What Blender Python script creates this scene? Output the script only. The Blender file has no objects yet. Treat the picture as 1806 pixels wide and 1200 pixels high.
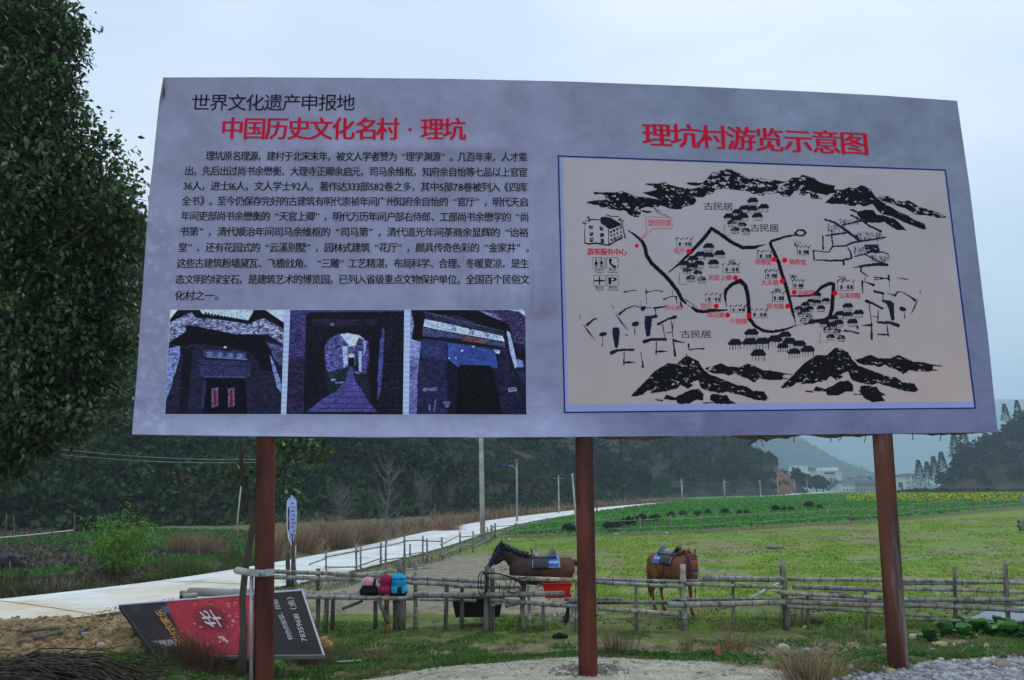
import bpy, bmesh, math, random
import numpy as np
from mathutils import Vector, Matrix
rnd = random.Random(7); RG = np.random.default_rng(11)
scene = bpy.context.scene; COL = scene.collection
# ------------------------------------------------------------------ camera
W, H, F = 1806.0, 1200.0, 1373.0
PITCH = math.atan((872 - 600) / F); ROLL = -0.007
CAMP = np.array([0.0, 0.0, 1.6])
_f = np.array([0, math.cos(PITCH), math.sin(PITCH)]); _u = np.array([0, -math.sin(PITCH), math.cos(PITCH)]); _r = np.array([1.0, 0, 0])
CR = math.cos(ROLL) * _r + math.sin(ROLL) * _u
CU = -math.sin(ROLL) * _r + math.cos(ROLL) * _u
cam = bpy.data.cameras.new('camera'); camo = bpy.data.objects.new('camera', cam); COL.objects.link(camo)
cam.lens = 36 * F / W; cam.sensor_width = 36; cam.sensor_fit = 'HORIZONTAL'; cam.clip_start = 0.1; cam.clip_end = 9000
M = Matrix.Identity(4)
for i in range(3):
    M[i][0] = CR[i]; M[i][1] = CU[i]; M[i][2] = -_f[i]; M[i][3] = CAMP[i]
camo.matrix_world = M; scene.camera = camo
# ------------------------------------------------------------------ world, sun, exposure
SUN_EL, SUN_AZ = math.radians(52), math.radians(28)      # azimuth measured from +Y towards +X
world = bpy.data.worlds.new('World'); scene.world = world; world.use_nodes = True
nt = world.node_tree; N = nt.nodes; L = nt.links; N.clear()
wo = N.new('ShaderNodeOutputWorld'); bg = N.new('ShaderNodeBackground'); bg.inputs['Strength'].default_value = 0.1
sky = N.new('ShaderNodeTexSky'); sky.sky_type = 'NISHITA'; sky.sun_disc = False
sky.sun_elevation = SUN_EL; sky.sun_rotation = SUN_AZ; sky.air_density = 1.2; sky.dust_density = 2.0
tc = N.new('ShaderNodeTexCoord'); mp = N.new('ShaderNodeMapping'); mp.inputs['Scale'].default_value = (1.0, 1.0, 2.6)
nz = N.new('ShaderNodeTexNoise'); nz.inputs['Scale'].default_value = 2.6; nz.inputs['Detail'].default_value = 5; nz.inputs['Roughness'].default_value = 0.45
nz.inputs['Distortion'].default_value = 0.4
cr = N.new('ShaderNodeValToRGB')
cr.color_ramp.elements[0].position = 0.36; cr.color_ramp.elements[0].color = (8.1, 9.7, 11.5, 1)
cr.color_ramp.elements[1].position = 0.66; cr.color_ramp.elements[1].color = (11.0, 11.7, 12.6, 1)
mx = N.new('ShaderNodeMixRGB'); mx.inputs[0].default_value = 0.88
L.new(tc.outputs['Generated'], mp.inputs[0]); L.new(mp.outputs[0], nz.inputs['Vector']); L.new(nz.outputs['Fac'], cr.inputs[0])
L.new(sky.outputs[0], mx.inputs[1]); L.new(cr.outputs[0], mx.inputs[2]); L.new(mx.outputs[0], bg.inputs[0]); L.new(bg.outputs[0], wo.inputs[0])
sl = bpy.data.lights.new('sun', 'SUN'); sl.energy = 1.1; sl.angle = math.radians(14); sl.color = (1.0, 0.95, 0.88)
so = bpy.data.objects.new('sun', sl); COL.objects.link(so)
_d = Vector((math.sin(SUN_AZ) * math.cos(SUN_EL), math.cos(SUN_AZ) * math.cos(SUN_EL), math.sin(SUN_EL)))
so.rotation_euler = _d.to_track_quat('Z', 'Y').to_euler(); so.location = (20, 40, 60)
vs = scene.view_settings; vs.view_transform = 'Standard'; vs.look = 'None'; vs.exposure = 0.0; vs.gamma = 1.0; vs.use_curve_mapping = False
try:
    scene.cycles.use_denoising = True; scene.cycles.volume_bounces = 3
except Exception: pass
# ------------------------------------------------------------------ geometry of the view -> places
def ray(px, py):
    return _f * F + CR * (px - W / 2) + CU * (H / 2 - py)
def P(px, py, Y):
    d = ray(px, py); return CAMP + d * ((Y - CAMP[1]) / d[1])
def to_px(V):
    V = np.asarray(V, float) - CAMP
    d = V @ _f; X = (V @ CR) / np.maximum(d, 1e-3) * F; Yv = (V @ CU) / np.maximum(d, 1e-3) * F
    return W / 2 + X, H / 2 - Yv, d
def sstep(a, b, x):
    t = np.clip((x - a) / (b - a), 0, 1); return t * t * (3 - 2 * t)
# value noise
_perm = RG.random((256, 256))
def vnoise(x, y, s=1.0):
    x = np.asarray(x, float) / s; y = np.asarray(y, float) / s
    xi = np.floor(x).astype(int); yi = np.floor(y).astype(int); fx = x - xi; fy = y - yi
    fx = fx * fx * (3 - 2 * fx); fy = fy * fy * (3 - 2 * fy)
    g = lambda a, b: _perm[a & 255, b & 255]
    return (g(xi, yi) * (1 - fx) + g(xi + 1, yi) * fx) * (1 - fy) + (g(xi, yi + 1) * (1 - fx) + g(xi + 1, yi + 1) * fx) * fy
def fbm(x, y, s=1.0, o=4):
    r = 0; a = 0.5; t = 0
    for i in range(o):
        r = r + a * vnoise(x + 37.3 * i, y - 17.1 * i, s); t += a; a *= 0.5; s *= 0.5
    return r / t
# road centreline (x, y, z, half width)
ROADC = np.array([(-22, 3.5, -.78, 2.3), (-15.5, 11.5, -.78, 2.3), (-11.6, 16.2, -.76, 2.3), (-8.4, 21.5, -.74, 2.15), (-6.6, 27.5, -.7, 2.0), (-4.9, 36.5, -.66, 1.95),
    (-3.1, 50, -.6, 1.95), (0.3, 67, -.5, 2.0), (6.5, 88, -.4, 2.0), (16, 113, -.22, 2.1), (29.5, 141, .05, 2.1), (48, 171, .40, 2.1),
    (75, 216, .95, 2.2), (111, 277, 1.6, 2.3), (140, 296, 1.75, 2.3), (175, 300, 2.0, 2.3), (240, 305, 2.2, 2.3)], float)
def catmull(P4, n=14):
    out = []
    for i in range(len(P4) - 1):
        p0 = P4[max(i - 1, 0)]; p1 = P4[i]; p2 = P4[i + 1]; p3 = P4[min(i + 2, len(P4) - 1)]
        for k in range(n):
            t = k / n
            out.append(0.5 * ((2 * p1) + (-p0 + p2) * t + (2 * p0 - 5 * p1 + 4 * p2 - p3) * t * t + (-p0 + 3 * p1 - 3 * p2 + p3) * t ** 3))
    out.append(P4[-1]); return np.array(out)
RS = catmull(ROADC)
def road_dist(x, y):
    x = np.atleast_1d(np.asarray(x, float)); y = np.atleast_1d(np.asarray(y, float))
    sh = x.shape; x = x.ravel(); y = y.ravel()
    best = np.full(len(x), 1e9); bz = np.zeros(len(x)); bs = np.zeros(len(x)); bw = np.zeros(len(x))
    for i in range(len(RS) - 1):
        a = RS[i]; b = RS[i + 1]; dx, dy = b[0] - a[0], b[1] - a[1]; l2 = dx * dx + dy * dy
        t = np.clip(((x - a[0]) * dx + (y - a[1]) * dy) / l2, 0, 1)
        ex = x - a[0] - t * dx; ey = y - a[1] - t * dy; d = np.hypot(ex, ey); m = d < best
        best[m] = d[m]; bz[m] = (a[2] + t * (b[2] - a[2]))[m]; bs[m] = np.sign(dx * ey - dy * ex)[m]; bw[m] = (a[3] + t * (b[3] - a[3]))[m]
    return best.reshape(sh), bz.reshape(sh), bs.reshape(sh), bw.reshape(sh)   # side +1 = left of travel (hill side)
def ground_raw(x, y):
    x = np.asarray(x, float); y = np.asarray(y, float)
    f = -0.9 + 0.0045 * np.clip(y - 16, 0, 420) + 0.0007 * np.clip(x, 0, 30) * np.clip(y - 16, 0, 30) + .0012 * np.clip(-x - 8, 0, 40)*np.clip(y-14,0,20)
    near = np.interp(x, [-9, -5, -3.4, -1.8, -0.6, 0.6, 2, 3.5, 6, 10], [-.5, -.36, -.33, -.24, -.06, .03, 0.0, .04, .06, .0])
    near = near + 0.05 * (fbm(x, y, 0.9, 4) - .5)
    t = sstep(7.3, 13.6, y + 0.5 * (vnoise(x, y, 2.0) - .5))
    z = near * (1 - t) + f * t
    z = z - 0.16 * np.exp(-((y - 9.6 - .25 * np.sin(x * 1.3)) / .45) ** 2) * sstep(-3.2, -2.2, x) * (0.45 + 0.55 * (np.abs(x - 1) > 1.6))
    z = z + 0.10 * np.exp(-((y - 10.7) / .5) ** 2) * sstep(-2.5, -1, x) * vnoise(x, y, 1.1)
    z = z + (0.05 * (fbm(x, y, 1.3, 4) - .5)) * np.clip(1 - (y - 16) / 60, 0.2, 1)
    # dirt bank on the left
    dm = sstep(-2.9, -4.0, x) * sstep(8.4, 10.5, y) * sstep(15.5, 13.2, y)
    z = z + dm * (0.52 + 0.45 * (fbm(x, y, 0.55, 5) - .5))
    # clods and rough ground on the paddock
    return z
def ground(x, y):
    z = ground_raw(x, y); d, rz, s, w = road_dist(x, y)
    t = sstep(w + 0.25, w + np.where(s > 0, 3.0, 0.7) + np.clip((np.asarray(y, float) - 60) / 40, 0, 2), d)
    r = (rz - 0.07) * (1 - t) + z * t
    return np.where(s > 0, r + .28 * np.exp(-((d - w - 1.6) / .7) ** 2) * np.clip((75 - np.asarray(y)) / 35, 0, 1), r)
def gz(x, y):
    return float(ground(np.array([x]), np.array([y]))[0])
def gp(px, py, y0=5.5, y1=700):
    d = ray(px, py); ts = np.geomspace(y0, y1, 900) / d[1]
    pts = CAMP + d[None, :] * ts[:, None]; g = ground(pts[:, 0], pts[:, 1])
    k = np.where(pts[:, 2] < g)[0]
    if len(k) == 0: return pts[-1]
    i = k[0]
    if i == 0: p = pts[0].copy()
    else:
        a = pts[i - 1][2] - g[i - 1]; b = g[i] - pts[i][2]; q = a / (a + b + 1e-9); p = pts[i - 1] + (pts[i] - pts[i - 1]) * q
    p[2] = gz(p[0], p[1]); return p
# ------------------------------------------------------------------ helpers: objects
def link(o, parent=None):
    COL.objects.link(o)
    if parent is not None:
        o.parent = parent
        o.matrix_parent_inverse = parent.matrix_basis.inverted()
    return o
def setp(o, label=None, cat=None, group=None, kind=None):
    if label: o['label'] = label
    if cat: o['category'] = cat
    if group: o['group'] = group
    if kind: o['kind'] = kind
    return o
def empty(name, loc, label, cat, group=None):
    o = bpy.data.objects.new(name, None); o.location = loc; o.empty_display_size = .2; COL.objects.link(o)
    return setp(o, label, cat, group)
def npmesh(name, V, Fs, mat, parent=None, col=None, smooth=False, percorner=None):
    """V (n,3); Fs array (m,k) or list of arrays; col per-vertex rgb"""
    V = np.asarray(V, np.float32); Fl = [np.asarray(f, np.int32) for f in (Fs if isinstance(Fs, list) else [Fs]) if len(f)]
    me = bpy.data.meshes.new(name)
    if parent is not None:      # keep geometry local to the parent's base point
        pass
    me.vertices.add(len(V)); me.vertices.foreach_set('co', V.ravel())
    nl = sum(f.size for f in Fl); npoly = sum(len(f) for f in Fl)
    me.loops.add(nl); me.polygons.add(npoly)
    me.loops.foreach_set('vertex_index', np.concatenate([f.ravel() for f in Fl]))
    tot = np.concatenate([np.full(len(f), f.shape[1], np.int32) for f in Fl]); st = np.concatenate([[0], np.cumsum(tot)[:-1]]).astype(np.int32)
    me.polygons.foreach_set('loop_start', st); me.polygons.foreach_set('loop_total', tot)
    if smooth: me.polygons.foreach_set('use_smooth', np.ones(npoly, bool))
    me.update(calc_edges=True)
    if col is not None:
        ca = me.color_attributes.new('Col', 'FLOAT_COLOR', 'POINT')
        c4 = np.ones((len(V), 4), np.float32); c4[:, :3] = col; ca.data.foreach_set('color', c4.ravel())
    if isinstance(mat, (list, tuple)):
        for m in mat: me.materials.append(m)
    elif mat: me.materials.append(mat)
    o = bpy.data.objects.new(name, me)
    return link(o, parent)
class MB:
    def __init__(s): s.v = []; s.f = []; s.c = []; s.n = 0; s.col = None
    def add(s, V, Fc, col=None):
        V = [tuple(map(float, p)) for p in V]; s.v += V; s.f += [tuple(i + s.n for i in f) for f in Fc]; s.n += len(V)
        s.c += [tuple(col if col is not None else (s.col or (1, 1, 1)))] * len(V)
    def box(s, c, d, R=None, col=None, taper=1.0):
        c = np.array(c, float); h = np.array(d, float) / 2; V = []
        for z in (-1, 1):
            k = taper if z > 0 else 1
            for x, y in ((-1, -1), (1, -1), (1, 1), (-1, 1)): V.append(np.array([x * h[0] * k, y * h[1] * k, z * h[2]]))
        if R is not None: V = [np.array(R) @ v for v in V]
        s.add([c + v for v in V], [(0, 3, 2, 1), (4, 5, 6, 7), (0, 1, 5, 4), (1, 2, 6, 5), (2, 3, 7, 6), (3, 0, 4, 7)], col)
    def tube(s, pts, rad, n=8, cap=True, col=None, flat=1.0):
        pts = [np.array(p, float) for p in pts]
        if not hasattr(rad, '__len__'): rad = [rad] * len(pts)
        V = []; up = None
        for i, p in enumerate(pts):
            t = pts[min(i + 1, len(pts) - 1)] - pts[max(i - 1, 0)]; t = t / (np.linalg.norm(t) + 1e-9)
            if up is None:
                up = np.array([0, 0, 1.0]) if abs(t[2]) < .9 else np.array([0, 1.0, 0])
            a = np.cross(t, up); a /= np.linalg.norm(a) + 1e-9; b = np.cross(a, t); up = b
            for k in range(n):
                q = 2 * math.pi * k / n; V.append(p + rad[i] * (math.cos(q) * a + flat * math.sin(q) * b))
        Fc = []
        for i in range(len(pts) - 1):
            for k in range(n):
                k2 = (k + 1) % n; Fc.append((i * n + k, i * n + k2, (i + 1) * n + k2, (i + 1) * n + k))
        if cap: Fc.append(tuple(range(n))[::-1]); Fc.append(tuple((len(pts) - 1) * n + k for k in range(n)))
        s.add(V, Fc, col)
    def sphere(s, c, r, nu=8, nv=6, col=None, jit=0):
        r = np.array(r if hasattr(r, '__len__') else (r, r, r), float); V = [np.array([0, 0, -1.0])]
        for j in range(1, nv):
            t = math.pi * j / nv - math.pi / 2
            for i in range(nu):
                a = 2 * math.pi * i / nu; V.append(np.array([math.cos(a) * math.cos(t), math.sin(a) * math.cos(t), math.sin(t)]))
        V.append(np.array([0, 0, 1.0])); V = [v * (1 + jit * (rnd.random() - .5)) for v in V]; Fc = []
        for i in range(nu): Fc.append((0, 1 + (i + 1) % nu, 1 + i))
        for j in range(nv - 2):
            for i in range(nu):
                a = 1 + j * nu + i; b = 1 + j * nu + (i + 1) % nu; Fc.append((a, b, b + nu, a + nu))
        e = 1 + (nv - 1) * nu
        for i in range(nu): Fc.append((e - nu + i, e - nu + (i + 1) % nu, e))
        s.add([np.array(c) + v * r for v in V], Fc, col)
    def build(s, name, mat, parent=None, smooth=False):
        me = bpy.data.meshes.new(name); me.from_pydata(s.v, [], s.f); me.update()
        if smooth:
            me.polygons.foreach_set('use_smooth', np.ones(len(me.polygons), bool))
        ca = me.color_attributes.new('Col', 'FLOAT_COLOR', 'POINT'); c4 = np.ones((len(s.v), 4), np.float32); c4[:, :3] = s.c
        ca.data.foreach_set('color', c4.ravel()); me.materials.append(mat)
        return link(bpy.data.objects.new(name, me), parent)
def bevel(o, w, seg=1):
    m = o.modifiers.new('bevel', 'BEVEL'); m.width = w; m.segments = seg; m.limit_method = 'ANGLE'; return o
def lin(r, g=None, b=None, k=1.0):
    if g is None: r, g, b = r
    f = lambda c: ((c / 255 + 0.055) / 1.055) ** 2.4 if c > 10 else c / 255 / 12.92
    return (f(r) * k, f(g) * k, f(b) * k)
# ------------------------------------------------------------------ materials
def mat(name, color=(.5, .5, .5), rough=.8, var=.25, scale=6., bump=.15, bscale=None, metal=0, attr=False, stretch=None, spec=.15,
        c2=None, c2scale=3., c2lo=.45, c2hi=.6, detail=6, transl=0., dist=.02, coat=0.):
    m = bpy.data.materials.new(name); m.use_nodes = True; t = m.node_tree; n = t.nodes; l = t.links
    b = n['Principled BSDF']; b.inputs['Roughness'].default_value = rough; b.inputs['Metallic'].default_value = metal
    b.inputs['Specular IOR Level'].default_value = spec
    tc = n.new('ShaderNodeTexCoord'); mp = n.new('ShaderNodeMapping'); l.new(tc.outputs['Object'], mp.inputs[0])
    if stretch: mp.inputs['Scale'].default_value = stretch
    nz = n.new('ShaderNodeTexNoise'); nz.inputs['Scale'].default_value = scale; nz.inputs['Detail'].default_value = detail; l.new(mp.outputs[0], nz.inputs['Vector'])
    if attr:
        a = n.new('ShaderNodeVertexColor'); a.layer_name = 'Col'; base = a.outputs[0]
    else:
        rgb = n.new('ShaderNodeRGB'); rgb.outputs[0].default_value = (*color, 1); base = rgb.outputs[0]
    if c2 is not None:
        n2 = n.new('ShaderNodeTexNoise'); n2.inputs['Scale'].default_value = c2scale; n2.inputs['Detail'].default_value = 8; n2.inputs['Roughness'].default_value = .65
        l.new(mp.outputs[0], n2.inputs['Vector'])
        r = n.new('ShaderNodeMapRange'); r.inputs[1].default_value = c2lo; r.inputs[2].default_value = c2hi; l.new(n2.outputs['Fac'], r.inputs[0])
        mx = n.new('ShaderNodeMixRGB'); l.new(r.outputs[0], mx.inputs[0]); l.new(base, mx.inputs[1]); mx.inputs[2].default_value = (*c2, 1); base = mx.outputs[0]
    r = n.new('ShaderNodeMapRange'); r.inputs[1].default_value = .25; r.inputs[2].default_value = .75; r.inputs[3].default_value = 1 - var; r.inputs[4].default_value = 1 + var
    l.new(nz.outputs['Fac'], r.inputs[0]); mu = n.new('ShaderNodeVectorMath'); mu.operation = 'SCALE'; l.new(base, mu.inputs[0]); l.new(r.outputs[0], mu.inputs['Scale'])
    l.new(mu.outputs[0], b.inputs['Base Color'])
    if bump:
        nb = nz
        if bscale:
            nb = n.new('ShaderNodeTexNoise'); nb.inputs['Scale'].default_value = bscale; nb.inputs['Detail'].default_value = 6; l.new(mp.outputs[0], nb.inputs['Vector'])
        bp = n.new('ShaderNodeBump'); bp.inputs['Strength'].default_value = bump; bp.inputs['Distance'].default_value = dist
        l.new(nb.outputs['Fac'], bp.inputs['Height']); l.new(bp.outputs[0], b.inputs['Normal'])
    if transl:
        tr = n.new('ShaderNodeBsdfTranslucent'); l.new(mu.outputs[0], tr.inputs[0]); ms = n.new('ShaderNodeMixShader'); ms.inputs[0].default_value = transl
        l.new(b.outputs[0], ms.inputs[1]); l.new(tr.outputs[0], ms.inputs[2]); l.new(ms.outputs[0], n['Material Output'].inputs[0])
    return m
MT = {}
MT['leaf'] = mat('leaf', attr=True, rough=.40, var=.25, scale=3, bump=0, spec=.45, transl=.18)
MT['blade'] = mat('grass_blade', attr=True, rough=.6, var=.2, scale=2, bump=0, spec=.08, transl=.2)
MT['farleaf'] = mat('hill_foliage', attr=True, rough=.8, var=.35, scale=.12, bump=0, spec=.04)
MT['bark'] = mat('bark', (.075, .065, .05), .9, .35, 14, .6, stretch=(1, 1, .25))
MT['bare'] = mat('pale_bark', (.16, .15, .14), .9, .3, 14, .3)
MT['bamboo'] = mat('weathered_bamboo', attr=True, rough=.6, var=.4, scale=9, bump=.25, bscale=30, c2=(.10, .10, .095), c2scale=5, c2lo=.5, c2hi=.68, dist=.008)
MT['wood'] = mat('weathered_wood', attr=True, rough=.85, var=.4, scale=16, bump=.5, stretch=(1, 1, .15), c2=(.07, .065, .055), c2scale=12)
MT['rust'] = mat('rusted_steel', (.125, .034, .023), .75, .65, 5, .35, bscale=40, c2=(.045, .022, .018), c2scale=3.2, c2lo=.42, c2hi=.62, stretch=(1, 1, .22), dist=.004)
MT['rustgrey'] = mat('rusted_steel_with_flaking_paint', (.105, .040, .026), .75, .65, 5, .35, bscale=40, c2=(.17, .17, .17), c2scale=4.5, c2lo=.57, c2hi=.70, stretch=(1.6, 1.6, .16), dist=.004)
MT['galv'] = mat('galvanised_steel', (.32, .34, .36), .45, .2, 20, .05, metal=.6)
MT['conc'] = mat('pale_concrete', (.46, .47, .46), .85, .15, 3, .2, bscale=30, c2=(.33, .33, .32), c2scale=1.2)
MT['black'] = mat('black_plastic', (.012, .012, .013), .5, .3, 6, .1)
MT['gen'] = mat('painted_surface', attr=True, rough=.6, var=.12, scale=5, bump=.05)
MT['fabric'] = mat('bag_fabric', attr=True, rough=.8, var=.22, scale=9, bump=.5, bscale=14, dist=.02)
MT['rock'] = mat('stone', attr=True, rough=.9, var=.35, scale=12, bump=.6, bscale=25)
MT['print'] = mat('vinyl_print', attr=True, rough=.5, var=.05, scale=2.0, bump=.12, bscale=7., spec=.10, dist=.02)
MT['ink'] = mat('print_ink', attr=True, rough=.6, var=.08, scale=20, bump=0, spec=.03)
# ------------------------------------------------------------------ hills
def poly_inside(px, py, poly):
    px = np.asarray(px, float); py = np.asarray(py, float); r = np.zeros(px.shape, bool); n = len(poly)
    for i in range(n):
        x1, y1 = poly[i]; x2, y2 = poly[(i + 1) % n]
        if y1 == y2: continue
        c = ((y1 > py) != (y2 > py)) & (px < (x2 - x1) * (py - y1) / (y2 - y1) + x1); r ^= c
    return r
def poly_dist(px, py, poly, closed=True):
    px = np.asarray(px, float); py = np.asarray(py, float); best = np.full(px.shape, 1e9); n = len(poly)
    for i in range(n if closed else n - 1):
        x1, y1 = poly[i]; x2, y2 = poly[(i + 1) % n]; dx, dy = x2 - x1, y2 - y1
        t = np.clip(((px - x1) * dx + (py - y1) * dy) / (dx * dx + dy * dy + 1e-9), 0, 1)
        best = np.minimum(best, np.hypot(px - x1 - t * dx, py - y1 - t * dy))
    return best
HA = [(-170, 34), (-60, 40), (-29, 48), (-15, 76), (2, 116), (20, 156), (43, 196), (66, 226), (83, 240), (99, 262), (104, 300), (70, 420), (-300, 420), (-300, 34)]
HB = [(138, 262), (152, 238), (176, 222), (260, 196), (460, 190), (460, 520), (288, 520), (186, 340)]
def hillA(x, y):
    ins = poly_inside(x, y, HA); d = np.where(ins, poly_dist(x, y, HA[:12], False), -poly_dist(x, y, HA))
    sl = np.interp(x, [-60, 0, 60, 100], [.60, .52, .60, .95])
    h = sl * np.clip(d + 5 * (fbm(x, y, 26, 3) - .5), -3, 95) - 0.0
    terr = 0.5 * np.sin(h * 2.4)
    return ground_raw(x, y) + np.where(d > 0, h + 6 * (fbm(x, y, 30, 4) - .5) * np.clip(d / 25, 0, 1) + terr * np.clip(d / 8, 0, 1), -1.5)
def hillB(x, y):
    ins = poly_inside(x, y, HB); d = np.where(ins, poly_dist(x, y, HB[:5] + [HB[5]], False), -poly_dist(x, y, HB)); d2 = np.where(ins, poly_dist(x, y, HB), d)
    h = .62 * np.clip(d2 + 5 * (fbm(x, y, 30, 3) - .5), -3, 120)
    return ground_raw(np.clip(x, -1e9, 90), y) + 1.2 + np.where(d2 > 0, h + 5 * (fbm(x, y, 24, 4) - .5) * np.clip(d2 / 25, 0, 1), -2.5)
def gridmesh(name, x0, x1, y0, y1, nx, ny, hf, m, colf=None, keep=None):
    xs = np.linspace(x0, x1, nx); ys = np.linspace(y0, y1, ny); X, Y = np.meshgrid(xs, ys); Z = hf(X, Y)
    V = np.stack([X.ravel(), Y.ravel(), Z.ravel()], 1); i = np.arange((nx - 1) * (ny - 1)); r = i // (nx - 1); c = i % (nx - 1); a = r * nx + c
    Fc = np.stack([a, a + 1, a + nx + 1, a + nx], 1)
    if keep is not None:
        k = keep(X, Y).ravel(); Fc = Fc[k[Fc].any(1)]
    o = npmesh(name, V, Fc, m, col=colf(X.ravel(), Y.ravel(), Z.ravel()) if colf else None, smooth=True); o['kind'] = 'structure'; return o
MT['hill'] = mat('hill_earth', attr=True, rough=.95, var=.35, scale=.35, bump=.6, bscale=.9, dist=.5)
def colA(x, y, z):
    px, py, d = to_px(np.stack([x, y, z], 1))
    c = np.tile(np.array([.020, .031, .016]), (len(x), 1)); n = fbm(x, y, 7, 4); c = c + (n[:, None] > .58) * np.array([.014, .010, .006])
    red = (np.hypot((px - 1384) / 22, (py - 850) / 30) < 1) | (np.hypot((px - 1338) / 26, (py - 787) / 22) < 1) | (np.hypot((px - 300) / 40, (py - 800) / 25) < 0)
    red &= (d > 150)
    c[red] = [.17, .085, .06]; br = (fbm(x + 150, y, 9, 3) > .64) & ~red; c[br] = [.062, .048, .032]; return c
gridmesh('hill_with_tea_terraces', -300, 112, 30, 430, 300, 300, hillA, MT['hill'], colA, lambda X, Y: poly_inside(X, Y, HA) | (poly_dist(X, Y, HA) < 5))
def colB(x, y, z):
    px, py, d = to_px(np.stack([x, y, z], 1)); c = np.tile(np.array([.026, .040, .022]), (len(x), 1))
    c[fbm(x, y, 12, 4) > .58] = [.08, .06, .04]; red = (np.hypot((px - 1745) / 45, (py - 826) / 9) < 1) & (d < 320); c[red] = [.075, .05, .042]; return c
gridmesh('hill_with_conifers', 120, 465, 185, 525, 200, 180, hillB, MT['hill'], colB, lambda X, Y: poly_inside(X, Y, HB) | (poly_dist(X, Y, HB) < 6))
def hillC(x, y): return 108 * np.exp(-(((x - 400) / 168) ** 2 + ((y - 1400) / 195) ** 2) ** 1.2) + 14 * (fbm(x, y, 65, 4) - .5) - 4
gridmesh('wooded_hill', 40, 740, 1120, 1730, 130, 90, hillC, MT['hill'], lambda x, y, z: np.tile([.02, .032, .022], (len(x), 1)))
def hillD(x, y):
    px = W / 2 + x / y * F
    e = np.interp(px, [600, 1300, 1350, 1400, 1470, 1600, 1700, 1760, 1810, 2000, 2600], [60, 88, 92, 110, 150, 172, 165, 163, 168, 140, 80])
    return e / F * 2750 * np.exp(-((y - 2850) / 370) ** 2) * (1 + .22 * (fbm(x, y, 190, 4) - .5)) + .5
gridmesh('far_mountain', -1500, 4900, 2050, 3650, 280, 80, hillD, MT['hill'], lambda x, y, z: np.tile([.02, .03, .022], (len(x), 1)))
def hillE(x, y):
    return 62 * np.exp(-((x - 620) / 240) ** 2 - ((y - 1050) / 130) ** 2) * (1 + .3 * (fbm(x, y, 60, 4) - .5))
# ------------------------------------------------------------------ ground sheet
def axis(a, b, near0, near1, s0, grow):
    out = [near0]; s = s0
    v = near0
    while v < near1: v += s0; out.append(v)
    s = s0
    while v < b: s *= grow; v += s; out.append(v)
    v = near0; s = s0; lo = []
    while v > a: s *= grow; v -= s; lo.append(v)
    return np.array(lo[::-1] + out)
gx = axis(-2500, 5200, -9, 9, .085, 1.045); gy = axis(-60, 3800, 6.6, 15.5, .06, 1.018)
X, Y = np.meshgrid(gx, gy); Z = ground(X, Y)
hA = hillA(X, Y); hB = hillB(X, Y)
Z = np.where((Y > 420), 1.2 + 0 * Z, Z)
V = np.stack([X.ravel(), Y.ravel(), Z.ravel()], 1)
ny, nx = X.shape; i = np.arange((nx - 1) * (ny - 1)); r = i // (nx - 1); c = i % (nx - 1); a = r * nx + c
gpx, gpy, gd = to_px(V)
front = V[:, 1] > 4
x_, y_ = V[:, 0], V[:, 1]
rd, rz, rs, rw = road_dist(x_, y_)
nA = fbm(x_, y_, 1.6, 5); nB = fbm(x_ + 90, y_, .35, 4); nC = fbm(x_, y_ + 50, 6, 4)
qx = gpx + 40 * (fbm(x_, y_ + 9, .8, 4) - .5); qy = gpy + 14 * (fbm(x_ + 33, y_, .8, 4) - .5)
c_grassN = np.array([.055, .115, .022]); c_field = np.array([.155, .225, .030]); c_crop = np.array([.07, .25, .045]); c_sand = np.array([.23, .205, .16])
c_dirt = np.array([.27, .195, .105]); c_grav = np.array([.36, .345, .275]); c_mud = np.array([.085, .07, .05]); c_straw = np.array([.20, .165, .11])
cc = np.tile(c_field, (len(V), 1))
def put(mask, col, k=1.0):
    m = (mask * k)[:, None] if mask.dtype != bool else (mask.astype(float) * k)[:, None]
    global cc
    cc = cc * (1 - m) + np.array(col) * m
put(np.clip((nA - .52) * 7, 0, 1) * (y_ < 60), [.20, .17, .11], .75)          # bare worn patches in the pasture
put(np.clip((nC - .50) * 6, 0, 1), [.12, .25, .025], .6)
# paddock sand
PS = [(555, 1030), (640, 1002), (860, 978), (905, 985), (1010, 1045), (1010, 1086), (555, 1086)]
put(front & poly_inside(qx, qy, PS) , c_sand, .92)
put(front & poly_inside(qx, qy, [(880, 1060), (1300, 1068), (1420, 1080), (1420, 1096), (880, 1094)]), c_sand, .5)
for e in [(1345, 968, 75, 6), (1290, 978, 60, 4), (1700, 975, 90, 7), (1250, 1005, 60, 6), (1560, 985, 60, 4), (1480, 950, 90, 4), (1600, 1030, 60, 5)]:
    put(front & (np.hypot((qx - e[0]) / e[1], (qy - e[1 + 0] * 0 - e[1]) / e[3]) < 1) if False else front & (np.hypot((qx - e[0]) / e[2], (qy - e[1]) / e[3]) < 1), [.22, .19, .13], .7)
FENCE2 = [(866, 945), (964, 943), (1072, 941), (1182, 937), (1289, 932), (1421, 923), (1534, 918), (1635, 909), (1718, 901), (1806, 893)]
fy = np.interp(gpx, [p[0] for p in FENCE2], [p[1] for p in FENCE2])
crop = front & (gpy < fy - 1) & (gpx > 858) & (gpx < 4000) & (y_ > 25)
put(crop, c_crop); put(crop & (nC > .52), [.07, .24, .04], .6)
put(front & (np.abs(gpy - fy - 2.5) < 3.5) & (gpx > 865) & (y_ < 200), c_mud, .75)
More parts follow.
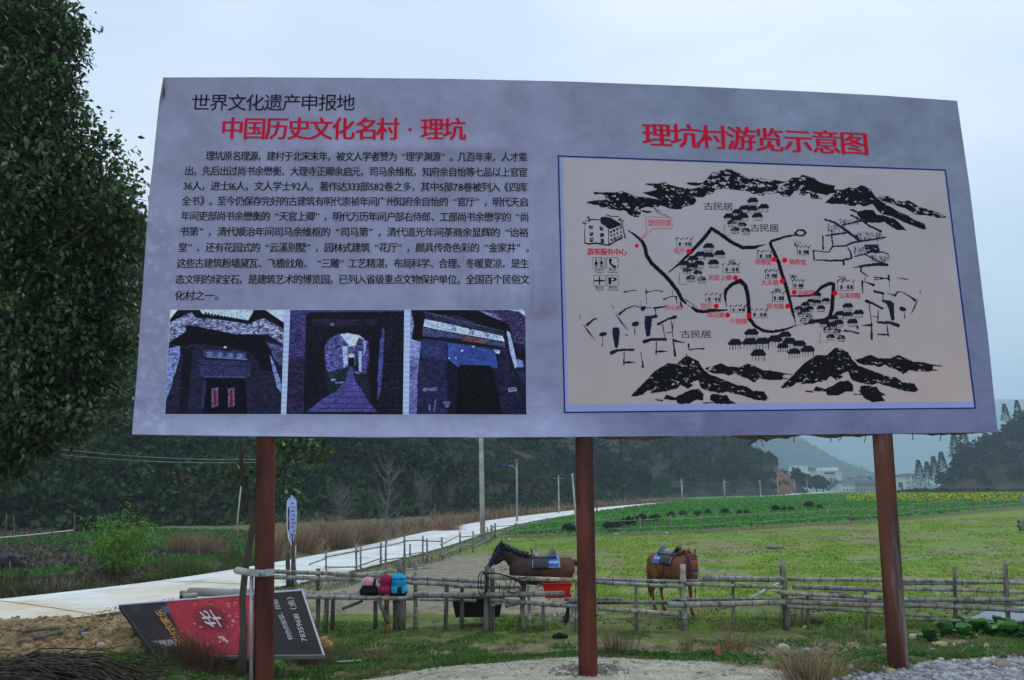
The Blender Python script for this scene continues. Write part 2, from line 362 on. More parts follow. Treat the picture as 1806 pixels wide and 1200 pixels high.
# rapeseed ground stays green; left farmland across the road
lf = (rs > 0) & (rd > rw + 2.2) & (x_ < 5) & (y_ < 130)
put(lf, [.10, .125, .05]); put(lf & front & (gpx < 175) & (qy > 928) & (qy < 1010), [.10, .095, .075]); put(lf & front & (gpx > 130) & (gpx < 700) & (qy > 935) & (qy < 985), [.07, .20, .035], .8)
put(lf & (nC > .56), [.13, .11, .07], .6)
put((rs > 0) & (rd < rw + 2.6), [.10, .10, .06])
put((rs < 0) & (rd < rw + 1.3) & (y_ > 15), [.17, .16, .12], .7)
# foreground
put((y_ < 18.5) & front & ~poly_inside(qx, qy, PS) & (rs < 0), [.085, .135, .028], .6); put((y_ < 18.5) & front & (nB > .56) & (rs < 0), c_mud, .5)
nearm = y_ < 14.2 + 1.5 * (nB - .5)
put(nearm & (nA < .53), c_grassN, .9); put(nearm & (nA >= .50), c_straw, .75); put(nearm & (nB > .60), c_mud, .5)
put(nearm & (np.abs(y_ - 9.6 - .25 * np.sin(x_ * 1.3)) < .42) & (x_ > -2.6) & (np.abs(x_ - 1.2) > 1.3), c_mud, .9)
GM = [(470, 1260), (560, 1203), (640, 1188), (800, 1172), (900, 1160), (1040, 1155), (1130, 1156), (1220, 1163), (1330, 1178), (1420, 1184), (1480, 1200), (1480, 1400), (300, 1400)]
grv = front & poly_inside(qx, qy, GM) & (y_ < 9.2)
put(grv, c_grav, .95)
put(front & poly_inside(qx, qy, [(1480, 1300), (1500, 1196), (1600, 1180), (1640, 1165), (1806, 1160), (2100, 1150), (2200, 1300)]) & (y_ < 9.5), [.26, .27, .29], .95)
put(front & (np.hypot((qx - 1700) / 130, (qy - 1147) / 12) < 1) & (y_ < 11), [.20, .17, .12], .9)
dirt = (x_ < -2.3) & (y_ > 7.3) & (rd > rw - .1) & (rs < 0) & poly_inside(qx, qy, [(-900, 1000), (310, 1040), (345, 1100), (290, 1150), (200, 1152), (-900, 1230)])
put(dirt, c_dirt, .95)
put(y_ < 5.5, c_grav)
MT['ground'] = mat('ground', attr=True, rough=.95, var=.38, scale=5, bump=.5, bscale=16, detail=10, dist=.03, c2=(.125, .115, .06), c2scale=1.7, c2lo=.54, c2hi=.80)
g = npmesh('ground', V, np.stack([a, a + 1, a + nx + 1, a + nx], 1), MT['ground'], col=np.clip(cc * (0.86 + .28 * nB[:, None]), 0, 1), smooth=True)
g['kind'] = 'structure'
# ------------------------------------------------------------------ road: concrete slab
MT['road'] = mat('road_concrete', attr=True, rough=.85, var=.10, scale=1.6, bump=.12, bscale=25, c2=(.36, .33, .27), c2scale=.7, c2lo=.5, c2hi=.75)
MT['road_side'] = mat('road_edge_concrete', (.21, .205, .185), .9, .35, 4, .5, c2=(.10, .11, .07), c2scale=3)
R2 = catmull(ROADC, 18); Tn = np.gradient(R2[:, :2], axis=0); Tn /= np.linalg.norm(Tn, axis=1)[:, None]; Nn = np.stack([-Tn[:, 1], Tn[:, 0]], 1)
nc = 13; V = []; CC = []
for i, p in enumerate(R2):
    for k in range(nc):
        u = -1 + 2 * k / (nc - 1); q = p[:2] + Nn[i] * u * p[3]; V.append((q[0], q[1], p[2] + .02 * (1 - u * u)))
        du = fbm(q[0], q[1], 1.8, 3); w = np.clip(.45 - u * .7 + (du - .5) * 2.4, 0, 1) * np.clip((27 - p[1]) / 9, 0, 1)
        CC.append((1 - .10 * (math.exp(-((abs(u) - .42) / .13) ** 2)) * (.6 + .8 * fbm(q[0], q[1], .9, 2))) * np.array([.66, .70, .70]) * (1 - w) + np.array([.60, .51, .35]) * w)
m_ = len(R2); i = np.arange((m_ - 1) * (nc - 1)); r = i // (nc - 1); c = i % (nc - 1); a = r * nc + c
o = npmesh('road', V, np.stack([a, a + 1, a + nc + 1, a + nc], 1)[:, ::-1], MT['road'], col=np.array(CC), smooth=True); o['kind'] = 'structure'
V = []; Fc = []; acc = 0.0
for i in range(1, m_):
    acc += np.linalg.norm(R2[i, :2] - R2[i - 1, :2])
    if acc > 4.5 and R2[i, 1] < 150:
        acc = 0; p = R2[i]; b0 = len(V)
        for s_ in np.linspace(-.98, .98, 9):
            q = p[:2] + Nn[i] * s_ * p[3]; jz = .006 * math.sin(s_ * 9 + i); z_ = p[2] + .02 * (1 - s_ * s_) + .004
            for e_ in (-.028, .028): V.append((q[0] + Tn[i, 0] * (e_ + jz), q[1] + Tn[i, 1] * (e_ + jz), z_))
        for k in range(8): Fc.append((b0 + 2 * k, b0 + 2 * k + 1, b0 + 2 * k + 3, b0 + 2 * k + 2))
o = npmesh('road_joint', V, np.array(Fc), MT['road_side']); o['kind'] = 'structure'
V = []; Fc = []
for side in (-1, 1):
    b0 = len(V)
    for i, p in enumerate(R2):
        q = p[:2] + Nn[i] * side * (p[3] + .004); q2 = p[:2] + Nn[i] * side * (p[3] + .02); V += [(q[0], q[1], p[2] - .002), (q2[0], q2[1], p[2] - .45)]
    for i in range(m_ - 1): Fc.append((b0 + 2 * i, b0 + 2 * i + 1, b0 + 2 * i + 3, b0 + 2 * i + 2))
o = npmesh('road_kerb_edge', V, np.array(Fc), MT['road_side']); o['kind'] = 'structure'
# ------------------------------------------------------------------ haze
hz = MB(); hz.box((1500, 2025, 204), (9400, 4350, 416))
mh = bpy.data.materials.new('haze_air'); mh.use_nodes = True; mh.node_tree.nodes.clear()
vo = mh.node_tree.nodes.new('ShaderNodeVolumePrincipled'); vo.inputs['Color'].default_value = (.64, .80, 1.0, 1); vo.inputs['Density'].default_value = .00056; vo.inputs['Anisotropy'].default_value = .1
mo = mh.node_tree.nodes.new('ShaderNodeOutputMaterial'); mh.node_tree.links.new(vo.outputs[0], mo.inputs['Volume'])
ho = hz.build('haze', mh); ho['kind'] = 'stuff'; ho['label'] = 'thin blue valley haze that fades the far mountains'; ho.color = (1, 1, 1, .1)
# ------------------------------------------------------------------ foliage engines
def rot_rand(n):
    z = RG.random(n) * 2 - 1; t = RG.random(n) * 2 * np.pi; r = np.sqrt(1 - z * z); return np.stack([r * np.cos(t), r * np.sin(t), z], 1)
def leafcards(C, L_, Wd, D=None, fold=.25, Nrm=None):
    """leaves: base points C, length, width arrays, direction D; returns V (4n), F"""
    n = len(C)
    D = rot_rand(n) if D is None else D / (np.linalg.norm(D, axis=1)[:, None] + 1e-9)
    S = np.cross(D, rot_rand(n) if Nrm is None else Nrm); S /= np.linalg.norm(S, axis=1)[:, None] + 1e-9; U = np.cross(S, D)
    L_ = np.broadcast_to(L_, (n,))[:, None]; Wd = np.broadcast_to(Wd, (n,))[:, None]
    a = C; b = C + D * L_ * .45 + S * Wd * .5 + U * Wd * fold; c = C + D * L_; d = C + D * L_ * .45 - S * Wd * .5 + U * Wd * fold
    V = np.stack([a, b, c, d], 1).reshape(-1, 3); i = np.arange(n) * 4
    Fc = np.concatenate([np.stack([i, i + 1, i + 2], 1), np.stack([i, i + 2, i + 3], 1)]); return V, Fc
def colors(n, base, v=.3, rep=4, hue=.12):
    base = np.array(base); k = 1 + v * (RG.random((n, 1)) * 2 - 1); h = 1 + hue * (RG.random((n, 3)) * 2 - 1); return np.repeat(base * k * h, rep, 0)
def blades(C, h, w, lean=.5, base=(.06, .13, .03), v=.35, out=None):
    n = len(C); t = RG.random(n) * 2 * np.pi; s = np.stack([np.cos(t), np.sin(t), 0 * t], 1); t2 = RG.random(n) * 2 * np.pi
    ld = np.stack([np.cos(t2), np.sin(t2), 0 * t2], 1) * (lean * RG.random(n))[:, None]; h = np.broadcast_to(h, (n,))[:, None]; w = np.broadcast_to(w, (n,))[:, None]
    if out is not None: ld = ld * .5 + out
    up = np.array([0, 0, 1.0]); a = C - s * w / 2; b = C + s * w / 2; m1 = C + (up + ld * .5) * h * .6 - s * w * .35; m2 = C + (up + ld * .5) * h * .6 + s * w * .35; tip = C + (up * .95 + ld * 1.3) * h
    V = np.stack([a, b, m2, m1, tip], 1).reshape(-1, 3); i = np.arange(n) * 5
    q = np.stack([i, i + 1, i + 2, i + 3], 1); t3 = np.stack([i + 3, i + 2, i + 4], 1); return V, [q, t3], colors(n, base, v, 5)
def scatter(n, y0, y1, pxm=120, pw=1.0, pxr=None):
    u = RG.random(n); y = (y0 ** pw + u * (y1 ** pw - y0 ** pw)) ** (1 / pw) if pw else y0 * (y1 / y0) ** u
    a, b = pxr if pxr else (-pxm, W + pxm); px = a + RG.random(n) * (b - a); x = (px - W / 2) / F * y; return x, y
def onground(x, y): return np.stack([x, y, ground(x, y)], 1)
# near grass, tufted
x, y = scatter(230000, 7.2, 16.6, 150, .6); C = onground(x, y); px, py, d = to_px(C)
n1 = fbm(x, y, 1.6, 5); rdv = road_dist(x, y)
qx = px + 40 * (fbm(x, y + 9, .8, 4) - .5); qy = py + 14 * (fbm(x + 33, y, .8, 4) - .5)
keep = (fbm(x, y, .5, 3) + .28 * (n1 < .52) - .12 * fbm(x + 7, y, .15, 2) > .545) & ~(poly_inside(qx, qy, GM) & (y < 9.2)) & ~poly_inside(qx, qy, PS) & (rdv[0] > rdv[3] + .1)
keep &= ~poly_inside(qx, qy, [(-900, 1000), (300, 1040), (325, 1100), (280, 1140), (200, 1150), (-900, 1190)])
keep &= ~poly_inside(qx, qy, [(1480, 1300), (1500, 1196), (1600, 1180), (1640, 1165), (1806, 1160), (2100, 1150), (2200, 1300)])
C = C[keep]; h = .012 + .05 * fbm(C[:, 0], C[:, 1], .4, 3) ** 1.5 + .03 * RG.random(len(C)); Vb, Fb, cb = blades(C, h, .007 + .005 * RG.random(len(C)), 1.4, (.065, .165, .025), .5)
dry = fbm(C[:, 0] + 5, C[:, 1], .7, 3) > .53; cb.reshape(-1, 5, 3)[dry & (RG.random(len(C)) < .6)] = [.20, .17, .10]
o = npmesh('short_grass', Vb, Fb, MT['blade'], col=cb); setp(o, 'short green grass growing in front of the bamboo fence', 'grass', kind='stuff')
# pasture grass inside the fence
x, y = scatter(85000, 15.2, 52, 60, .4, (860, 1880)); C = onground(x, y); px, py, d = to_px(C); fy = np.interp(px, [p[0] for p in FENCE2], [p[1] for p in FENCE2])
k = (py > fy + 2) & (fbm(x, y, 1.6, 5) < .56) & (fbm(x, y, .6, 3) > .44) & ~poly_inside(px, py, PS); C = C[k]
Vb, Fb, cb = blades(C, .04 + .05 * RG.random(len(C)), .012 + C[:, 1] * .0004, 1.1, (.21, .34, .045), .4)
o = npmesh('pasture_grass', Vb, Fb, MT['blade'], col=cb); setp(o, 'cropped yellow-green pasture grass behind the horses', 'grass', kind='stuff')
# crop beyond the far fence
x, y = scatter(90000, 36, 230, 60, -.4, (800, 1900)); C = onground(x, y); px, py, d = to_px(C); fy = np.interp(px, [p[0] for p in FENCE2], [p[1] for p in FENCE2])
rdv = road_dist(x, y); k = (py < fy - 1) & (px > 862) & ((rdv[2] < 0)) & (rdv[0] > rdv[3] + .8); C = C[k]; rd_ = rdv[0][k]
s = .05 + C[:, 1] * .0022; Vb, Fb = leafcards(C, s * 1.3, s, D=rot_rand(len(C)) * np.array([1, 1, .4]) + np.array([0, 0, .8]))
band = fbm(C[:, 0] * .3, C[:, 1], 14, 3) > .5
cb = colors(len(C), (.085, .27, .050), .4); cb.reshape(-1, 4, 3)[band & (RG.random(len(C)) < .7)] *= np.array([1.35, 1.1, 1.1])
o = npmesh('green_crop', Vb, Fb, MT['blade'], col=cb); setp(o, 'bright green young crop between the far fence and the road', 'crop', kind='stuff')
# rapeseed in flower
x, y = scatter(60000, 80, 190, 0, 1, (1480, 2000)); C = onground(x, y); px, py, d = to_px(C); k = (py < 888) & (py > 874) & (fbm(x, y, 10, 3) > .40) & (RG.random(len(x)) < np.clip((px - 1480) / 110, 0, 1)); C = C[k]
C[:, 2] += .3 + .5 * RG.random(len(C)); Vb, Fb = leafcards(C, .30, .24); cb = colors(len(C), (.48, .50, .03), .3); cb.reshape(-1, 4, 3)[RG.random(len(C)) < .35] = [.06, .17, .03]
o = npmesh('rapeseed_flowers', Vb, Fb, MT['blade'], col=cb); setp(o, 'yellow strip of flowering rapeseed at the far edge of the green field', 'flowers', kind='stuff')
# ------------------------------------------------------------------ hillside vegetation
def clumps(P0, R0, n, ls, base, v=.35, flat=.75, dark=.5):
    """bushy volumes at P0 with radius R0, n leaf cards each"""
    m = len(P0); R_ = np.repeat(R0, n); D = rot_rand(m * n); D[:, 2] = np.abs(D[:, 2]) * 1.0 - .15
    r = (.72 + .28 * RG.random(m * n)); lump = 1 + .16 * np.sin(D[:, 0] * 5 + np.repeat(RG.random(m) * 6, n)) * np.cos(D[:, 1] * 4 + np.repeat(RG.random(m) * 6, n))
    C = np.repeat(P0, n, 0) + D * (R_ * r * lump)[:, None] * np.array([1, 1, flat]); sz = np.repeat(ls, n) if hasattr(ls, '__len__') else ls
    Dd = D + .9 * rot_rand(m * n); Vb, Fb = leafcards(C, sz * 1.3, sz, D=Dd, Nrm=D + .5 * rot_rand(m * n))
    cb = np.repeat(np.asarray(base) * (1 + v * (RG.random((m, 1)) * 2 - 1)) if np.ndim(base) == 1 else base, n, 0) * (1 + .3 * (RG.random((m * n, 1)) * 2 - 1))
    return Vb, Fb, np.repeat(cb, 4, 0)
def cat(parts):
    V = []; Fs = []; Cs = []; o = 0
    for v, f, c in parts: V.append(v); Fs.append(f + o); Cs.append(c); o += len(v)
    return np.concatenate(V), np.concatenate(Fs), np.concatenate(Cs)
def hillpts(n, hf, poly, bx, edge=1.0):
    x = bx[0] + RG.random(n) * (bx[1] - bx[0]); y = bx[2] + RG.random(n) * (bx[3] - bx[2]); k = poly_inside(x, y, poly) & (poly_dist(x, y, poly) > edge); x, y = x[k], y[k]
    z = hf(x, y); C = np.stack([x, y, z], 1); px, py, d = to_px(C); k = (px > -60) & (px < W + 60) & (py > -20) & (py < 960); return C[k]
# tea bushes in terraces on the lower slope
C = hillpts(26000, hillA, HA, (-90, 105, 36, 300), 1.2); C = np.concatenate([C, hillpts(26000, hillA, HA, (-60, 60, 36, 200), 1.0)]); dd = poly_dist(C[:, 0], C[:, 1], HA[:12], False)
ph = np.sin(dd * 2 * np.pi / 2.3 + 3 * fbm(C[:, 0], C[:, 1], 18, 2) * 2); k = ((ph > -.5) | (dd < 9)) & (dd < 44 + 16 * (fbm(C[:, 0], C[:, 1], 30, 2) - .5)) & (fbm(C[:, 0] + 150, C[:, 1], 9, 3) < .62) & (RG.random(len(C)) < np.clip((75 / C[:, 1]) ** 1.6, 0, 1))
C = C[k]; C = C[RG.permutation(len(C))[:4200]]; R_ = .65 + .5 * RG.random(len(C)); C[:, 2] += .15
p1 = clumps(C, R_, 22, .34 + C[:, 1] * .0016, (.032, .068, .026), .45, .72)
o = npmesh('tea_bushes', p1[0], p1[1], MT['farleaf'], col=p1[2]); setp(o, 'rows of dark tea bushes terraced up the near hillside', 'tea bushes', kind='stuff')
# undergrowth between the bushes
C = hillpts(60000, hillA, HA, (-95, 105, 36, 300), .2); C = C[RG.random(len(C)) < np.clip((70 / C[:, 1]) ** 1.5, 0, 1)][:16000]; Vb, Fb = leafcards(C + np.array([0, 0, .1]), .55 + C[:, 1] * .002, .30, D=rot_rand(len(C)) + np.array([0, 0, .7])); cb = colors(len(C), (.030, .045, .022), .5); cb.reshape(-1, 4, 3)[RG.random(len(C)) < .22] = [.06, .045, .03]
o = npmesh('undergrowth', Vb, Fb, MT['farleaf'], col=cb); setp(o, 'dark undergrowth filling the ground between the tea bushes', 'undergrowth', kind='stuff')
# bushes crowding the foot of the hill
q = RG.random(1500) * 3.999 + 1; j = q.astype(int); f_ = (q - j)[:, None]; A_ = np.array(HA, float); pq = A_[j] * (1 - f_) + A_[j + 1] * f_; tn = A_[j + 1] - A_[j]; tn /= np.linalg.norm(tn, axis=1)[:, None]; of = (RG.random(1500) * 15 - 4)[:, None]; pq = pq + np.stack([-tn[:, 1], tn[:, 0]], 1) * of
C = np.stack([pq[:, 0], pq[:, 1], np.maximum(hillA(pq[:, 0], pq[:, 1]), ground(pq[:, 0], pq[:, 1]))], 1); v, f, c_ = clumps(C, .55 + .6 * RG.random(len(C)), 24, .36 + C[:, 1] * .001, (.032, .062, .026), .5, .7)
o = npmesh('foothill_bushes', v, f, MT['farleaf'], col=c_); setp(o, 'dark bushes crowding the foot of the left hill', 'bushes', kind='stuff')
# woods above
C = hillpts(9000, hillA, HA, (-260, 105, 50, 330), 3); dd = poly_dist(C[:, 0], C[:, 1], HA[:12], False); px, py, d = to_px(C)
red = (np.hypot((px - 1384) / 20, (py - 850) / 30) < 1) | (np.hypot((px - 338 - 1000) / 22, (py - 790) / 18) < 1)
k = ((dd > 40 + 18 * (fbm(C[:, 0], C[:, 1], 30, 2) - .5)) | (C[:, 0] > 38 + 10 * fbm(C[:, 0], C[:, 1], 9, 2)) | (fbm(C[:, 0], C[:, 1], 20, 3) > .64)) & ~red
C = C[k]; C = C[RG.permutation(len(C))[:2300]]; hh = 2.8 + 3.2 * RG.random(len(C)); hh *= np.where(C[:, 0] > 38, .7, 1.0)
parts = []
for f, rr, n in ((.35, .42, 26), (.62, .36, 24), (.9, .2, 14)):
    Q = C.copy(); Q[:, 2] += hh * f; parts.append(clumps(Q, hh * rr, n, .55 + C[:, 1] * .0022, (.022, .046, .020), .4, 1.0))
v, f, c_ = cat(parts)
o = npmesh('hillside_wood', v, f, MT['farleaf'], col=c_); setp(o, 'dark evergreen wood covering the top and far end of the left hill', 'wood', kind='stuff')
# light scrub patches, browner
C = hillpts(9000, hillA, HA, (-90, 105, 36, 300), .3); k = fbm(C[:, 0] + 150, C[:, 1], 9, 3) > .58; C = C[k][:900]
p1 = clumps(C, .5 + .5 * RG.random(len(C)), 16, .35 + C[:, 1] * .001, (.075, .06, .038), .35, .8); o = npmesh('dry_scrub', p1[0], p1[1], MT['farleaf'], col=p1[2]); setp(o, 'brown dry scrub in patches between the tea terraces', 'scrub', kind='stuff')
# right hill woods
C = hillpts(5200, hillB, HB, (125, 460, 190, 460), 2); C = C[RG.permutation(len(C))[:1500]]; px, py, d = to_px(C)
hh = np.where(fbm(C[:, 0], C[:, 1], 14, 3) > .47, 6.5, 2.2) * (.7 + .6 * RG.random(len(C))); hh = np.where(py > 838, hh * .45, hh)
parts = []
for f, rr, n in ((.25, .40, 20), (.55, .30, 18), (.85, .16, 12)):
    Q = C.copy(); Q[:, 2] += hh * f; parts.append(clumps(Q, hh * rr, n, 1.15, (.018, .034, .020), .4, 1.0))
v, f, c_ = cat(parts); o = npmesh('wooded_slope', v, f, MT['farleaf'], col=c_); setp(o, 'dark conifer wood on the slope at the right edge', 'wood', kind='stuff')
# mid hill wood
C = hillpts(5200, hillC, [(40, 1120), (740, 1120), (740, 1730), (40, 1730)], (195, 650, 1160, 1510), 0); C = C[C[:, 2] > .5]
C = C[RG.permutation(len(C))[:2600]]; p1 = clumps(C + np.array([0, 0, 4.0]), 6.8 + 3.8 * RG.random(len(C)), 12, 6.0, (.022, .038, .025), .4, 1.0); o = npmesh('distant_wood', p1[0], p1[1], MT['farleaf'], col=p1[2]); setp(o, 'hazy wood on the round hill behind the white village', 'wood', kind='stuff')
# field hedges at the foot of the right hill
xs = RG.random(420); C = np.stack([95 + xs * 75, 175 + 22 * RG.random(420) + 10 * np.sin(xs * 9), 0 * xs], 1); C[:, 2] = ground(C[:, 0], C[:, 1]); p1 = clumps(C, 1.0 + 1.1 * RG.random(420), 22, .75, (.035, .062, .026), .4, .8)
o = npmesh('field_edge_scrub', p1[0], p1[1], MT['farleaf'], col=p1[2]); setp(o, 'belt of low green scrub between the rapeseed and the right hill', 'scrub', kind='stuff')
# ================================================================== BILLBOARD
BYAW = .071; BO = np.array([-3.357, 6.9, 2.148]); BU = np.array([math.cos(BYAW), math.sin(BYAW), 0]); BN = np.array([math.sin(BYAW), -math.cos(BYAW), 0])  # BN towards the viewer
def B(px, py, off=0.0):
    px = np.asarray(px, float); py = np.asarray(py, float); d = _f * F + CR * (px - W / 2)[..., None] + CU * (H / 2 - py)[..., None]
    t = ((BO - CAMP) @ BN) / (d @ BN); return CAMP + d * t[..., None] + BN * np.asarray(off, float)[..., None]
board = empty('billboard', (0.1, 7.15, 0), 'large weathered tourist billboard on three rusty posts showing Chinese village text and an ink map', 'billboard')
# outline in photograph coordinates (slightly bowed top and bottom edges)
def edge(pts, n):
    pts = np.array(pts, float); t = np.concatenate([[0], np.cumsum(np.hypot(*np.diff(pts, axis=0).T))]); s = np.linspace(0, t[-1], n); return np.stack([np.interp(s, t, pts[:, 0]), np.interp(s, t, pts[:, 1])], 1)
NU, NV = 420, 180
top = edge([(288, 137), (450, 136.5), (620, 137.5), (800, 139.5), (1000, 144), (1200, 151.5), (1400, 160.5), (1550, 168.5), (1688, 178)], NU)
bot = edge([(233, 766), (450, 769.5), (640, 771), (900, 771.5), (1100, 770), (1300, 768), (1500, 765.5), (1650, 764), (1760, 762)], NU)
lf_ = edge([(288, 137), (281, 178), (276, 225), (270, 285), (264, 335), (262, 360), (256, 440), (252, 505), (247, 570), (243, 640), (238, 700), (233, 766)], NV)
rt_ = edge([(1688, 178), (1699, 254), (1710, 330), (1721, 420), (1733, 520), (1742, 590), (1751, 680), (1760, 762)], NV)
u = np.linspace(0, 1, NU)[None, :, None]; v = np.linspace(0, 1, NV)[:, None, None]
PX = (1 - v) * top[None] + v * bot[None] + (1 - u) * lf_[:, None] + u * rt_[:, None] - ((1 - u) * (1 - v) * top[0] + u * (1 - v) * top[-1] + (1 - u) * v * bot[0] + u * v * bot[-1])
gx_, gy_ = PX[..., 0], PX[..., 1]
ed = np.minimum.reduce([np.broadcast_to(u[..., 0] * 8, gx_.shape), np.broadcast_to((1 - u[..., 0]) * 8, gx_.shape), np.broadcast_to(v[..., 0] * 3.4, gx_.shape), np.broadcast_to((1 - v[..., 0]) * 3.4, gx_.shape)])
wr = .0016 * np.sin(gx_ * .035 + 3 * fbm(gx_, gy_, 120, 3)) * fbm(gx_, gy_, 160, 3)
edgew = np.exp(-ed / .22)
wr = wr + edgew * .010 * (fbm(gx_ * 1.0, gy_ * .25, 22, 3) - .5) * (gy_ < 420) + edgew * .012 * (fbm(gx_ * .35, gy_, 16, 3) - .5) * (gy_ > 300)
wr = wr + .0022 * np.sin(gy_ * .55) * np.exp(-((gx_ - 505 + (gy_ - 640) * .03) / 26) ** 2) * (gy_ > 545) + .0016 * np.sin(gy_ * .6) * np.exp(-((gx_ - 718) / 24) ** 2) * (gy_ > 545) + .0016 * np.sin(gy_ * .6) * np.exp(-((gx_ - 935) / 22) ** 2) * (gy_ > 545)
wr = wr + .004 * (fbm(gx_ + gy_ * .8, gx_ * .2 - gy_ * .2, 18, 3) - .5) * np.clip((gx_ - 950) / 100, 0, 1) * np.exp(-((gy_ - 240) / 90) ** 2)
cr_ = 0
for k_ in range(46):
    rs_ = np.random.RandomState(k_ + 5); x0_ = rs_.uniform(260, 1730); y0_ = rs_.choice([rs_.uniform(140, 270), rs_.uniform(690, 765), rs_.uniform(300, 740)], p=[.45, .35, .2]); an_ = rs_.uniform(.5, 2.6); ln_ = rs_.uniform(18, 75); ca_, sa_ = math.cos(an_), math.sin(an_); al_ = (gx_ - x0_) * ca_ + (gy_ - y0_) * sa_; pe_ = -(gx_ - x0_) * sa_ + (gy_ - y0_) * ca_ + al_ ** 2 * rs_.uniform(-.002, .002); cr_ = cr_ + rs_.uniform(.0012, .0035) * np.exp(-(al_ / ln_) ** 2) * (np.exp(-(pe_ / 2.6) ** 2) - .5 * np.exp(-((pe_ - 5) / 4) ** 2))
wr = np.clip(wr + np.clip(cr_, -.003, .003), -.004, .0018)
# a fold of cloth standing out at the upper left corner
dep = 0.0 + .035 * np.exp(-((gx_ - 283) / 10) ** 2 - ((gy_ - 160) / 26) ** 2) * -1
VB = B(gx_, gy_, wr)
VB = VB + BN * dep[..., None]
def L3(a): return np.array(lin(*a))
def ramp(t, stops):
    t = np.asarray(t); xs = [s[0] for s in stops]; cs = np.array([lin(*s[1]) for s in stops]); return np.stack([np.interp(t, xs, cs[:, k]) for k in range(3)], -1)
PK = 1.55    # print reflectance / photographed brightness on the shaded face
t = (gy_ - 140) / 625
c1 = ramp(t, [(0, (117, 119, 142)), (.35, (119, 121, 145)), (.75, (120, 121, 147)), (.93, (122, 124, 154)), (1, (142, 147, 178))])  # lighter lilac bottom: partly gloss and ground light painted into the colour
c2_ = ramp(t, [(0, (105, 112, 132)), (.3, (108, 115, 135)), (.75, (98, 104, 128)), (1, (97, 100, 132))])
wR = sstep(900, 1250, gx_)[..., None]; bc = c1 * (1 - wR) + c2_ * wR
# faded picture of houses printed behind the words
n1 = fbm(gx_, gy_, 60, 5); n2 = fbm(gx_ + 500, gy_, 14, 4); pic = (n1 - .5) * .55 + (n2 - .5) * .22
def soft(poly, s=6):
    ins = poly_inside(gx_, gy_, poly); d = poly_dist(gx_, gy_, poly); return np.where(ins, np.clip(.5 + d / s / 2, 0, 1), np.clip(.5 - d / s / 2, 0, 1))
pic = pic + .20 * soft([(500, 245), (905, 235), (900, 262), (520, 262)]) - .18 * soft([(640, 262), (890, 262), (880, 278), (660, 276)])
for (x0, x1, y0, y1, k) in [(560, 640, 290, 340, -.12), (700, 760, 285, 420, .12), (812, 830, 290, 500, -.14), (880, 935, 330, 470, .14), (930, 990, 455, 560, -.18), (905, 930, 440, 520, .18),
        (650, 700, 430, 540, .10), (760, 800, 430, 540, .12), (930, 985, 290, 420, .16), (940, 990, 600, 620, -.15), (930, 990, 655, 662, .2), (900, 1000, 640, 650, .12), (520, 545, 400, 520, -.1), (985, 1000, 300, 700, .1)]:
    pic = pic + k * soft([(x0, y0), (x1, y0), (x1, y1), (x0, y1)], 8)
pic = pic + .14 * (np.sin(gx_ * .30) > .2) * soft([(800, 430), (960, 440), (960, 545), (800, 545)], 10) * .6
pic = pic + .30 * np.clip((fbm(gx_ * .35, gy_, 9, 3) - .56) * 7, 0, 1) * (np.exp(-((gx_ - 1235) / 60) ** 2) + .6 * np.exp(-((gx_ - 940) / 30) ** 2)) * (gy_ > 690)
leftleaf = np.clip((fbm(gx_, gy_, 11, 3) - .52) * 6, 0, 1) * np.clip((330 - gx_) / 40, 0, 1) * np.clip((gy_ - 330) / 60, 0, 1)
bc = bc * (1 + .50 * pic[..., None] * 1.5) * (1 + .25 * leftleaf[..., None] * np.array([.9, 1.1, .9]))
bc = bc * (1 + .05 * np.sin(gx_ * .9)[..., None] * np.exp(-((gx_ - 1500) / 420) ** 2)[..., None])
i = np.arange((NU - 1) * (NV - 1)); r = i // (NU - 1); c = i % (NU - 1); a = r * NU + c
MT['banner'] = mat('banner_vinyl', attr=True, rough=.5, var=.07, scale=2.4, bump=.75, bscale=3.4, spec=.16, dist=.05)
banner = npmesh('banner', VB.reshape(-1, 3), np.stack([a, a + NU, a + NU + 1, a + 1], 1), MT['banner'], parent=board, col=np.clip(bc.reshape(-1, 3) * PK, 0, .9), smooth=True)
banner['label'] = 'lilac grey vinyl face with a faded village picture'
# folded edges of the cloth round the frame, and the frame itself behind
TH = .11
fold = MB()
def strip(pts, col, inset=0.004, back=TH, jag=0):
    Vs = []; n = len(pts)
    for k, (x, y) in enumerate(pts):
        Vs.append(B(x, y, 0.0)); Vs.append(B(x, y, -back * (1 - jag * rnd.random())) + np.array([0, 0, -.03 * jag * rnd.random()]))
    fold.add(Vs, [(2 * k, 2 * k + 1, 2 * k + 3, 2 * k + 2) for k in range(n - 1)], col)
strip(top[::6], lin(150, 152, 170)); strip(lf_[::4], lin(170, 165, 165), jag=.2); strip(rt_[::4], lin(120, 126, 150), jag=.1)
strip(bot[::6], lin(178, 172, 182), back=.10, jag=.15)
fo = fold.build('cloth_edge', MT['gen'], board)
def bbeam(p0, p1, w, d, off, name='frame_tube', m='rust'):
    a = B(*p0, off); b = B(*p1, off); dz = (b - a); Ln = np.linalg.norm(dz); z = dz / Ln; x = BN; y = np.cross(z, x); R = np.stack([x, y, z], 1); mb = MB(); mb.box((a + b) / 2, (d, w, Ln), R); return bevel(mb.build(name, MT[m], board), .004)
bbeam((292, 144), (1683, 184), .05, .05, -.05); bbeam((240, 760), (1752, 757), .05, .05, -.05); bbeam((292, 150), (242, 752), .05, .05, -.05); bbeam((1683, 190), (1752, 750), .05, .05, -.05)
bbeam((262, 450), (1718, 460), .04, .04, -.06)
for xt, xb in ((530, 515), (770, 768), (1020, 1030), (1240, 1265), (1460, 1500)): bbeam((xt, 152 + max(0, xt - 900) * .036), (xb, 750), .04, .04, -.055)
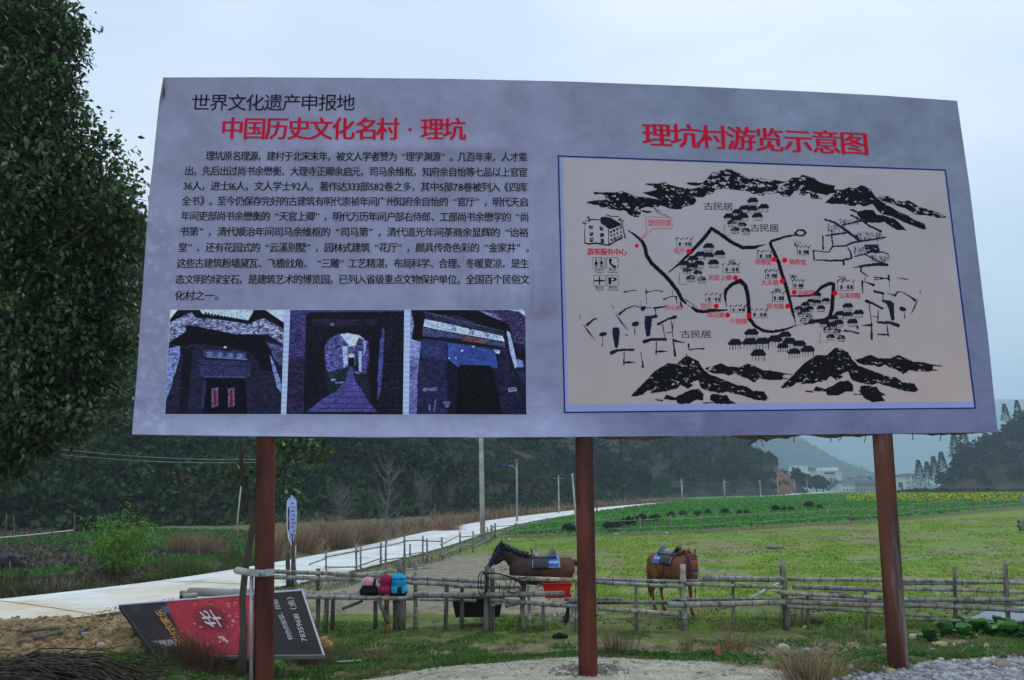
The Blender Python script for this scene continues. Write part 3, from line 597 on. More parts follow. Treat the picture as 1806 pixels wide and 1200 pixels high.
# torn backing and loose ties hanging below the lower edge
rg = MB()
for x0, x1, dp in ((1050, 1190, 9), (1290, 1420, 11), (1420, 1560, 7), (880, 1010, 5), (1600, 1740, 4), (700, 840, 3), (470, 640, 3)):
    n = 14; Vs = []; rg = MB()
    for k in range(n + 1):
        x = x0 + (x1 - x0) * k / n; yb = np.interp(x, bot[:, 0], bot[:, 1]); dd_ = dp * math.sin(math.pi * k / n) * (.5 + .8 * rnd.random()); Vs += [B(x, yb - 1, -.02), B(x, yb + dd_, -.05), B(x, yb + dd_ * .6 - 2, -.11)]
    rg.add(Vs, [(3 * k, 3 * k + 1, 3 * k + 4, 3 * k + 3) for k in range(n)] + [(3 * k + 1, 3 * k + 2, 3 * k + 5, 3 * k + 4) for k in range(n)], lin(95, 82, 66)); rg.build('torn_backing', MT['wood'], board)
for x, ln in ((948, 14), (1095, 12), (1166, 10), (1212, 12), (1280, 14), (1345, 16), (1403, 12), (1467, 12), (1485, 10), (1530, 13), (1612, 11), (1663, 12), (880, 9), (610, 8), (760, 9)):
    mb = MB(); y0 = np.interp(x, bot[:, 0], bot[:, 1]); pts = [B(x + rnd.uniform(-3, 3) * k / 3, y0 - 2 + ln * k / 3, -.03) for k in range(5)]; mb.tube(pts, .004, 5); mb.build('wire_tie', MT['black'], board)
mb = MB(); mb.tube([B(1340, 768, -.03), B(1333, 776, -.03), B(1320, 787, -.03)], [.01, .022, .006], 6); mb.build('torn_rag', MT['bark'], board)
# posts: square steel tubes, leaning a little
def post(pt, pb, wt, wb, m, yoff=.12, sides=14):
    zt = B(*pt, -.09); Yb = zt[1]; a = zt.copy(); d = ray(*pb); b = CAMP + d * ((BO - CAMP) @ BN / (d @ BN)) - BN * .09
    a = a + (a - b) / np.linalg.norm(a - b) * 2.9; b2 = b + (b - a) / np.linalg.norm(b - a) * .4
    n = 9; pts = [b2 + (a - b2) * k / n for k in range(n + 1)]; mb = MB(); mb.tube(pts, [wb] * (n + 1), sides); o = mb.build('post', MT[m], board, smooth=True); return a, b
post((465, 771), (460, 1200), .084, .084, 'rust'); post((1033, 771), (1040, 1178), .082, .084, 'rust'); post((1565, 765), (1592, 1148), .088, .088, 'rustgrey')
# ---------------------------------------------------------------- painting rasters in photograph coordinates
class Raster:
    def __init__(s, x0, y0, x1, y1, step):
        s.x0, s.y0, s.st = x0, y0, step; s.nx = int((x1 - x0) / step) + 1; s.ny = int((y1 - y0) / step) + 1
        s.X, s.Y = np.meshgrid(x0 + np.arange(s.nx) * step, y0 + np.arange(s.ny) * step)
        s.C = np.zeros((s.ny, s.nx, 3)); s.M = np.zeros((s.ny, s.nx), bool)
    def win(s, xa, ya, xb, yb):
        i0 = max(int((ya - s.y0) / s.st) - 1, 0); i1 = min(int((yb - s.y0) / s.st) + 2, s.ny); j0 = max(int((xa - s.x0) / s.st) - 1, 0); j1 = min(int((xb - s.x0) / s.st) + 2, s.nx); return slice(i0, max(i1, i0)), slice(j0, max(j1, j0))
    def poly(s, pts, rough=0, holes=0, hs=6, col=None, sc=5):
        a = np.array(pts, float); w = s.win(a[:, 0].min() - 4, a[:, 1].min() - 4, a[:, 0].max() + 4, a[:, 1].max() + 4); X, Y = s.X[w], s.Y[w]
        if X.size == 0: return
        qx = X + rough * (fbm(X, Y, sc, 3) - .5) * 2; qy = Y + rough * (fbm(X + 77, Y, sc, 3) - .5) * 2; m = poly_inside(qx, qy, pts)
        if holes:
            h = fbm(X * .55 + Y * .3, Y * 1.3 - X * .35, hs, 4); dd_ = poly_dist(X, Y, pts); m &= ~((h > 1 - holes) & (dd_ > .8))
        if col is None: s.M[w] |= m
        else: s.C[w][m] = col
    def stroke(s, pts, wd, rough=.6, dry=0., col=None):
        pts = np.array(pts, float); n = len(pts); wd = np.interp(np.linspace(0, 1, n), np.linspace(0, 1, len(wd)), wd) if hasattr(wd, '__len__') else np.full(n, wd); mw = wd.max() + 3
        w = s.win(pts[:, 0].min() - mw, pts[:, 1].min() - mw, pts[:, 0].max() + mw, pts[:, 1].max() + mw); X, Y = s.X[w], s.Y[w]
        if X.size == 0: return
        best = np.full(X.shape, 9e9)
        for i in range(n - 1):
            x1, y1 = pts[i]; dx, dy = pts[i + 1] - pts[i]; t = np.clip(((X - x1) * dx + (Y - y1) * dy) / (dx * dx + dy * dy + 1e-9), 0, 1)
            best = np.minimum(best, np.hypot(X - x1 - t * dx, Y - y1 - t * dy) - (wd[i] * (1 - t) + wd[i + 1] * t) / 2)
        m = best < rough * (fbm(X, Y, 2.6, 3) - .5) * 2
        if dry: m &= fbm(X * 2, Y * .7, 3, 3) < 1 - dry
        if col is None: s.M[w] |= m
        else: s.C[w][m] = col
def ink_mesh(R_, name, colr, off, parent):
    """merge raster runs into long thin quads of ink"""
    V = []; Fs = []
    for i in range(R_.ny):
        row = R_.M[i]; d = np.diff(np.concatenate([[0], row.astype(int), [0]])); s0 = np.where(d == 1)[0]; e0 = np.where(d == -1)[0]
        for a_, b_ in zip(s0, e0):
            x0 = R_.x0 + (a_ - .5) * R_.st; x1 = R_.x0 + (b_ - .5) * R_.st; y0 = R_.y0 + (i - .5) * R_.st; y1 = y0 + R_.st; n = len(V); V += [(x0, y1), (x1, y1), (x1, y0), (x0, y0)]; Fs.append((n, n + 1, n + 2, n + 3))
    if not V: return
    V = np.array(V); P_ = B(V[:, 0], V[:, 1], off); o = npmesh(name, P_, np.array(Fs), MT['ink'], parent=parent, col=np.tile(np.array(colr), (len(V), 1))); o['kind'] = 'stuff'; return o
def quadgrid(name, c4, nu, nv, off, colf, parent, m='print'):
    tl, tr, br, bl = [np.array(p, float) for p in c4]; u = np.linspace(0, 1, nu)[None, :, None]; v = np.linspace(0, 1, nv)[:, None, None]
    Q = (1 - v) * ((1 - u) * tl + u * tr) + v * ((1 - u) * bl + u * br); Cc = colf(Q[..., 0], Q[..., 1], u[..., 0] + 0 * v[..., 0], v[..., 0] + 0 * u[..., 0]); i = np.arange((nu - 1) * (nv - 1)); r = i // (nu - 1); c = i % (nu - 1); a = r * nu + c
    return npmesh(name, B(Q[..., 0], Q[..., 1], off).reshape(-1, 3), np.stack([a, a + nu, a + nu + 1, a + 1], 1), MT[m], parent=parent, col=np.clip(Cc.reshape(-1, 3) * PK, 0, .9), smooth=True)
# map panel
MAPC = [(992.5, 279), (1664, 302), (1716.5, 709), (1002.6, 714.5)]
def mapcol(x, y, u, v):
    c = ramp(v * .7 + u * .25 + .1 * (fbm(x, y, 90, 3) - .5), [(0, (148, 143, 149)), (.45, (146, 139, 144)), (.75, (152, 141, 140)), (1, (160, 143, 138))]); return c * (1 + .06 * (fbm(x, y, 26, 3) - .5)[..., None])
mp_ = quadgrid('map_panel', MAPC, 60, 40, .0026, mapcol, board); mp_['label'] = 'beige printed map panel'
quadgrid('map_panel_margin', [(987, 277.5), (1666, 302.5), (1718, 719), (997.5, 726.5)], 40, 30, .0020, lambda x, y, u, v: ramp(v, [(0, (118, 132, 165)), (.6, (112, 130, 170)), (1, (124, 136, 180))]), board)
ink = Raster(990, 275, 1725, 730, .85); BL_ = (.010, .010, .014)
def T(pts, ox, oy, s, dx=0, dy=0): return [(ox + x / s + dx, oy + y / s + dy) for x, y in pts]
ink.poly(T([(205,405),(240,390),(300,400),(330,395),(520,400),(600,378),(700,410),(800,455),(960,470),(1130,500),(1180,540),(1140,600),(1020,612),(980,600),(870,630),(880,700),(850,750),(800,748),(760,735),(700,700),(690,670),(640,650),(600,658),(400,625),(440,600),(340,612),(300,600),(290,580),(230,580),(180,560),(110,545),(160,518),(340,512),(390,495),(370,440),(330,425),(230,425)],1020,290,8), .9, .33, 4)
ink.poly(T([(890,650),(1000,660),(1050,680),(980,695),(900,675)],1020,290,8), .8)
ink.stroke(T([(1040,605),(1160,670),(1280,750)],1020,290,8), [1.4,.8], .5); ink.stroke(T([(1090,650),(1140,700),(1240,735)],1020,290,8), [1.4,.6], .5)
ink.poly(T([(940,285),(970,272),(1160,270),(1210,255),(1350,310),(1560,350),(1650,340),(1760,340),(1760,470),(1680,465),(1600,440),(1650,480),(1670,520),(1620,575),(1480,600),(1440,638),(1300,630),(1150,580),(1120,540),(1140,500),(1080,470),(1000,440),(900,400),(1060,375),(1060,310),(1010,300)],1020,290,8), .9, .32, 4)
ink.poly(T([(60,240),(120,220),(260,235),(300,200),(400,100),(440,110),(500,75),(560,55),(620,70),(760,130),(840,180),(900,165),(1100,190),(1300,215),(1200,250),(1190,310),(1280,240),(1370,165),(1450,160),(1490,125),(1540,140),(1620,170),(1650,190),(1700,220),(1806,250),(1806,380),(1650,345),(1700,400),(1740,435),(1600,420),(1580,350),(1500,385),(1450,370),(1480,330),(1400,330),(1340,395),(1250,395),(1200,350),(1090,370),(1040,350),(1020,385),(960,385),(950,360),(900,370),(820,330),(700,320),(560,300),(430,310),(400,360),(330,370),(280,405),(180,400),(0,340),(0,300),(110,310),(200,290),(320,262),(160,265)],1200,290,6.946), .9, .40, 4)
ink.poly(T([(0,140),(50,170),(100,160),(140,200),(230,235),(350,250),(340,300),(440,300),(510,270),(590,285),(650,250),(690,255),(780,310),(820,380),(900,440),(1100,560),(1200,600),(1290,660),(1400,700),(1425,760),(1390,770),(1280,730),(1150,680),(1100,650),(1000,610),(900,590),(830,520),(790,470),(690,500),(620,470),(580,495),(480,480),(450,470),(300,465),(230,455),(280,410),(350,340),(300,345),(250,365),(130,340),(0,300)],1420,290,6.665), .8, .26, 4.5)
ink.poly(T([(850,385),(900,380),(980,375),(1060,420),(1150,445),(1220,425),(1290,470),(1360,510),(1450,530),(1600,590),(1670,630),(1570,635),(1430,600),(1300,595),(1240,560),(1180,520),(1100,500),(1030,470),(980,450),(900,430)],1420,290,6.665), .9, .36, 4)
ink.poly(T([(510,540),(560,525),(620,560),(700,535),(800,540),(840,590),(910,600),(1040,640),(1120,700),(1190,780),(1080,775),(1020,740),(930,680),(850,690),(720,690),(640,630),(600,570)],1420,290,6.665), .9, .2, 4)
inkB = Raster(1010, 370, 1670, 650, .85)
for pts, w_ in [([(230,650),(330,680),(440,750),(560,840),(640,900)],[3,5,4]),([(250,840),(380,820),(480,810)],3),([(205,850),(210,1000)],2.6),([(310,850),(325,960),(280,1030)],2.6),([(330,965),(480,960),(560,920),(700,900),(940,860)],[2.5,3.5,3]),
        ([(90,1015),(270,1035)],2.2),([(95,1015),(105,1130)],2.8),([(130,1125),(280,1135),(430,1130),(545,1105)],[2,4,3]),([(500,985),(530,1030),(545,1100)],[2,3.5]),([(450,1130),(450,1180)],3.4),([(440,715),(650,670),(850,645)],3.2),([(540,600),(660,660),(760,730),(890,790)],3.4),
        ([(580,1085),(680,1060),(760,1040)],2.4),([(700,1060),(850,1140),(970,1180)],2.6),([(640,1195),(860,1165)],2.6),([(880,1030),(970,1050),(985,1120)],[2.4,1])]:
    inkB.stroke(T(pts,1420,290,6.665), w_, .7)
inkB.poly(T([(690,950),(860,940),(880,1050),(720,1040)],1420,290,6.665), 1.2, .35, 3)
for q, n in (([(260,700),(470,790)],34),([(400,640),(620,690)],30),([(580,790),(890,880)],70),([(570,960),(700,1050)],26),([(770,1070),(960,1140)],34)):
    (xa, ya), (xb, yb) = q
    for k in range(n):
        x = rnd.uniform(xa, xb); y = rnd.uniform(ya, yb); inkB.stroke(T([(x, y), (x + 14, y + rnd.uniform(20, 45))],1420,290,6.665), [.9,.5], .3)
for pts, w_ in [([(440,85),(480,75),(560,68)],[2.4,1]),([(650,60),(652,130),(655,200)],[2,.8,.8]),([(650,85),(700,78),(760,68),(810,80)],[3.5,1.6,1,2.2]),([(820,155),(900,125),(940,130),(950,200)],[2.6,1.2,3,.8]),([(905,70),(905,120)],.8),([(395,295),(460,245),(540,215)],[4.5,2.4,1.4]),([(540,215),(590,232),(700,235)],1.3),
        ([(600,170),(605,230)],.9),([(730,240),(830,225)],[4,3]),([(740,240),(745,300)],1.8),([(10,310),(25,345)],1),([(45,395),(100,470),(165,555)],[1,2.8,.8]),([(320,210),(340,245)],1),([(355,290),(410,370),(475,450)],[1,2.8,.8]),([(85,400),(150,345),(190,340)],[5,3,.8]),([(232,510),(232,560),(232,600)],[.8,.8,2]),([(542,415),(540,490)],[.8,1.6]),
        ([(320,668),(380,645),(470,640),(530,640)],[7,5,3.5,4.5]),([(635,562),(700,540),(780,540),(840,540)],[7,5,4,5]),([(440,665),(438,780)],[1.4,2.6]),([(440,765),(480,760),(555,760)],[2,4,.6]),([(750,560),(748,680)],[1.4,2.6]),([(748,658),(790,655),(860,655)],[2,4,.6]),([(600,660),(612,740),(620,805)],[.8,1.4,4.5]),
        ([(765,395),(860,345),(930,325)],[4.5,3,6.5]),([(810,395),(835,540)],1.6),([(890,350),(905,480),(912,560),(930,695)],[1.4,1.2,2,4.5]),([(910,370),(905,480)],1.2),([(850,475),(905,475)],1.2),([(915,550),(960,560),(1025,572)],[5,3,1.6]),([(1060,590),(1062,640)],[4,1]),([(1065,640),(1140,630),(1205,630)],[2.4,2,3.4]),([(455,495),(470,502)],2),([(1040,685),(1040,688)],2)]:
    inkB.stroke(T(pts,1020,500,5.454), w_, .45)
for cx, cy, rx, ry in ((237,490,38,22),(548,392,36,24),(622,242,28,22)): inkB.poly(T([(cx+rx*math.cos(a_*.5),cy+ry*math.sin(a_*.5)-6*math.cos(a_*.5)) for a_ in range(13)],1020,500,5.454), .6)
inkB.poly(T([(330,425),(385,425),(400,460),(385,600),(370,625),(350,620),(325,470)],1020,500,5.454), .6); inkB.poly(T([(640,315),(700,312),(740,300),(770,315),(750,335),(710,340),(690,500),(670,520),(650,500),(635,380)],1020,500,5.454), .6)
for pts, w_ in [([(760,215),(880,200),(1060,175),(1160,190)],[1.5,3,6,4]),([(860,220),(850,260),(940,320)],[3.4,1.6]),([(900,320),(905,380)],1),([(870,380),(875,520)],[4,1]),([(870,385),(920,390),(1000,420)],[2,1.6,5]),([(1010,330),(1180,345)],2.4),([(1010,360),(1120,350)],1.4),([(1180,310),(1185,360)],3.6),([(1190,370),(1195,480)],.9),([(1270,335),(1330,342),(1400,355)],[.8,1.4,2.4]),
        ([(1010,495),(1120,520)],4),([(1115,520),(1115,600)],1.8),([(1160,515),(1255,545)],[1,3]),([(1255,545),(1280,505),(1330,500)],[4,1.4]),([(1340,505),(1420,550),(1490,600)],[1.4,2.4,5]),([(1555,490),(1545,530)],1),([(1525,590),(1480,690),(1440,770)],[.8,2.8,.8]),([(1365,740),(1368,810)],[.8,2]),([(920,610),(1000,640),(1110,700)],[6,3.5,4]),
        ([(950,640),(970,800),(980,900),(980,1050)],[1.6,1.4,2,4.6]),([(1060,700),(1050,860)],[1,2.4]),([(1060,860),(1200,865),(1290,895)],[3.5,5.5,7]),([(855,900),(930,895),(975,890)],[.8,3,5]),([(970,790),(1035,795)],[.8,1.8]),([(1160,890),(1175,1020)],[1.4,3]),([(1040,1000),(1120,1003),(1180,1005)],[.8,4,2]),([(660,960),(740,965),(825,990)],[3.6,2.4,3.4]),([(815,910),(820,955)],[4,1])]:
    inkB.stroke(T(pts,1390,440,6.668), w_, .45)
inkB.poly(T([(1095,595),(1200,600),(1240,640),(1250,830),(1225,845),(1205,820),(1180,700),(1150,640),(1095,612)],1390,440,6.668), .6); inkB.poly(T([(1345+42*math.cos(a_*.5),705+28*math.sin(a_*.5)+8*math.cos(a_*.5)) for a_ in range(13)],1390,440,6.668), .6)
for dx, dy in ((0, 0), (264.2, -15)):
    ink.poly(T([(75,710),(150,640),(220,570),(320,460),(460,370),(500,370),(560,370),(620,320),(650,292),(690,295),(790,340),(830,410),(900,480),(1060,540),(1180,590),(1300,610),(1370,660),(1490,670),(1535,740),(1500,768),(1380,750),(1250,710),(1160,690),(1100,670),(1030,690),(900,660),(830,640),(790,545),(700,580),(740,600),(680,640),(600,595),(560,640),(430,670),(280,685),(350,600),(330,650),(240,665),(210,700),(100,725)],1100,580,6.02,dx,dy), 1.2, .27, 4)
    ink.poly(T([(860,420),(940,400),(1030,365),(1100,400),(1230,410),(1320,368),(1420,410),(1480,440),(1600,450),(1700,475),(1680,545),(1540,545),(1440,530),(1380,575),(1310,530),(1240,510),(1180,470),(1120,500),(1060,480),(960,480),(890,450)],1100,580,6.02,dx,dy), .8, .30, 4)
    ink.stroke(T([(1480,450),(1620,470),(1790,490)],1100,580,6.02,dx,dy), [3,4,1.5], .8, .2); ink.stroke(T([(1500,500),(1620,520),(1740,535)],1100,580,6.02,dx,dy), [5,4,2], .8, .2)
    ink.poly(T([(420,750),(450,700),(540,730),(600,705),(700,650),(800,640),(850,700),(840,760),(760,760),(690,800),(570,800),(555,760)],1100,580,6.02,dx,dy), 1.3, .2, 3.5)
    ink.poly(T([(920,700),(1000,690),(1050,710),(1090,700),(1120,750),(1200,798),(990,800),(920,760)],1100,580,6.02,dx,dy), 1.3, .2, 3.5); ink.stroke(T([(340,755),(410,762)],1100,580,6.02,dx,dy), [2,4,3], .8); ink.stroke(T([(850,790),(980,785)],1100,580,6.02,dx,dy), [2,3,2], .8)
ink.poly(T([(860,650),(1000,700),(1110,705),(1150,770),(1010,780),(930,740)],1370,580,6.02), .8, .1, 4)
# footpaths drawn with a brush
inkC = Raster(1095, 395, 1485, 600, .85)
for pts, w_ in [([(1106,406),(1120,415),(1132,426),(1137.5,437),(1140,450),(1149,465),(1170,484),(1182,497),(1195,514),(1203,529.5)],[1,5,7,7,7,7,6.5]),([(1203,530),(1209,534)],[6,4]),([(1203,531),(1224,546)],[1,1]),([(1207,527),(1229,543)],[1,1]),([(1200,534),(1203,543)],[3,3]),([(1221,543),(1228,548),(1240,550.5),(1254,548),(1282.5,547.5)],[4,6.5,6,6,2.5]),
        ([(1281,541.5),(1278.7,525),(1279.5,513),(1290,502.5),(1305,495.7),(1314,504),(1319,522),(1320.7,547.5),(1321.5,562.5),(1332,576),(1347,584),(1362,585.7),(1383,582),(1404,574.5)],[1.5,4,6,6,8,7,7,7,7,6,5,5,4.5,1.5]),
        ([(1177.5,482),(1197,466.5),(1219.5,444),(1242,420),(1254.7,403.7),(1270,413),(1289,427),(1309,437),(1330,437),(1351,431)],[1,4,6,6.5,6,6.5,6.5,6.5,6,1]),([(1405,414.5),(1385,418),(1360,426),(1358,430),(1363.5,442.5),(1372.5,462),(1380,487.5),(1387.5,510),(1392,528),(1398,552),(1403,568.5)],[2,4,5,5,6,6.5,6.5,6.5,6,5,1.5]),
        ([(1391.5,522.5),(1410,522.5),(1429,521.7),(1439.5,516.5),(1450,506),(1462,500.7),(1469.5,501.5),(1469.5,512),(1467,545),(1463.5,558.5),(1456,564.5),(1435,567.5),(1417,572.7)],[2.5,3.5,4,5,6,6,6.5,7,7,7,7,6,1]),([(1402,411),(1408,406),(1417,407),(1421,411),(1416,416),(1407,416),(1402,412)],3)]:
    inkC.stroke(pts, w_, .7)
# little houses
def village(R_, x0, y0, w, h):
    for k in range(13):
        fx, fy = [(.62,.08),(.45,.28),(.62,.30),(.85,.25),(.30,.38),(.72,.48),(.12,.50),(.28,.56),(.42,.50),(.18,.66),(.40,.72),(.25,.85),(.48,.88)][k]; cx = x0 + fx * w; cy = y0 + fy * h; s = w * .085 * (1.1 if k < 9 else .9)
        R_.poly([(cx - s * 1.3, cy), (cx - s * .6, cy - s * .75), (cx + s * .7, cy - s * .8), (cx + s * 1.3, cy - .1 * s), (cx + s * 1.1, cy + s * .25), (cx - s * 1.1, cy + s * .3)], .5, .15 if k < 9 else .4, 2)
        for q in (-.9, -.4, .1, .6, 1.0): R_.stroke([(cx + q * s, cy + .2 * s), (cx + q * s, cy + s * 1.0)], .7, .25)
        R_.stroke([(cx - s, cy + s), (cx + s, cy + s * .95)], .6, .25)
    for k in range(40):
        a_ = rnd.random() * 6.3; r_ = rnd.random(); cx = x0 + .32 * w + r_ * .09 * w * math.cos(a_); cy = y0 + .52 * h + r_ * .14 * h * math.sin(a_); R_.stroke([(cx, cy), (cx + rnd.uniform(-3, 3), cy + rnd.uniform(-3, 3))], .8, .2)
    R_.stroke([(x0 + .03 * w, y0 + .72 * h), (x0 + .02 * w, y0 + h), (x0 + .2 * w, y0 + h)], .6, .2)
def gate(R_, x0, y0, w, h, k=0):
    R_.stroke([(x0 + 1, y0 + h * .25), (x0 + 1, y0 + h), (x0 + w - 1, y0 + h), (x0 + w - 1, y0 + h * .3)], .8, .3)
    for q in range(4):
        xx = x0 + w * (.05 + .3 * q); R_.stroke([(xx - 2, y0 + h * .22 + (q % 2) * 1.5), (xx + 2.5, y0 + h * .15), (xx + 3, y0 + h * .05)], [1.6, 1], .4)
    for q in (.25, .65, .85): R_.poly([(x0 + w * q - 2, y0 + h * .55), (x0 + w * q + 2, y0 + h * .55), (x0 + w * q + 2, y0 + h * .88), (x0 + w * q - 2, y0 + h * .88)], .3, .3, 1.5)
    R_.stroke([(x0 + w * .45, y0 + h * .7), (x0 + w * .47, y0 + h * .72)], 1.2, .2)
inkD = Raster(1020, 345, 1530, 660, .7)
for a_ in ((1275, 350, 84, 66), (1196, 430, 86, 72), (1400, 516, 66, 58), (1444, 535, 82, 70)): village(inkD, *a_)
for q in ((1325, 588, 24), (1384, 592, 22), (1296, 606, 24), (1322, 605, 26), (1344, 604, 26), (1366, 600, 26), (1392, 604, 24), (1410, 608, 22), (1424, 618, 24), (1337, 625, 26), (1380, 612, 20), (1400, 622, 22)):
    cx, cy, s = q; s *= .42
    inkD.poly([(cx - s * 1.3, cy), (cx - s * .6, cy - s * .75), (cx + s * .7, cy - s * .8), (cx + s * 1.3, cy - .1 * s), (cx + s * 1.1, cy + s * .3), (cx - s * 1.1, cy + s * .3)], .5, .12, 2)
    for z_ in (-.9, -.4, .1, .6, 1.0): inkD.stroke([(cx + z_ * s, cy + .2 * s), (cx + z_ * s, cy + s * 1.1)], .9, .25)
for a_ in ((1192,418,28,18),(1335,440,26,17),(1349,474,22,18),(1361,512,22,20),(1244,516,28,17),(1287,537,27,14),(1323,543,30,17),(1274,463,30,18),(1397,492,20,17),(1476,492,30,21),(1405,432,22,18)): gate(inkD, *a_)
for cx, cy in ((1396,488),(1404,428),(1484,490),(1290,460),(1370,510)):
    for q in range(9): inkD.stroke([(cx + rnd.uniform(-6, 8), cy + rnd.uniform(-3, 8)), (cx + rnd.uniform(-4, 10), cy + rnd.uniform(-3, 8))], .8, .3)
# the visitor centre drawing
for pts, w_ in [([(100,850),(85,900),(90,1110)],[.6,.8,1.6]),([(85,1110),(150,1125),(240,1115),(400,1140),(430,1145)],[2,3,2.4]),([(430,1145),(520,1085),(620,1040)],[2.6,3]),([(425,930),(430,1145)],1.6),([(615,830),(640,960),(660,1040)],[1.6,2.4]),([(130,760),(155,780),(320,785)],[2.4,1.8]),([(105,800),(160,805),(175,780)],[2,1.6]),([(70,830),(110,840)],[2.6,1.6]),([(140,740),(150,775)],1.8),
        ([(395,715),(450,735),(570,740)],[1.8,1.4]),([(560,790),(600,770),(600,810),(640,800)],1.8),([(430,920),(520,890),(610,860)],1)]: inkD.stroke(T(pts,1020,290,8), w_, .4)
inkD.poly(T([(310,750),(390,740),(460,760),(600,840),(600,855),(500,890),(430,920),(390,880),(340,850),(310,830)],1020,290,8), .6)
for cx, cy, a_ in [(175,890,1),(325,905,1),(180,985,1),(335,1000,1),(185,1065,1),(335,1080,1),(460,955,.6),(500,935,.6),(545,915,.6),(595,895,.6),(465,1010,.5),(505,995,.5),(550,975,.5),(600,960,.5),(470,1070,.6),(515,1050,.7),(560,1030,.6),(605,1010,.6)]:
    inkD.poly(T([(cx-28*a_,cy-26*a_),(cx+28*a_,cy-22*a_),(cx+26*a_,cy+30*a_),(cx-22*a_,cy+30*a_)],1020,290,8), .7, .38, 2)
# pictograms
inkE = Raster(1040, 450, 1096, 512, .6)
for x0, y0 in ((1045.5,455),(1069,455),(1046.5,486),(1070,486)):
    inkE.stroke([(x0+1,y0),(x0+20,y0),(x0+21,y0+1),(x0+21,y0+17.5),(x0+20,y0+18.5),(x0+1,y0+18.5),(x0,y0+17.5),(x0,y0+1),(x0+1,y0)], .8, .1)
for cx, k in ((1051.3, 0), (1060.7, 1)):
    inkE.stroke([(cx, 458.3), (cx, 458.8)], 2.4, .05); inkE.poly([(cx-2.6,461),(cx+2.6,461),(cx+2.2,466),(cx-2.2,466)] if k else [(cx-1.6,461),(cx+1.6,461),(cx+3,467),(cx-3,467)], 0); inkE.stroke([(cx-1,466),(cx-1,471)], 1.4, .05); inkE.stroke([(cx+1,466),(cx+1,471)], 1.4, .05)
inkE.stroke([(1056,456.5),(1056,472)], .5, .02); inkE.stroke([(1076.5,459),(1076,464),(1079.5,468.5),(1084,471)], [5,3.2,3.2,5], .1)
inkE.stroke([(1057,489.5),(1057,501.5)], 2.6, .05); inkE.stroke([(1049,495.5),(1065,495.5)], 2.6, .05)
ink_mesh(ink, 'mountain_drawing', BL_, .0032, board); o_ = ink_mesh(inkB, 'rooftop_drawing', (.016, .016, .04), .0034, board); ink_mesh(inkC, 'footpath_drawing', BL_, .0036, board); ink_mesh(inkD, 'house_drawing', (.014, .015, .024), .0038, board); ink_mesh(inkE, 'pictogram', BL_, .0036, board)
# blue border, callout, red dots
def flatline(name, pts, w, colr, off, closed=True):
    pts = np.array(pts + ([pts[0]] if closed else []), float); mb = MB(); mb.col = colr
    for i in range(len(pts) - 1):
        a_, b_ = pts[i], pts[i + 1]; d = (b_ - a_) / np.linalg.norm(b_ - a_); n = np.array([-d[1], d[0]]) * w / 2; e = d * w / 2; q = [a_ - n - e, b_ - n + e, b_ + n + e, a_ + n - e]; q = np.array(q)[::-1]; z = B(q[:, 0], q[:, 1], off + .0001 * i); mb.add(z, [(0, 1, 2, 3)], colr)
    return mb.build(name, MT['ink'], board)
flatline('border_line', [(984.5, 275.5), (1667, 300.5), (1720, 720), (995.8, 727.8)], 2.2, lin(34, 40, 120), .0031)
flatline('callout_outline', [(1139, 383), (1184.5, 384), (1185.5, 403.5), (1152, 403.5), (1130, 424), (1142, 406), (1139.5, 403)], .8, lin(190, 60, 80), .0040)
RED = lin(205, 10, 40, 1.25)
for k, (x, y, r_) in enumerate([(1123,434,3.6),(1214.5,443.5,4.6),(1365,458,4.6),(1383.5,459.5,4.6),(1379,496.5,4.6),(1400.5,516,4.6),(1472.5,517.5,4.6),(1389,540.5,4.6),(1297,490.5,4.6),(1263,540.5,4.6),(1283,556,4.6),(1320.5,557.5,4.6)]):
    q = np.array([(x + r_ * math.cos(-a_ * .5236), y + r_ * math.sin(-a_ * .5236)) for a_ in range(12)]); mb = MB(); mb.add(B(q[:, 0], q[:, 1], .0041), [tuple(range(12))], RED); mb.build('map_marker', MT['ink'], board)
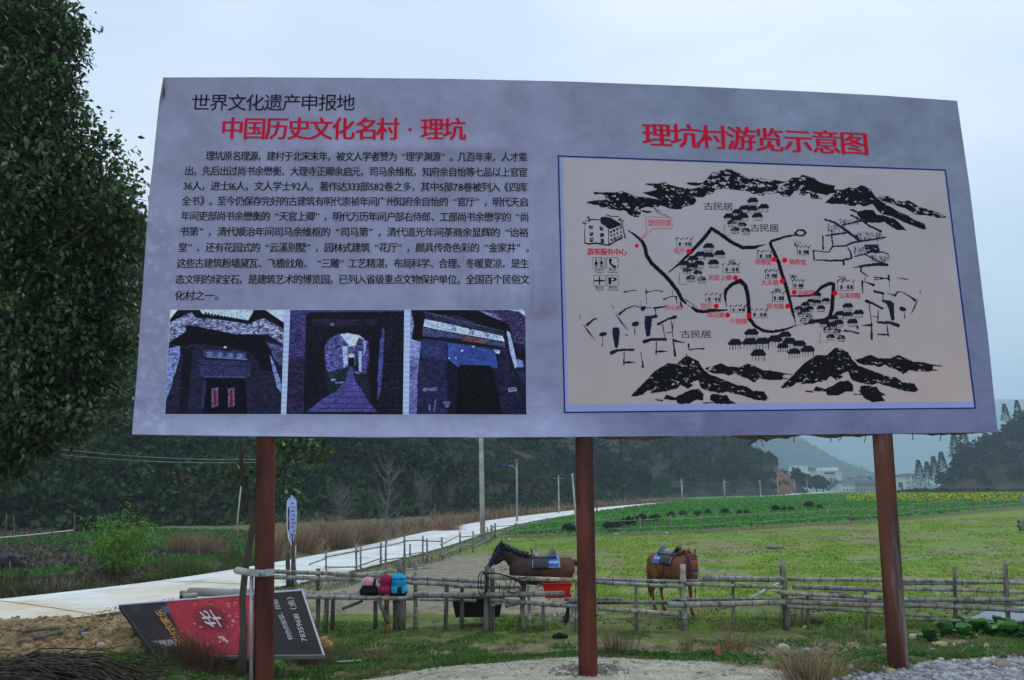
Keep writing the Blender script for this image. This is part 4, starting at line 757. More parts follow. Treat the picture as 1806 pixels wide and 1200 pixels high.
# ---------------------------------------------------------------- lettering
LINES = [  # text, x0, y0, x1, y1, glyph height, colour, style, name
 ('世界文化遗产申报地', 339, 182, 626, 182, 27.5, 'k', 0, 'heading_text'),
 ('中国历史文化名村·理坑', 392, 227.5, 822, 229, 37, 'r', 2, 'heading_text'),
 ('理坑村游览示意图', 1132, 238, 1530, 255, 39, 'r', 2, 'heading_text'),
 ('理坑原名理源，建村于北宋末年，被文人学者赞为“理学渊源”。几百年来，人才辈', 363.4, 275.5, 930, 278, 15.6, 'k', 1, 'body_text'),
 ('出，先后出过尚书余懋衡，大理寺正卿余启元，司马余维枢，知府余自怡等七品以上官宦', 327, 302, 930, 304.6, 15.6, 'k', 1, 'body_text'),
 ('36人，进士16人，文人学士92人，著作达333部582卷之多，其中5部78卷被列入《四库', 323.7, 328.5, 930.5, 331, 15.6, 'k', 1, 'body_text'),
 ('全书》。至今仍保存完好的古建筑有明代崇祯年间广州知府余自怡的“官厅”，明代天启', 320.8, 355, 931, 357, 15.6, 'k', 1, 'body_text'),
 ('年间吏部尚书余懋衡的“天官上卿”，明代万历年间户部右侍郎、工部尚书余懋学的“尚', 319.6, 381.6, 931.6, 383.6, 15.8, 'k', 1, 'body_text'),
 ('书第”，清代顺治年间司马余维枢的“司马第”，清代道光年间茶商余显辉的“诒裕', 317.5, 409, 932.3, 410.8, 15.8, 'k', 1, 'body_text'),
 ('堂”，还有花园式的“云溪别墅”，园林式建筑“花厅”，颇具传奇色彩的“金家井”。', 315, 437, 933, 437.6, 16, 'k', 1, 'body_text'),
 ('这些古建筑粉墙黛瓦、飞檐戗角、“三雕”工艺精湛，布局科学、合理、冬暖夏凉，是生', 312, 465, 933, 465.4, 16, 'k', 1, 'body_text'),
 ('态文明的绿宝石，是建筑艺术的博览园，已列入省级重点文物保护单位，全国百个民俗文', 310, 493.4, 934, 493.4, 16, 'k', 1, 'body_text'),
 ('化村之一。', 308.5, 522, 386, 522, 16, 'k', 1, 'body_text'),
 ('古民居', 1241, 364, 1292, 365.4, 13, 'k', 0, 'map_lettering'), ('古民居', 1323, 402.5, 1373, 403, 13, 'k', 0, 'map_lettering'), ('古民居', 1200, 590, 1254, 590, 13, 'k', 0, 'map_lettering'),
 ('花厅', 1188, 443.5, 1208, 443.8, 9.4, 'm', 1, 'map_lettering'), ('崇德堂', 1331, 462.5, 1361, 463, 9.4, 'm', 1, 'map_lettering'), ('福寿堂', 1391, 462.6, 1421.5, 463, 9.4, 'm', 1, 'map_lettering'),
 ('大夫第', 1342, 499, 1373, 499.5, 9.4, 'm', 1, 'map_lettering'), ('诒裕堂', 1407, 516.6, 1437, 517, 9.4, 'm', 1, 'map_lettering'), ('云溪别墅', 1479, 521.5, 1518, 522, 9.4, 'm', 1, 'map_lettering'), ('尚书第', 1352.5, 540.5, 1383, 541, 9.4, 'm', 1, 'map_lettering'),
 ('天官上卿', 1248.5, 490.5, 1290, 490.5, 9.4, 'm', 1, 'map_lettering'), ('官厅', 1235.5, 540.5, 1256, 540.5, 9.4, 'm', 1, 'map_lettering'), ('司马第', 1246.5, 556.3, 1278, 556.3, 9.4, 'm', 1, 'map_lettering'),
 ('小姐楼', 1286.5, 566.8, 1318, 567.2, 9.4, 'm', 1, 'map_lettering'), ('天心桥', 1171.5, 542.8, 1204, 543.2, 9.4, 'm', 1, 'map_lettering'), ('游客服务中心', 1035.5, 444.3, 1105.5, 445.3, 11.6, 'r', 2, 'map_lettering'),
 ('您所在的位置', 1143, 393.2, 1183, 393.8, 11.5, 'p', 1, 'map_lettering'), ('P', 1073, 495.5, 1088, 495.5, 15.5, 'k', 2, 'pictogram'),
 ('卫生间', 1048, 476.5, 1065, 476.5, 4, 'k', 0, 'pictogram'), ('Toilet', 1048, 480.7, 1065, 480.7, 3.6, 'k', 0, 'pictogram'), ('电话', 1074, 476.5, 1086, 476.5, 4, 'k', 0, 'pictogram'), ('Telephone', 1070, 480.7, 1090, 480.7, 3.6, 'k', 0, 'pictogram'),
 ('医疗点', 1050, 507.6, 1065, 507.6, 4, 'k', 0, 'pictogram'), ('Clinic', 1050.5, 511.6, 1064, 511.6, 3.6, 'k', 0, 'pictogram'), ('停车场', 1073, 507.6, 1088, 507.6, 4, 'k', 0, 'pictogram'), ('Parking', 1072, 511.6, 1090, 511.6, 3.6, 'k', 0, 'pictogram')]
SIGNTXT = '电话余（）0123456789家乐土菜馆特色农主营住宿餐饮休闲娱华欢迎您'
def glyphs(chars, offs, res=2):
    out = {}; tmp = []
    for ch in chars:
        cu = bpy.data.curves.new('glyph', 'FONT'); cu.body = ch; cu.resolution_u = res; cu.offset = offs; o = bpy.data.objects.new('glyph', cu); COL.objects.link(o); tmp.append((ch, o, cu))
    bpy.context.view_layer.update(); dg = bpy.context.evaluated_depsgraph_get()
    for ch, o, cu in tmp:
        me = bpy.data.meshes.new_from_object(o.evaluated_get(dg)); n = len(me.vertices); V = np.zeros(n * 3); me.vertices.foreach_get('co', V); V = V.reshape(-1, 3)[:, :2]; out[ch] = (V, [tuple(p.vertices) for p in me.polygons]); bpy.data.meshes.remove(me)
    for ch, o, cu in tmp: bpy.data.objects.remove(o); bpy.data.curves.remove(cu)
    return out
allch = sorted(set(''.join(l[0] for l in LINES) + SIGNTXT)); _g = glyphs(allch, 0.0); G = {0: _g, 1: _g, 2: _g}
ref = G[0]['国'][0]; EM_H = ref[:, 1].max() - ref[:, 1].min(); EM_B = (ref[:, 1].max() + ref[:, 1].min()) / 2; EM_W = ref[:, 0].max() - ref[:, 0].min()
HALF = set('0123456789ToiletTelephoneClinicParkingP')
def layout(text, style):
    """returns verts (in em units: x along, y up, centred vertically), faces, total width"""
    cell = EM_W * 1.12; x = 0; V = []; Fs = []; n = 0
    for ch in text:
        g, fc = G[style][ch]; w = cell
        if ch in HALF: w = (g[:, 0].max() - g[:, 0].min()) + EM_W * .10
        if len(g):
            gx0, gx1 = g[:, 0].min(), g[:, 0].max(); gw = gx1 - gx0
            if ch in '，。、”》）': ox = x + cell * .08 - gx0
            elif ch in '“《（': ox = x + cell * .92 - gx1
            else: ox = x + (w - gw) / 2 - gx0
            reps = [(0, 0)] if style == 0 else [(-.010, 0), (.010, .0001)] if style == 1 else [(-.026, 0), (-.009, .0001), (.009, .0002), (.026, .0003)]
            for dx, dz in reps:
                V += [(p[0] + ox + dx * EM_W / .9, p[1] - EM_B, dz) for p in g]; Fs += [tuple(i + n for i in f) for f in fc]; n += len(g)
        x += w
    V = np.array(V); a_, b_ = V[:, 0].min(), V[:, 0].max(); V[:, 0] -= a_; return V, Fs, b_ - a_
INK = {'k': (.011, .012, .016), 'r': lin(176, 22, 50, 1.3), 'm': lin(190, 18, 70, 1.3), 'p': lin(196, 50, 90, 1.2)}
for text, x0, y0, x1, y1, gh, ck, style, nm in LINES:
    V, Fs, w = layout(text, style); s = V[:, 0] / w; bx = x0 + (x1 - x0) * s; by = y0 + (y1 - y0) * s; up = V[:, 1] / EM_H * gh; shear = (bx - 862) / (by + 6380)
    px = bx - shear * up; py = by - up; Pw = B(px, py, .0044) + BN * V[:, 2:3]; mb = MB(); mb.add(Pw, Fs, INK[ck]); o = mb.build(nm, MT['ink'], board)
    if nm in ('body_text', 'map_lettering', 'pictogram', 'heading_text'): o['kind'] = 'stuff'
    o['label'] = ('red ' if ck in 'rmp' else 'black ') + 'printed Chinese lettering' if nm != 'pictogram' else 'black printed caption or letter'
# ---------------------------------------------------------------- three printed photographs
class Paint:
    def __init__(s, x, y): s.x, s.y = x, y; s.c = np.zeros(x.shape + (3,))
    def fill(s, c): s.c[:] = lin(*c)
    def poly(s, pts, c, r=0, k=1., sc=6, tex=0, ts=4, soft_=0):
        x = s.x + r * (fbm(s.x, s.y, sc, 3) - .5) * 2; y = s.y + r * (fbm(s.x + 91, s.y, sc, 3) - .5) * 2; m = poly_inside(x, y, pts).astype(float)
        if soft_: m = np.where(m > 0, np.clip(.5 + poly_dist(x, y, pts) / soft_, 0, 1), np.clip(.5 - poly_dist(x, y, pts) / soft_, 0, 1))
        col = np.array(lin(*c)) * np.ones(x.shape + (1,))
        if tex: col = col * np.clip(1 + tex * (fbm(s.x * .8, s.y * 1.6, ts, 4) - .5) * 4, .15, 2.5)[..., None]
        s.c = s.c * (1 - m[..., None] * k) + col * m[..., None] * k
    def line(s, a, b, w, c, k=1.):
        dx, dy = b[0] - a[0], b[1] - a[1]; t = np.clip(((s.x - a[0]) * dx + (s.y - a[1]) * dy) / (dx * dx + dy * dy), 0, 1); d = np.hypot(s.x - a[0] - t * dx, s.y - a[1] - t * dy); m = np.clip((w / 2 + .5 - d), 0, 1)[..., None] * k; s.c = s.c * (1 - m) + np.array(lin(*c)) * m
    def rows(s, pts, step, c, k=.5, slope=0):
        m = poly_inside(s.x, s.y, pts) & (np.mod(s.y + slope * s.x, step) < step * .32); s.c[m] = s.c[m] * (1 - k) + np.array(lin(*c)) * k
def Q6(pts, ox, oy=540): return [(ox + x / 6, oy + y / 6) for x, y in pts]
def mottle(c, x, y):
    g_ = c.mean(-1, keepdims=True); c = (c * .84 + g_ * np.array([.13, .16, .22])) ; k = 1 + 1.1 * (fbm(x * .7, y * 1.3, 2.4, 3) - .5) + .5 * (fbm(x, y, 14, 3) - .5); c = c * np.clip(k, .3, 2)[..., None]; sp = (fbm(x * 1.1 + 40, y * .9, 2.0, 2) > .72); c[sp] = c[sp] * 1.5 + np.array([.006, .008, .022]); br = (np.mod(y + .12 * x, 4.2) < .9) & (fbm(x, y, 20, 2) > .45); c[br] = c[br] * .78; return np.clip(c, .001, 1)
def photo1(x, y, u, v):
    p = Paint(x, y); p.fill((22, 20, 40)); q = lambda pts: Q6(pts, 290)
    p.poly(q([(0,700),(100,420),(250,300),(420,350),(1240,480),(1280,1150),(0,1150)]), (26,24,48), 0, 1, tex=.5, ts=5)
    p.poly(q([(60,30),(150,30),(60,140)]), (190,200,225)); p.poly(q([(370,30),(950,30),(900,150),(880,150),(400,80)]), (165,185,220), .6); p.poly(q([(1050,30),(1280,30),(1270,180)]), (165,185,220))
    p.poly(q([(60,180),(230,80),(290,70),(330,130),(520,140),(880,190),(1050,130),(1270,250),(1270,420),(1100,300),(760,300),(520,250),(420,240),(330,215),(240,200),(225,270),(50,390)]), (112,114,152), .8, 1, tex=1.1, ts=3.2)
    p.poly(q([(60,150),(140,60),(290,30),(370,35),(400,85),(560,100),(760,145),(880,160),(950,60),(1040,40),(1270,190),(1270,235),(1050,120),(980,150),(900,190),(760,165),(520,130),(340,115),(290,60),(70,170)]), (10,9,16), .9)
    for k in range(14): cx = 440 + k * 33; cy = 78 + k * 6.4; p.poly(q([(cx-11,cy-14),(cx+11,cy-10),(cx+10,cy+12),(cx-11,cy+8)]), (8,8,14))
    for k in range(9): cx = 1080 + k * 24; cy = 75 + k * 15; p.poly(q([(cx-9,cy-12),(cx+9,cy-8),(cx+8,cy+10),(cx-9,cy+8)]), (8,8,14))
    p.poly(q([(50,390),(180,330),(240,270),(230,190),(260,210),(420,230),(560,270),(760,300),(920,310),(1080,320),(1050,400),(1240,490),(1180,520),(900,500),(860,470),(420,410),(330,400),(200,430),(60,400)]), (7,6,12), .8)
    p.poly(q([(50,450),(160,420),(170,500),(130,660),(70,860),(20,1000),(30,700)]), (110,125,185), 1.2, .9, tex=.6, ts=4); p.poly(q([(1120,520),(1160,600),(1250,860),(1235,920),(1190,860),(1130,600)]), (115,130,190), 1.0, .9, tex=.5); p.poly(q([(1080,380),(1260,430),(1250,640),(1160,560),(1130,470)]), (70,70,120), .8, .9, tex=.7)
    p.poly(q([(200,450),(330,420),(290,1140),(160,1140)]), (8,7,16), .5, .85); p.poly(q([(940,500),(1110,520),(1150,700),(960,660)]), (8,7,14), .5)
    p.poly(q([(300,460),(380,460),(330,1140),(240,1140)]), (30,28,54), 0, .9, tex=.5, ts=2); p.poly(q([(370,560),(910,600),(910,740),(860,760),(420,745),(370,740)]), (44,44,84), 0, 1, tex=.35, ts=3); p.rows(q([(370,560),(910,600),(910,740),(420,745),(370,740)]), 2.6, (14,13,30), .6, -.06)
    p.poly(q([(415,460),(860,490),(870,570),(410,530)]), (46,48,96), 0, 1, tex=.3); 
    for k, cx in enumerate((480, 590, 700, 800)): 
        cy = 505 + k * 7
        for a_ in (-12, 4, 16): p.line(q([(cx-28,cy+a_)])[0], q([(cx+28,cy+a_+3)])[0], .9, (120,140,200), .8)
        p.line(q([(cx,cy-24)])[0], q([(cx+4,cy+24)])[0], .9, (120,140,200), .8)
    p.line(q([(440,537)])[0], q([(870,565)])[0], 1.4, (110,125,180), .8); p.line(q([(370,620)])[0], q([(900,650)])[0], 1.2, (6,6,12)); p.line(q([(415,745)])[0], q([(860,755)])[0], 1.4, (80,85,150), .7)
    p.poly(q([(900,560),(990,580),(1060,1140),(960,1140)]), (26,24,50), 0, .9, tex=.4); p.poly(q([(440,770),(850,770),(880,1140),(400,1140)]), (6,5,10)); p.poly(q([(415,790),(450,790),(420,1080),(390,1080)]), (38,40,90), .3, .8); p.poly(q([(860,770),(900,770),(930,1100),(890,1100)]), (26,26,60), .3, .8)
    for cx in (535, 708):
        p.poly(q([(cx-35,870),(cx+32,865),(cx+34,1060),(cx-34,1075)]), (92,84,130), .5, .9, tex=.5, ts=2); p.poly(q([(cx-18,880),(cx+16,878),(cx+18,1050),(cx-16,1055)]), (110,14,26), .4); p.line(q([(cx,890)])[0], q([(cx,1050)])[0], 1, (60,6,12), .6)
    p.poly(q([(630,428),(660,430),(655,446),(628,444)]), (190,190,200)); return mottle(p.c, x, y)
def photo2(x, y, u, v):
    p = Paint(x, y); p.fill((14, 12, 24)); q = lambda pts: Q6(pts, 500)
    p.poly(q([(20,40),(300,40),(240,110),(210,1140),(20,1140)]), (50,44,98), 0, 1, tex=.55, ts=4); p.poly(q([(20,560),(230,540),(210,1140),(20,1140)]), (28,20,42), 2, .8, tex=.5)
    for yy in (90,205,300,365,455,540,650,760,830,980): p.line(q([(60,yy)])[0], q([(240,yy-4)])[0], .9, (12,10,26), .8)
    p.poly(q([(120,300),(200,300),(195,365),(115,365)]), (30,28,66), .3, .8); p.poly(q([(60,40),(1270,40),(1270,62),(300,66)]), (52,46,104), .4, .9)
    p.poly(q([(1060,80),(1270,80),(1260,1140),(990,1140),(1020,600)]), (20,15,30), 0, 1, tex=.7, ts=4); p.poly(q([(1050,230),(1070,260),(1060,500),(1030,900),(1000,1000),(1000,700),(1020,400)]), (66,66,140), 1.2, .8, tex=.5); p.poly(q([(300,140),(1000,140),(990,210),(310,210)]), (30,26,48), 1, .8, tex=.6)
    p.poly(q([(500,180),(540,185),(530,215),(495,210)]), (70,80,130)); p.poly(q([(430,440),(470,360),(560,300),(680,290),(800,310),(890,380),(910,460),(900,720),(920,1000),(960,1080),(980,1120),(250,1120),(500,960),(440,800)]), (24,22,40), .4)
    p.poly(q([(435,440),(470,365),(560,305),(640,295),(680,420),(680,640),(500,760),(450,640)]), (72,66,128), .5, 1, tex=.9, ts=3); p.poly(q([(600,300),(680,290),(800,310),(870,360),(860,400),(780,420),(700,430)]), (175,185,225), .6); p.poly(q([(760,420),(800,330),(900,370),(905,560),(870,720),(800,700)]), (62,58,118), .5, 1, tex=.9, ts=2.5)
    p.poly(q([(620,430),(690,420),(680,620),(640,650)]), (150,165,215), .6, .9, tex=.4); p.poly(q([(795,480),(830,480),(820,720),(800,715)]), (150,170,225), .5, .9); p.poly(q([(845,370),(880,370),(860,520),(845,520)]), (130,140,200), .5, .9); p.poly(q([(680,430),(760,430),(760,640),(680,640)]), (90,86,140), .5, .9, tex=.8, ts=2); p.poly(q([(690,510),(750,510),(750,545),(690,545)]), (180,190,225)); p.poly(q([(690,550),(750,550),(755,640),(685,640)]), (16,18,22))
    p.poly(q([(480,700),(690,640),(660,840),(540,960),(480,900)]), (18,34,36), .8, .9, tex=.6, ts=2.5); p.poly(q([(745,660),(850,720),(900,900),(880,960),(800,860)]), (16,30,32), .8, .9, tex=.6, ts=2.5)
    p.poly(q([(700,645),(735,645),(760,800),(830,890),(900,1010),(990,1120),(250,1120),(420,980),(560,900),(650,800)]), (62,56,128), .3, 1, tex=.25, ts=4)
    for k, yy in enumerate((670,700,730,762,795,835,905,965,1035,1085)): p.line(q([(600 - k*32 + 60,yy)])[0], q([(760+k*22,yy)])[0], .8 + .08*k, (20,18,50), .8)
    p.poly(q([(505,770),(550,768),(548,790),(505,795)]), (110,125,180)); p.poly(q([(545,805),(640,800),(640,818),(550,822)]), (100,105,170)); p.poly(q([(760,690),(810,715),(800,722),(750,700)]), (120,130,190)); return mottle(p.c, x, y)
def photo3(x, y, u, v):
    p = Paint(x, y); p.fill((20, 18, 40)); q = lambda pts: Q6(pts, 715)
    p.poly(q([(30,40),(110,40),(80,360),(170,380),(130,700),(120,1150),(30,1150)]), (112,118,180), .8, 1, tex=.5, ts=5); p.poly(q([(40,560),(130,600),(120,1150),(30,1150)]), (82,76,140), .8, .8, tex=.6)
    p.poly(q([(60,40),(740,40),(1120,200),(1100,260),(1050,290),(200,90),(180,360),(60,350),(90,200)]), (12,10,18), .5); p.poly(q([(210,80),(560,110),(1050,300),(1050,330),(210,140)]), (34,34,66), .5, 1, tex=.7); p.line(q([(190,60)])[0], q([(1040,270)])[0], 1, (90,92,120), .7); p.poly(q([(740,45),(1270,45),(1270,420),(1150,380),(1100,200),(1000,150)]), (48,42,78), .8, 1, tex=.9, ts=3); p.poly(q([(1100,45),(1200,60),(1270,110),(1270,60),(1250,45)]), (170,185,225)); p.poly(q([(780,45),(960,90),(1010,150),(900,110)]), (110,112,160), .8, .8, tex=.6)
    for yy in (100,165,235,335): p.poly(q([(100,yy-22),(160,yy-22),(158,yy+18),(98,yy+18)]), (8,7,14), .6)
    p.poly(q([(205,140),(335,165),(1030,320),(1050,380),(900,350),(340,250),(190,215)]), (165,180,220), .3, 1, tex=.12)
    p.line(q([(340,165)])[0], q([(345,250)])[0], .8, (30,30,60)); p.line(q([(960,310)])[0], q([(975,370)])[0], .8, (30,30,60)); p.line(q([(200,180)])[0], q([(560,290)])[0], .6, (20,20,50), .8)
    for cx, cy in ((510, 240), (700, 278), (858, 312)):
        for a_, b_, c_, d_ in ((-25,-22,-5,-30),(-20,-5,-22,15),(-5,-28,-8,12),(5,-20,22,-8),(0,0,26,4),(0,18,24,22),(14,-10,12,24)): p.line(q([(cx+a_,cy+b_)])[0], q([(cx+c_,cy+d_)])[0], 1.3, (22,24,70))
    p.poly(q([(185,225),(560,300),(1050,390),(1060,440),(560,345),(180,320)]), (60,62,104), .4, 1, tex=.6, ts=2); p.poly(q([(570,310),(820,350),(830,400),(600,365)]), (92,56,50), .5, 1, tex=.35); p.line(q([(170,330)])[0], q([(1080,460)])[0], 2.2, (10,10,18)); p.line(q([(180,350)])[0], q([(1080,475)])[0], 1, (60,64,100), .8)
    p.poly(q([(180,370),(440,390),(450,1150),(120,1150),(150,700),(150,480)]), (28,28,62), 0, 1, tex=.45, ts=6); p.poly(q([(180,370),(430,390),(430,560),(165,540)]), (40,46,98), 2, .8, tex=.3, ts=6, soft_=10); p.poly(q([(445,390),(950,470),(990,650),(940,660),(880,630),(590,620),(560,650),(450,560)]), (38,62,138), .4, 1, tex=.22, ts=6); p.poly(q([(950,470),(1070,480),(1240,1000),(1270,1150),(1020,1150),(1000,800)]), (22,22,48), .3, 1, tex=.5, ts=5)
    p.poly(q([(1070,260),(1110,290),(1190,640),(1160,660),(1110,500)]), (140,155,205), .5); p.poly(q([(1180,560),(1240,580),(1250,650),(1190,650)]), (110,118,175), .5); p.poly(q([(1150,480),(1270,490),(1270,560),(1190,560)]), (12,10,20), .4); p.poly(q([(1190,690),(1270,690),(1270,800),(1220,800)]), (30,30,66), .4, 1, tex=.4)
    p.poly(q([(450,560),(560,650),(560,1150),(440,1150)]), (14,14,32), .5, .9, tex=.4); p.poly(q([(560,660),(600,625),(880,630),(930,680),(970,860),(1020,1150),(540,1150)]), (5,4,8)); p.line(q([(440,380)])[0], q([(445,1100)])[0], .9, (8,8,16)); p.line(q([(950,470)])[0], q([(1030,800)])[0], 1, (8,8,16)); p.line(q([(1080,480)])[0], q([(1260,1010)])[0], 1.2, (8,8,16))
    for a_ in ([(180,870),(350,860),(340,895),(190,905)],[(235,1040),(270,1040),(265,1110),(245,1100)],[(305,1000),(330,990),(315,1120),(295,1110)],[(390,1010),(480,1015),(450,1080),(420,1070)]): p.poly(q(a_), (84,82,140), 1.6, .9, tex=.3)
    for a_ in ([(590,465),(612,462),(605,485),(585,480)],[(455,545),(470,545),(470,560),(455,560)],[(525,545),(540,545),(540,565),(527,563)],[(930,460),(1000,470),(1000,505),(960,500)],[(700,420),(735,425),(730,440),(705,436)]): p.poly(q(a_), (150,170,215), .5)
    p.poly(q([(1085,870),(1170,858),(1180,900),(1095,912)]), (110,118,185)); p.poly(q([(1095,878),(1160,870),(1163,885),(1100,895)]), (40,30,70), .4); p.poly(q([(1125,876),(1140,874),(1142,886),(1127,888)]), (170,30,60)); p.poly(q([(718,955),(726,955),(726,965),(718,965)]), (60,60,80)); return mottle(p.c, x, y)
strips = quadgrid('photo_gap', [(300, 546.5), (925.5, 546.5), (929, 731.8), (291, 731.8)], 60, 60, .0022, lambda x, y, u, v: ramp(.5 + .5 * np.sin(y * 1.3), [(0, (136, 152, 196)), (1, (172, 186, 222))]), board)
for c4, fn, lb in (([(301, 547), (502, 547), (495.5, 731), (291.5, 731)], photo1, 'dark blue printed photograph of an old gatehouse with red couplets'), ([(512, 547), (713, 547), (710.5, 731.5), (505, 731)], photo2, 'dark violet printed photograph of a lane seen through an arch'), ([(724, 547), (926, 547), (928.5, 731.5), (721, 731)], photo3, 'dark blue printed photograph of a brick doorway with a plaque')):
    o = quadgrid('photo_print', c4, 290, 260, .0030, fn, board); o['label'] = lb
# ================================================================== FENCES
BAM = [(.34, .33, .29), (.29, .29, .27), (.38, .35, .28), (.25, .26, .25), (.31, .29, .23)]
def bamboo(name, a, b, r_full, parent, sag=0., col=None, hollow=True, wood=False, taper=.9):
    r = r_full * (1.0 if wood else .88); a = np.array(a, float); b = np.array(b, float); Ln = np.linalg.norm(b - a); n = max(int(Ln / .28), 2); pts = []; rad = []; c0 = np.array(col or rnd.choice(BAM)) * (.85 + .3 * rnd.random())
    mb = MB(); bow = np.array([rnd.uniform(-1, 1), rnd.uniform(-1, 1), rnd.uniform(-1, 1)]) * .006 * Ln; V = []; 
    for k in range(n + 1):
        t = k / n; p = a + (b - a) * t + bow * math.sin(math.pi * t) + np.array([0, 0, -sag * math.sin(math.pi * t)]); d = (b - a) / Ln; rr = r * (1 - (1 - taper) * t)
        if wood: pts.append(p + np.array([rnd.uniform(-1, 1), rnd.uniform(-1, 1), 0]) * r * .12); rad.append(rr * rnd.uniform(.9, 1.1))
        elif k in (0, n): pts.append(p); rad.append(rr)
        else:
            for o_, k_ in ((-.018, .97), (-.004, 1.13), (.006, 1.13), (.018, .96)): pts.append(p + d * o_); rad.append(rr * k_)
    mb.tube(pts, rad, 8, col=tuple(c0))
    if not wood:
        for i in range(len(pts)):
            if rad[i] > 0 and 1 <= i < len(pts) - 1 and (i - 1) % 4 in (1, 2):
                for q in range(8): mb.c[i * 8 + q] = tuple(c0 * .38)
    if hollow and not wood:      # dark open end
        d = (b - a) / Ln
        for e, s in ((a, -1), (b, 1)): q0 = e + d * s * .002; mb.tube([q0, q0 + d * s * .001], r * .62, 8, col=(.03, .028, .025))
    return mb.build(name, MT['wood' if wood else 'bamboo'], parent, smooth=True)
def node_darken(): pass
def pole(px, ytop, ybot, r, parent, Y, lean=0, name='post', wood=False, col=None):
    a = P(px, ybot, Y); z = gz(a[0], a[1]); b = P(px + lean, ytop, Y); a[2] = min(a[2], z) - .12 if abs(a[2] - z) < .5 else z - .12
    return bamboo(name, a, b, r, parent, wood=wood, col=col)
Y0 = 15.25
fence = empty('bamboo_fence', (3, Y0, -0.9), 'low fence of thick weathered bamboo rails in front of the two horses', 'fence')
# posts (px, top, bottom, radius, lean)
for px, t_, b_, r_, l_, w_ in [(858, 999, 1094, .055, 0, 1), (868, 1003, 1088, .05, 0, 1), (1018, 999, 1092, .06, 0, 0), (1122, 1024, 1094, .035, 0, 1), (1206, 995, 1096, .068, -2, 0), (1292, 1024, 1100, .032, 0, 1), (1386, 998, 1098, .062, -6, 1), (1379, 987, 1000, .035, 0, 1),
        (1424, 1046, 1100, .032, 0, 1), (1526, 1035, 1100, .032, 0, 1), (1684, 1003, 1106, .042, 0, 1), (1776, 995, 1087, .045, -3, 1), (925, 1035, 1092, .045, -6, 1), (935, 1035, 1092, .04, -3, 0), (958, 1066, 1088, .035, 0, 1), (1010, 1072, 1090, .04, 0, 0)]:
    if px == 1379: bamboo('post', P(1382, 1080, Y0 + .12), P(1379, 987, Y0 + .12), .04, fence, wood=True); continue
    pole(px, t_, b_, r_, fence, Y0, l_, wood=bool(w_), col=(.20, .19, .165) if w_ else (.36, .36, .31))
RAILS = [(862, 1018, 1022, 1024, .052, -.08), (800, 1034, 922, 1036, .040, .0), (728, 1050, 996, 1047, .060, -.08), (864, 1058, 1020, 1070, .045, -.09), (1050, 1021, 1203, 1026, .036, .05), (1050, 1027, 1206, 1035, .042, -.09),
  (1055, 1073, 1196, 1084, .050, -.09), (1240, 1020, 1383, 1022, .062, -.06), (1208, 1024, 1260, 1024, .025, .08), (1210, 1030, 1380, 1036, .042, -.09), (1178, 1067, 1384, 1062, .062, -.10), (1390, 1022, 1806, 1029, .042, .09), (1806, 1026, 1560, 1029, .040, .12),
  (1399, 1035, 1568, 1042, .052, -.06), (1560, 1038, 1830, 1046, .040, .08), (1374, 1045, 1640, 1060, .050, -.09), (1600, 1057, 1830, 1057, .052, -.09), (1385, 1061, 1620, 1069, .052, -.02), (1590, 1066, 1830, 1079, .055, -.09), (1388, 1070, 1640, 1087, .040, -.10), (1556, 1091, 1694, 1095, .040, -.09),
  (1690, 1061, 1830, 1067, .045, .14), (1700, 1092, 1760, 1096, .03, .2), (1404, 1057, 1600, 1063, .04, .1)]
for x0, y0, x1, y1, r_, dy in RAILS: bamboo('rail', P(x0, y0, Y0 + dy), P(x1, y1, Y0 + dy), r_, fence)
for x0, y0, x1, y1, dy in [(995, 1057, 1096, 1057, .05), (1000, 1062, 1212, 1064, .18), (1185, 1055, 1410, 1060, .22)]:
    a, b = P(x0, y0, Y0 + dy), P(x1, y1, Y0 + dy); mb = MB(); mb.box((a + b) / 2, (np.linalg.norm(b - a), .20, .045), col=(.20, .20, .175)); bevel(mb.build('plank', MT['wood'], fence), .006)
for a_, b_ in (((1264, 1075), (1292, 1068)), ((1704, 1082), (1714, 1072)), ((866, 1068), (884, 1064)), ((893, 1070), (920, 1063)), ((1194, 1084), (1201, 1078))): bamboo('rail_stub', P(*a_, Y0 - .1), P(*b_, Y0 + .25), .035, fence)
mb = MB(); 
o = bamboo('white_pipe', P(1321, 1056, Y0 + .1), P(1379, 1027, Y0 + .1), .028, fence, col=(.75, .78, .82)); o['label'] = 'white plastic pipe leaning between the rails'
# left stretch with the bench
bench = empty('bamboo_bench', (-4, Y0, -.9), 'long low bench of bamboo poles with three bags lying on it', 'bench')
for k, (x0, y0, x1, y1) in enumerate([(318, 1046, 728, 1056), (330, 1044, 724, 1053), (360, 1046, 720, 1051), (400, 1046, 716, 1049), (425, 1045, 712, 1047)]):
    bamboo('seat_pole', P(x0, y0, Y0 - .15 + .14 * k), P(x1, y1, Y0 - .15 + .14 * k), .05, bench, col=(.34, .33, .29))
for px, t_, b_, r_, l_, dy in [(573, 1050, 1092, .05, 4, -.1), (588, 1058, 1080, .045, 0, .3), (662, 1060, 1088, .045, 0, .3), (683, 1099, 1052, .04, 0, -.15), (704, 1056, 1090, .12, 0, .25), (684, 1049, 1088, .05, -2, -.12)]:
    if px == 683: bamboo('leg', P(684, 1101, Y0 - .2), P(667, 1054, Y0 - .2), .042, bench, wood=True, col=(.2, .19, .17)); continue
    pole(px, t_, b_, r_, bench, Y0 + dy, l_, 'leg', wood=True, col=(.30, .17, .07) if px == 684 else (.18, .17, .15))
bamboo('brace', P(604, 1074, Y0 - .1), P(640, 1060, Y0 + .1), .03, bench, wood=True, col=(.18, .17, .15))
lfence = empty('bamboo_fence', (-4, Y0 + .4, -.9), 'left stretch of bamboo railing behind the bench, tied to the billboard post side', 'fence')
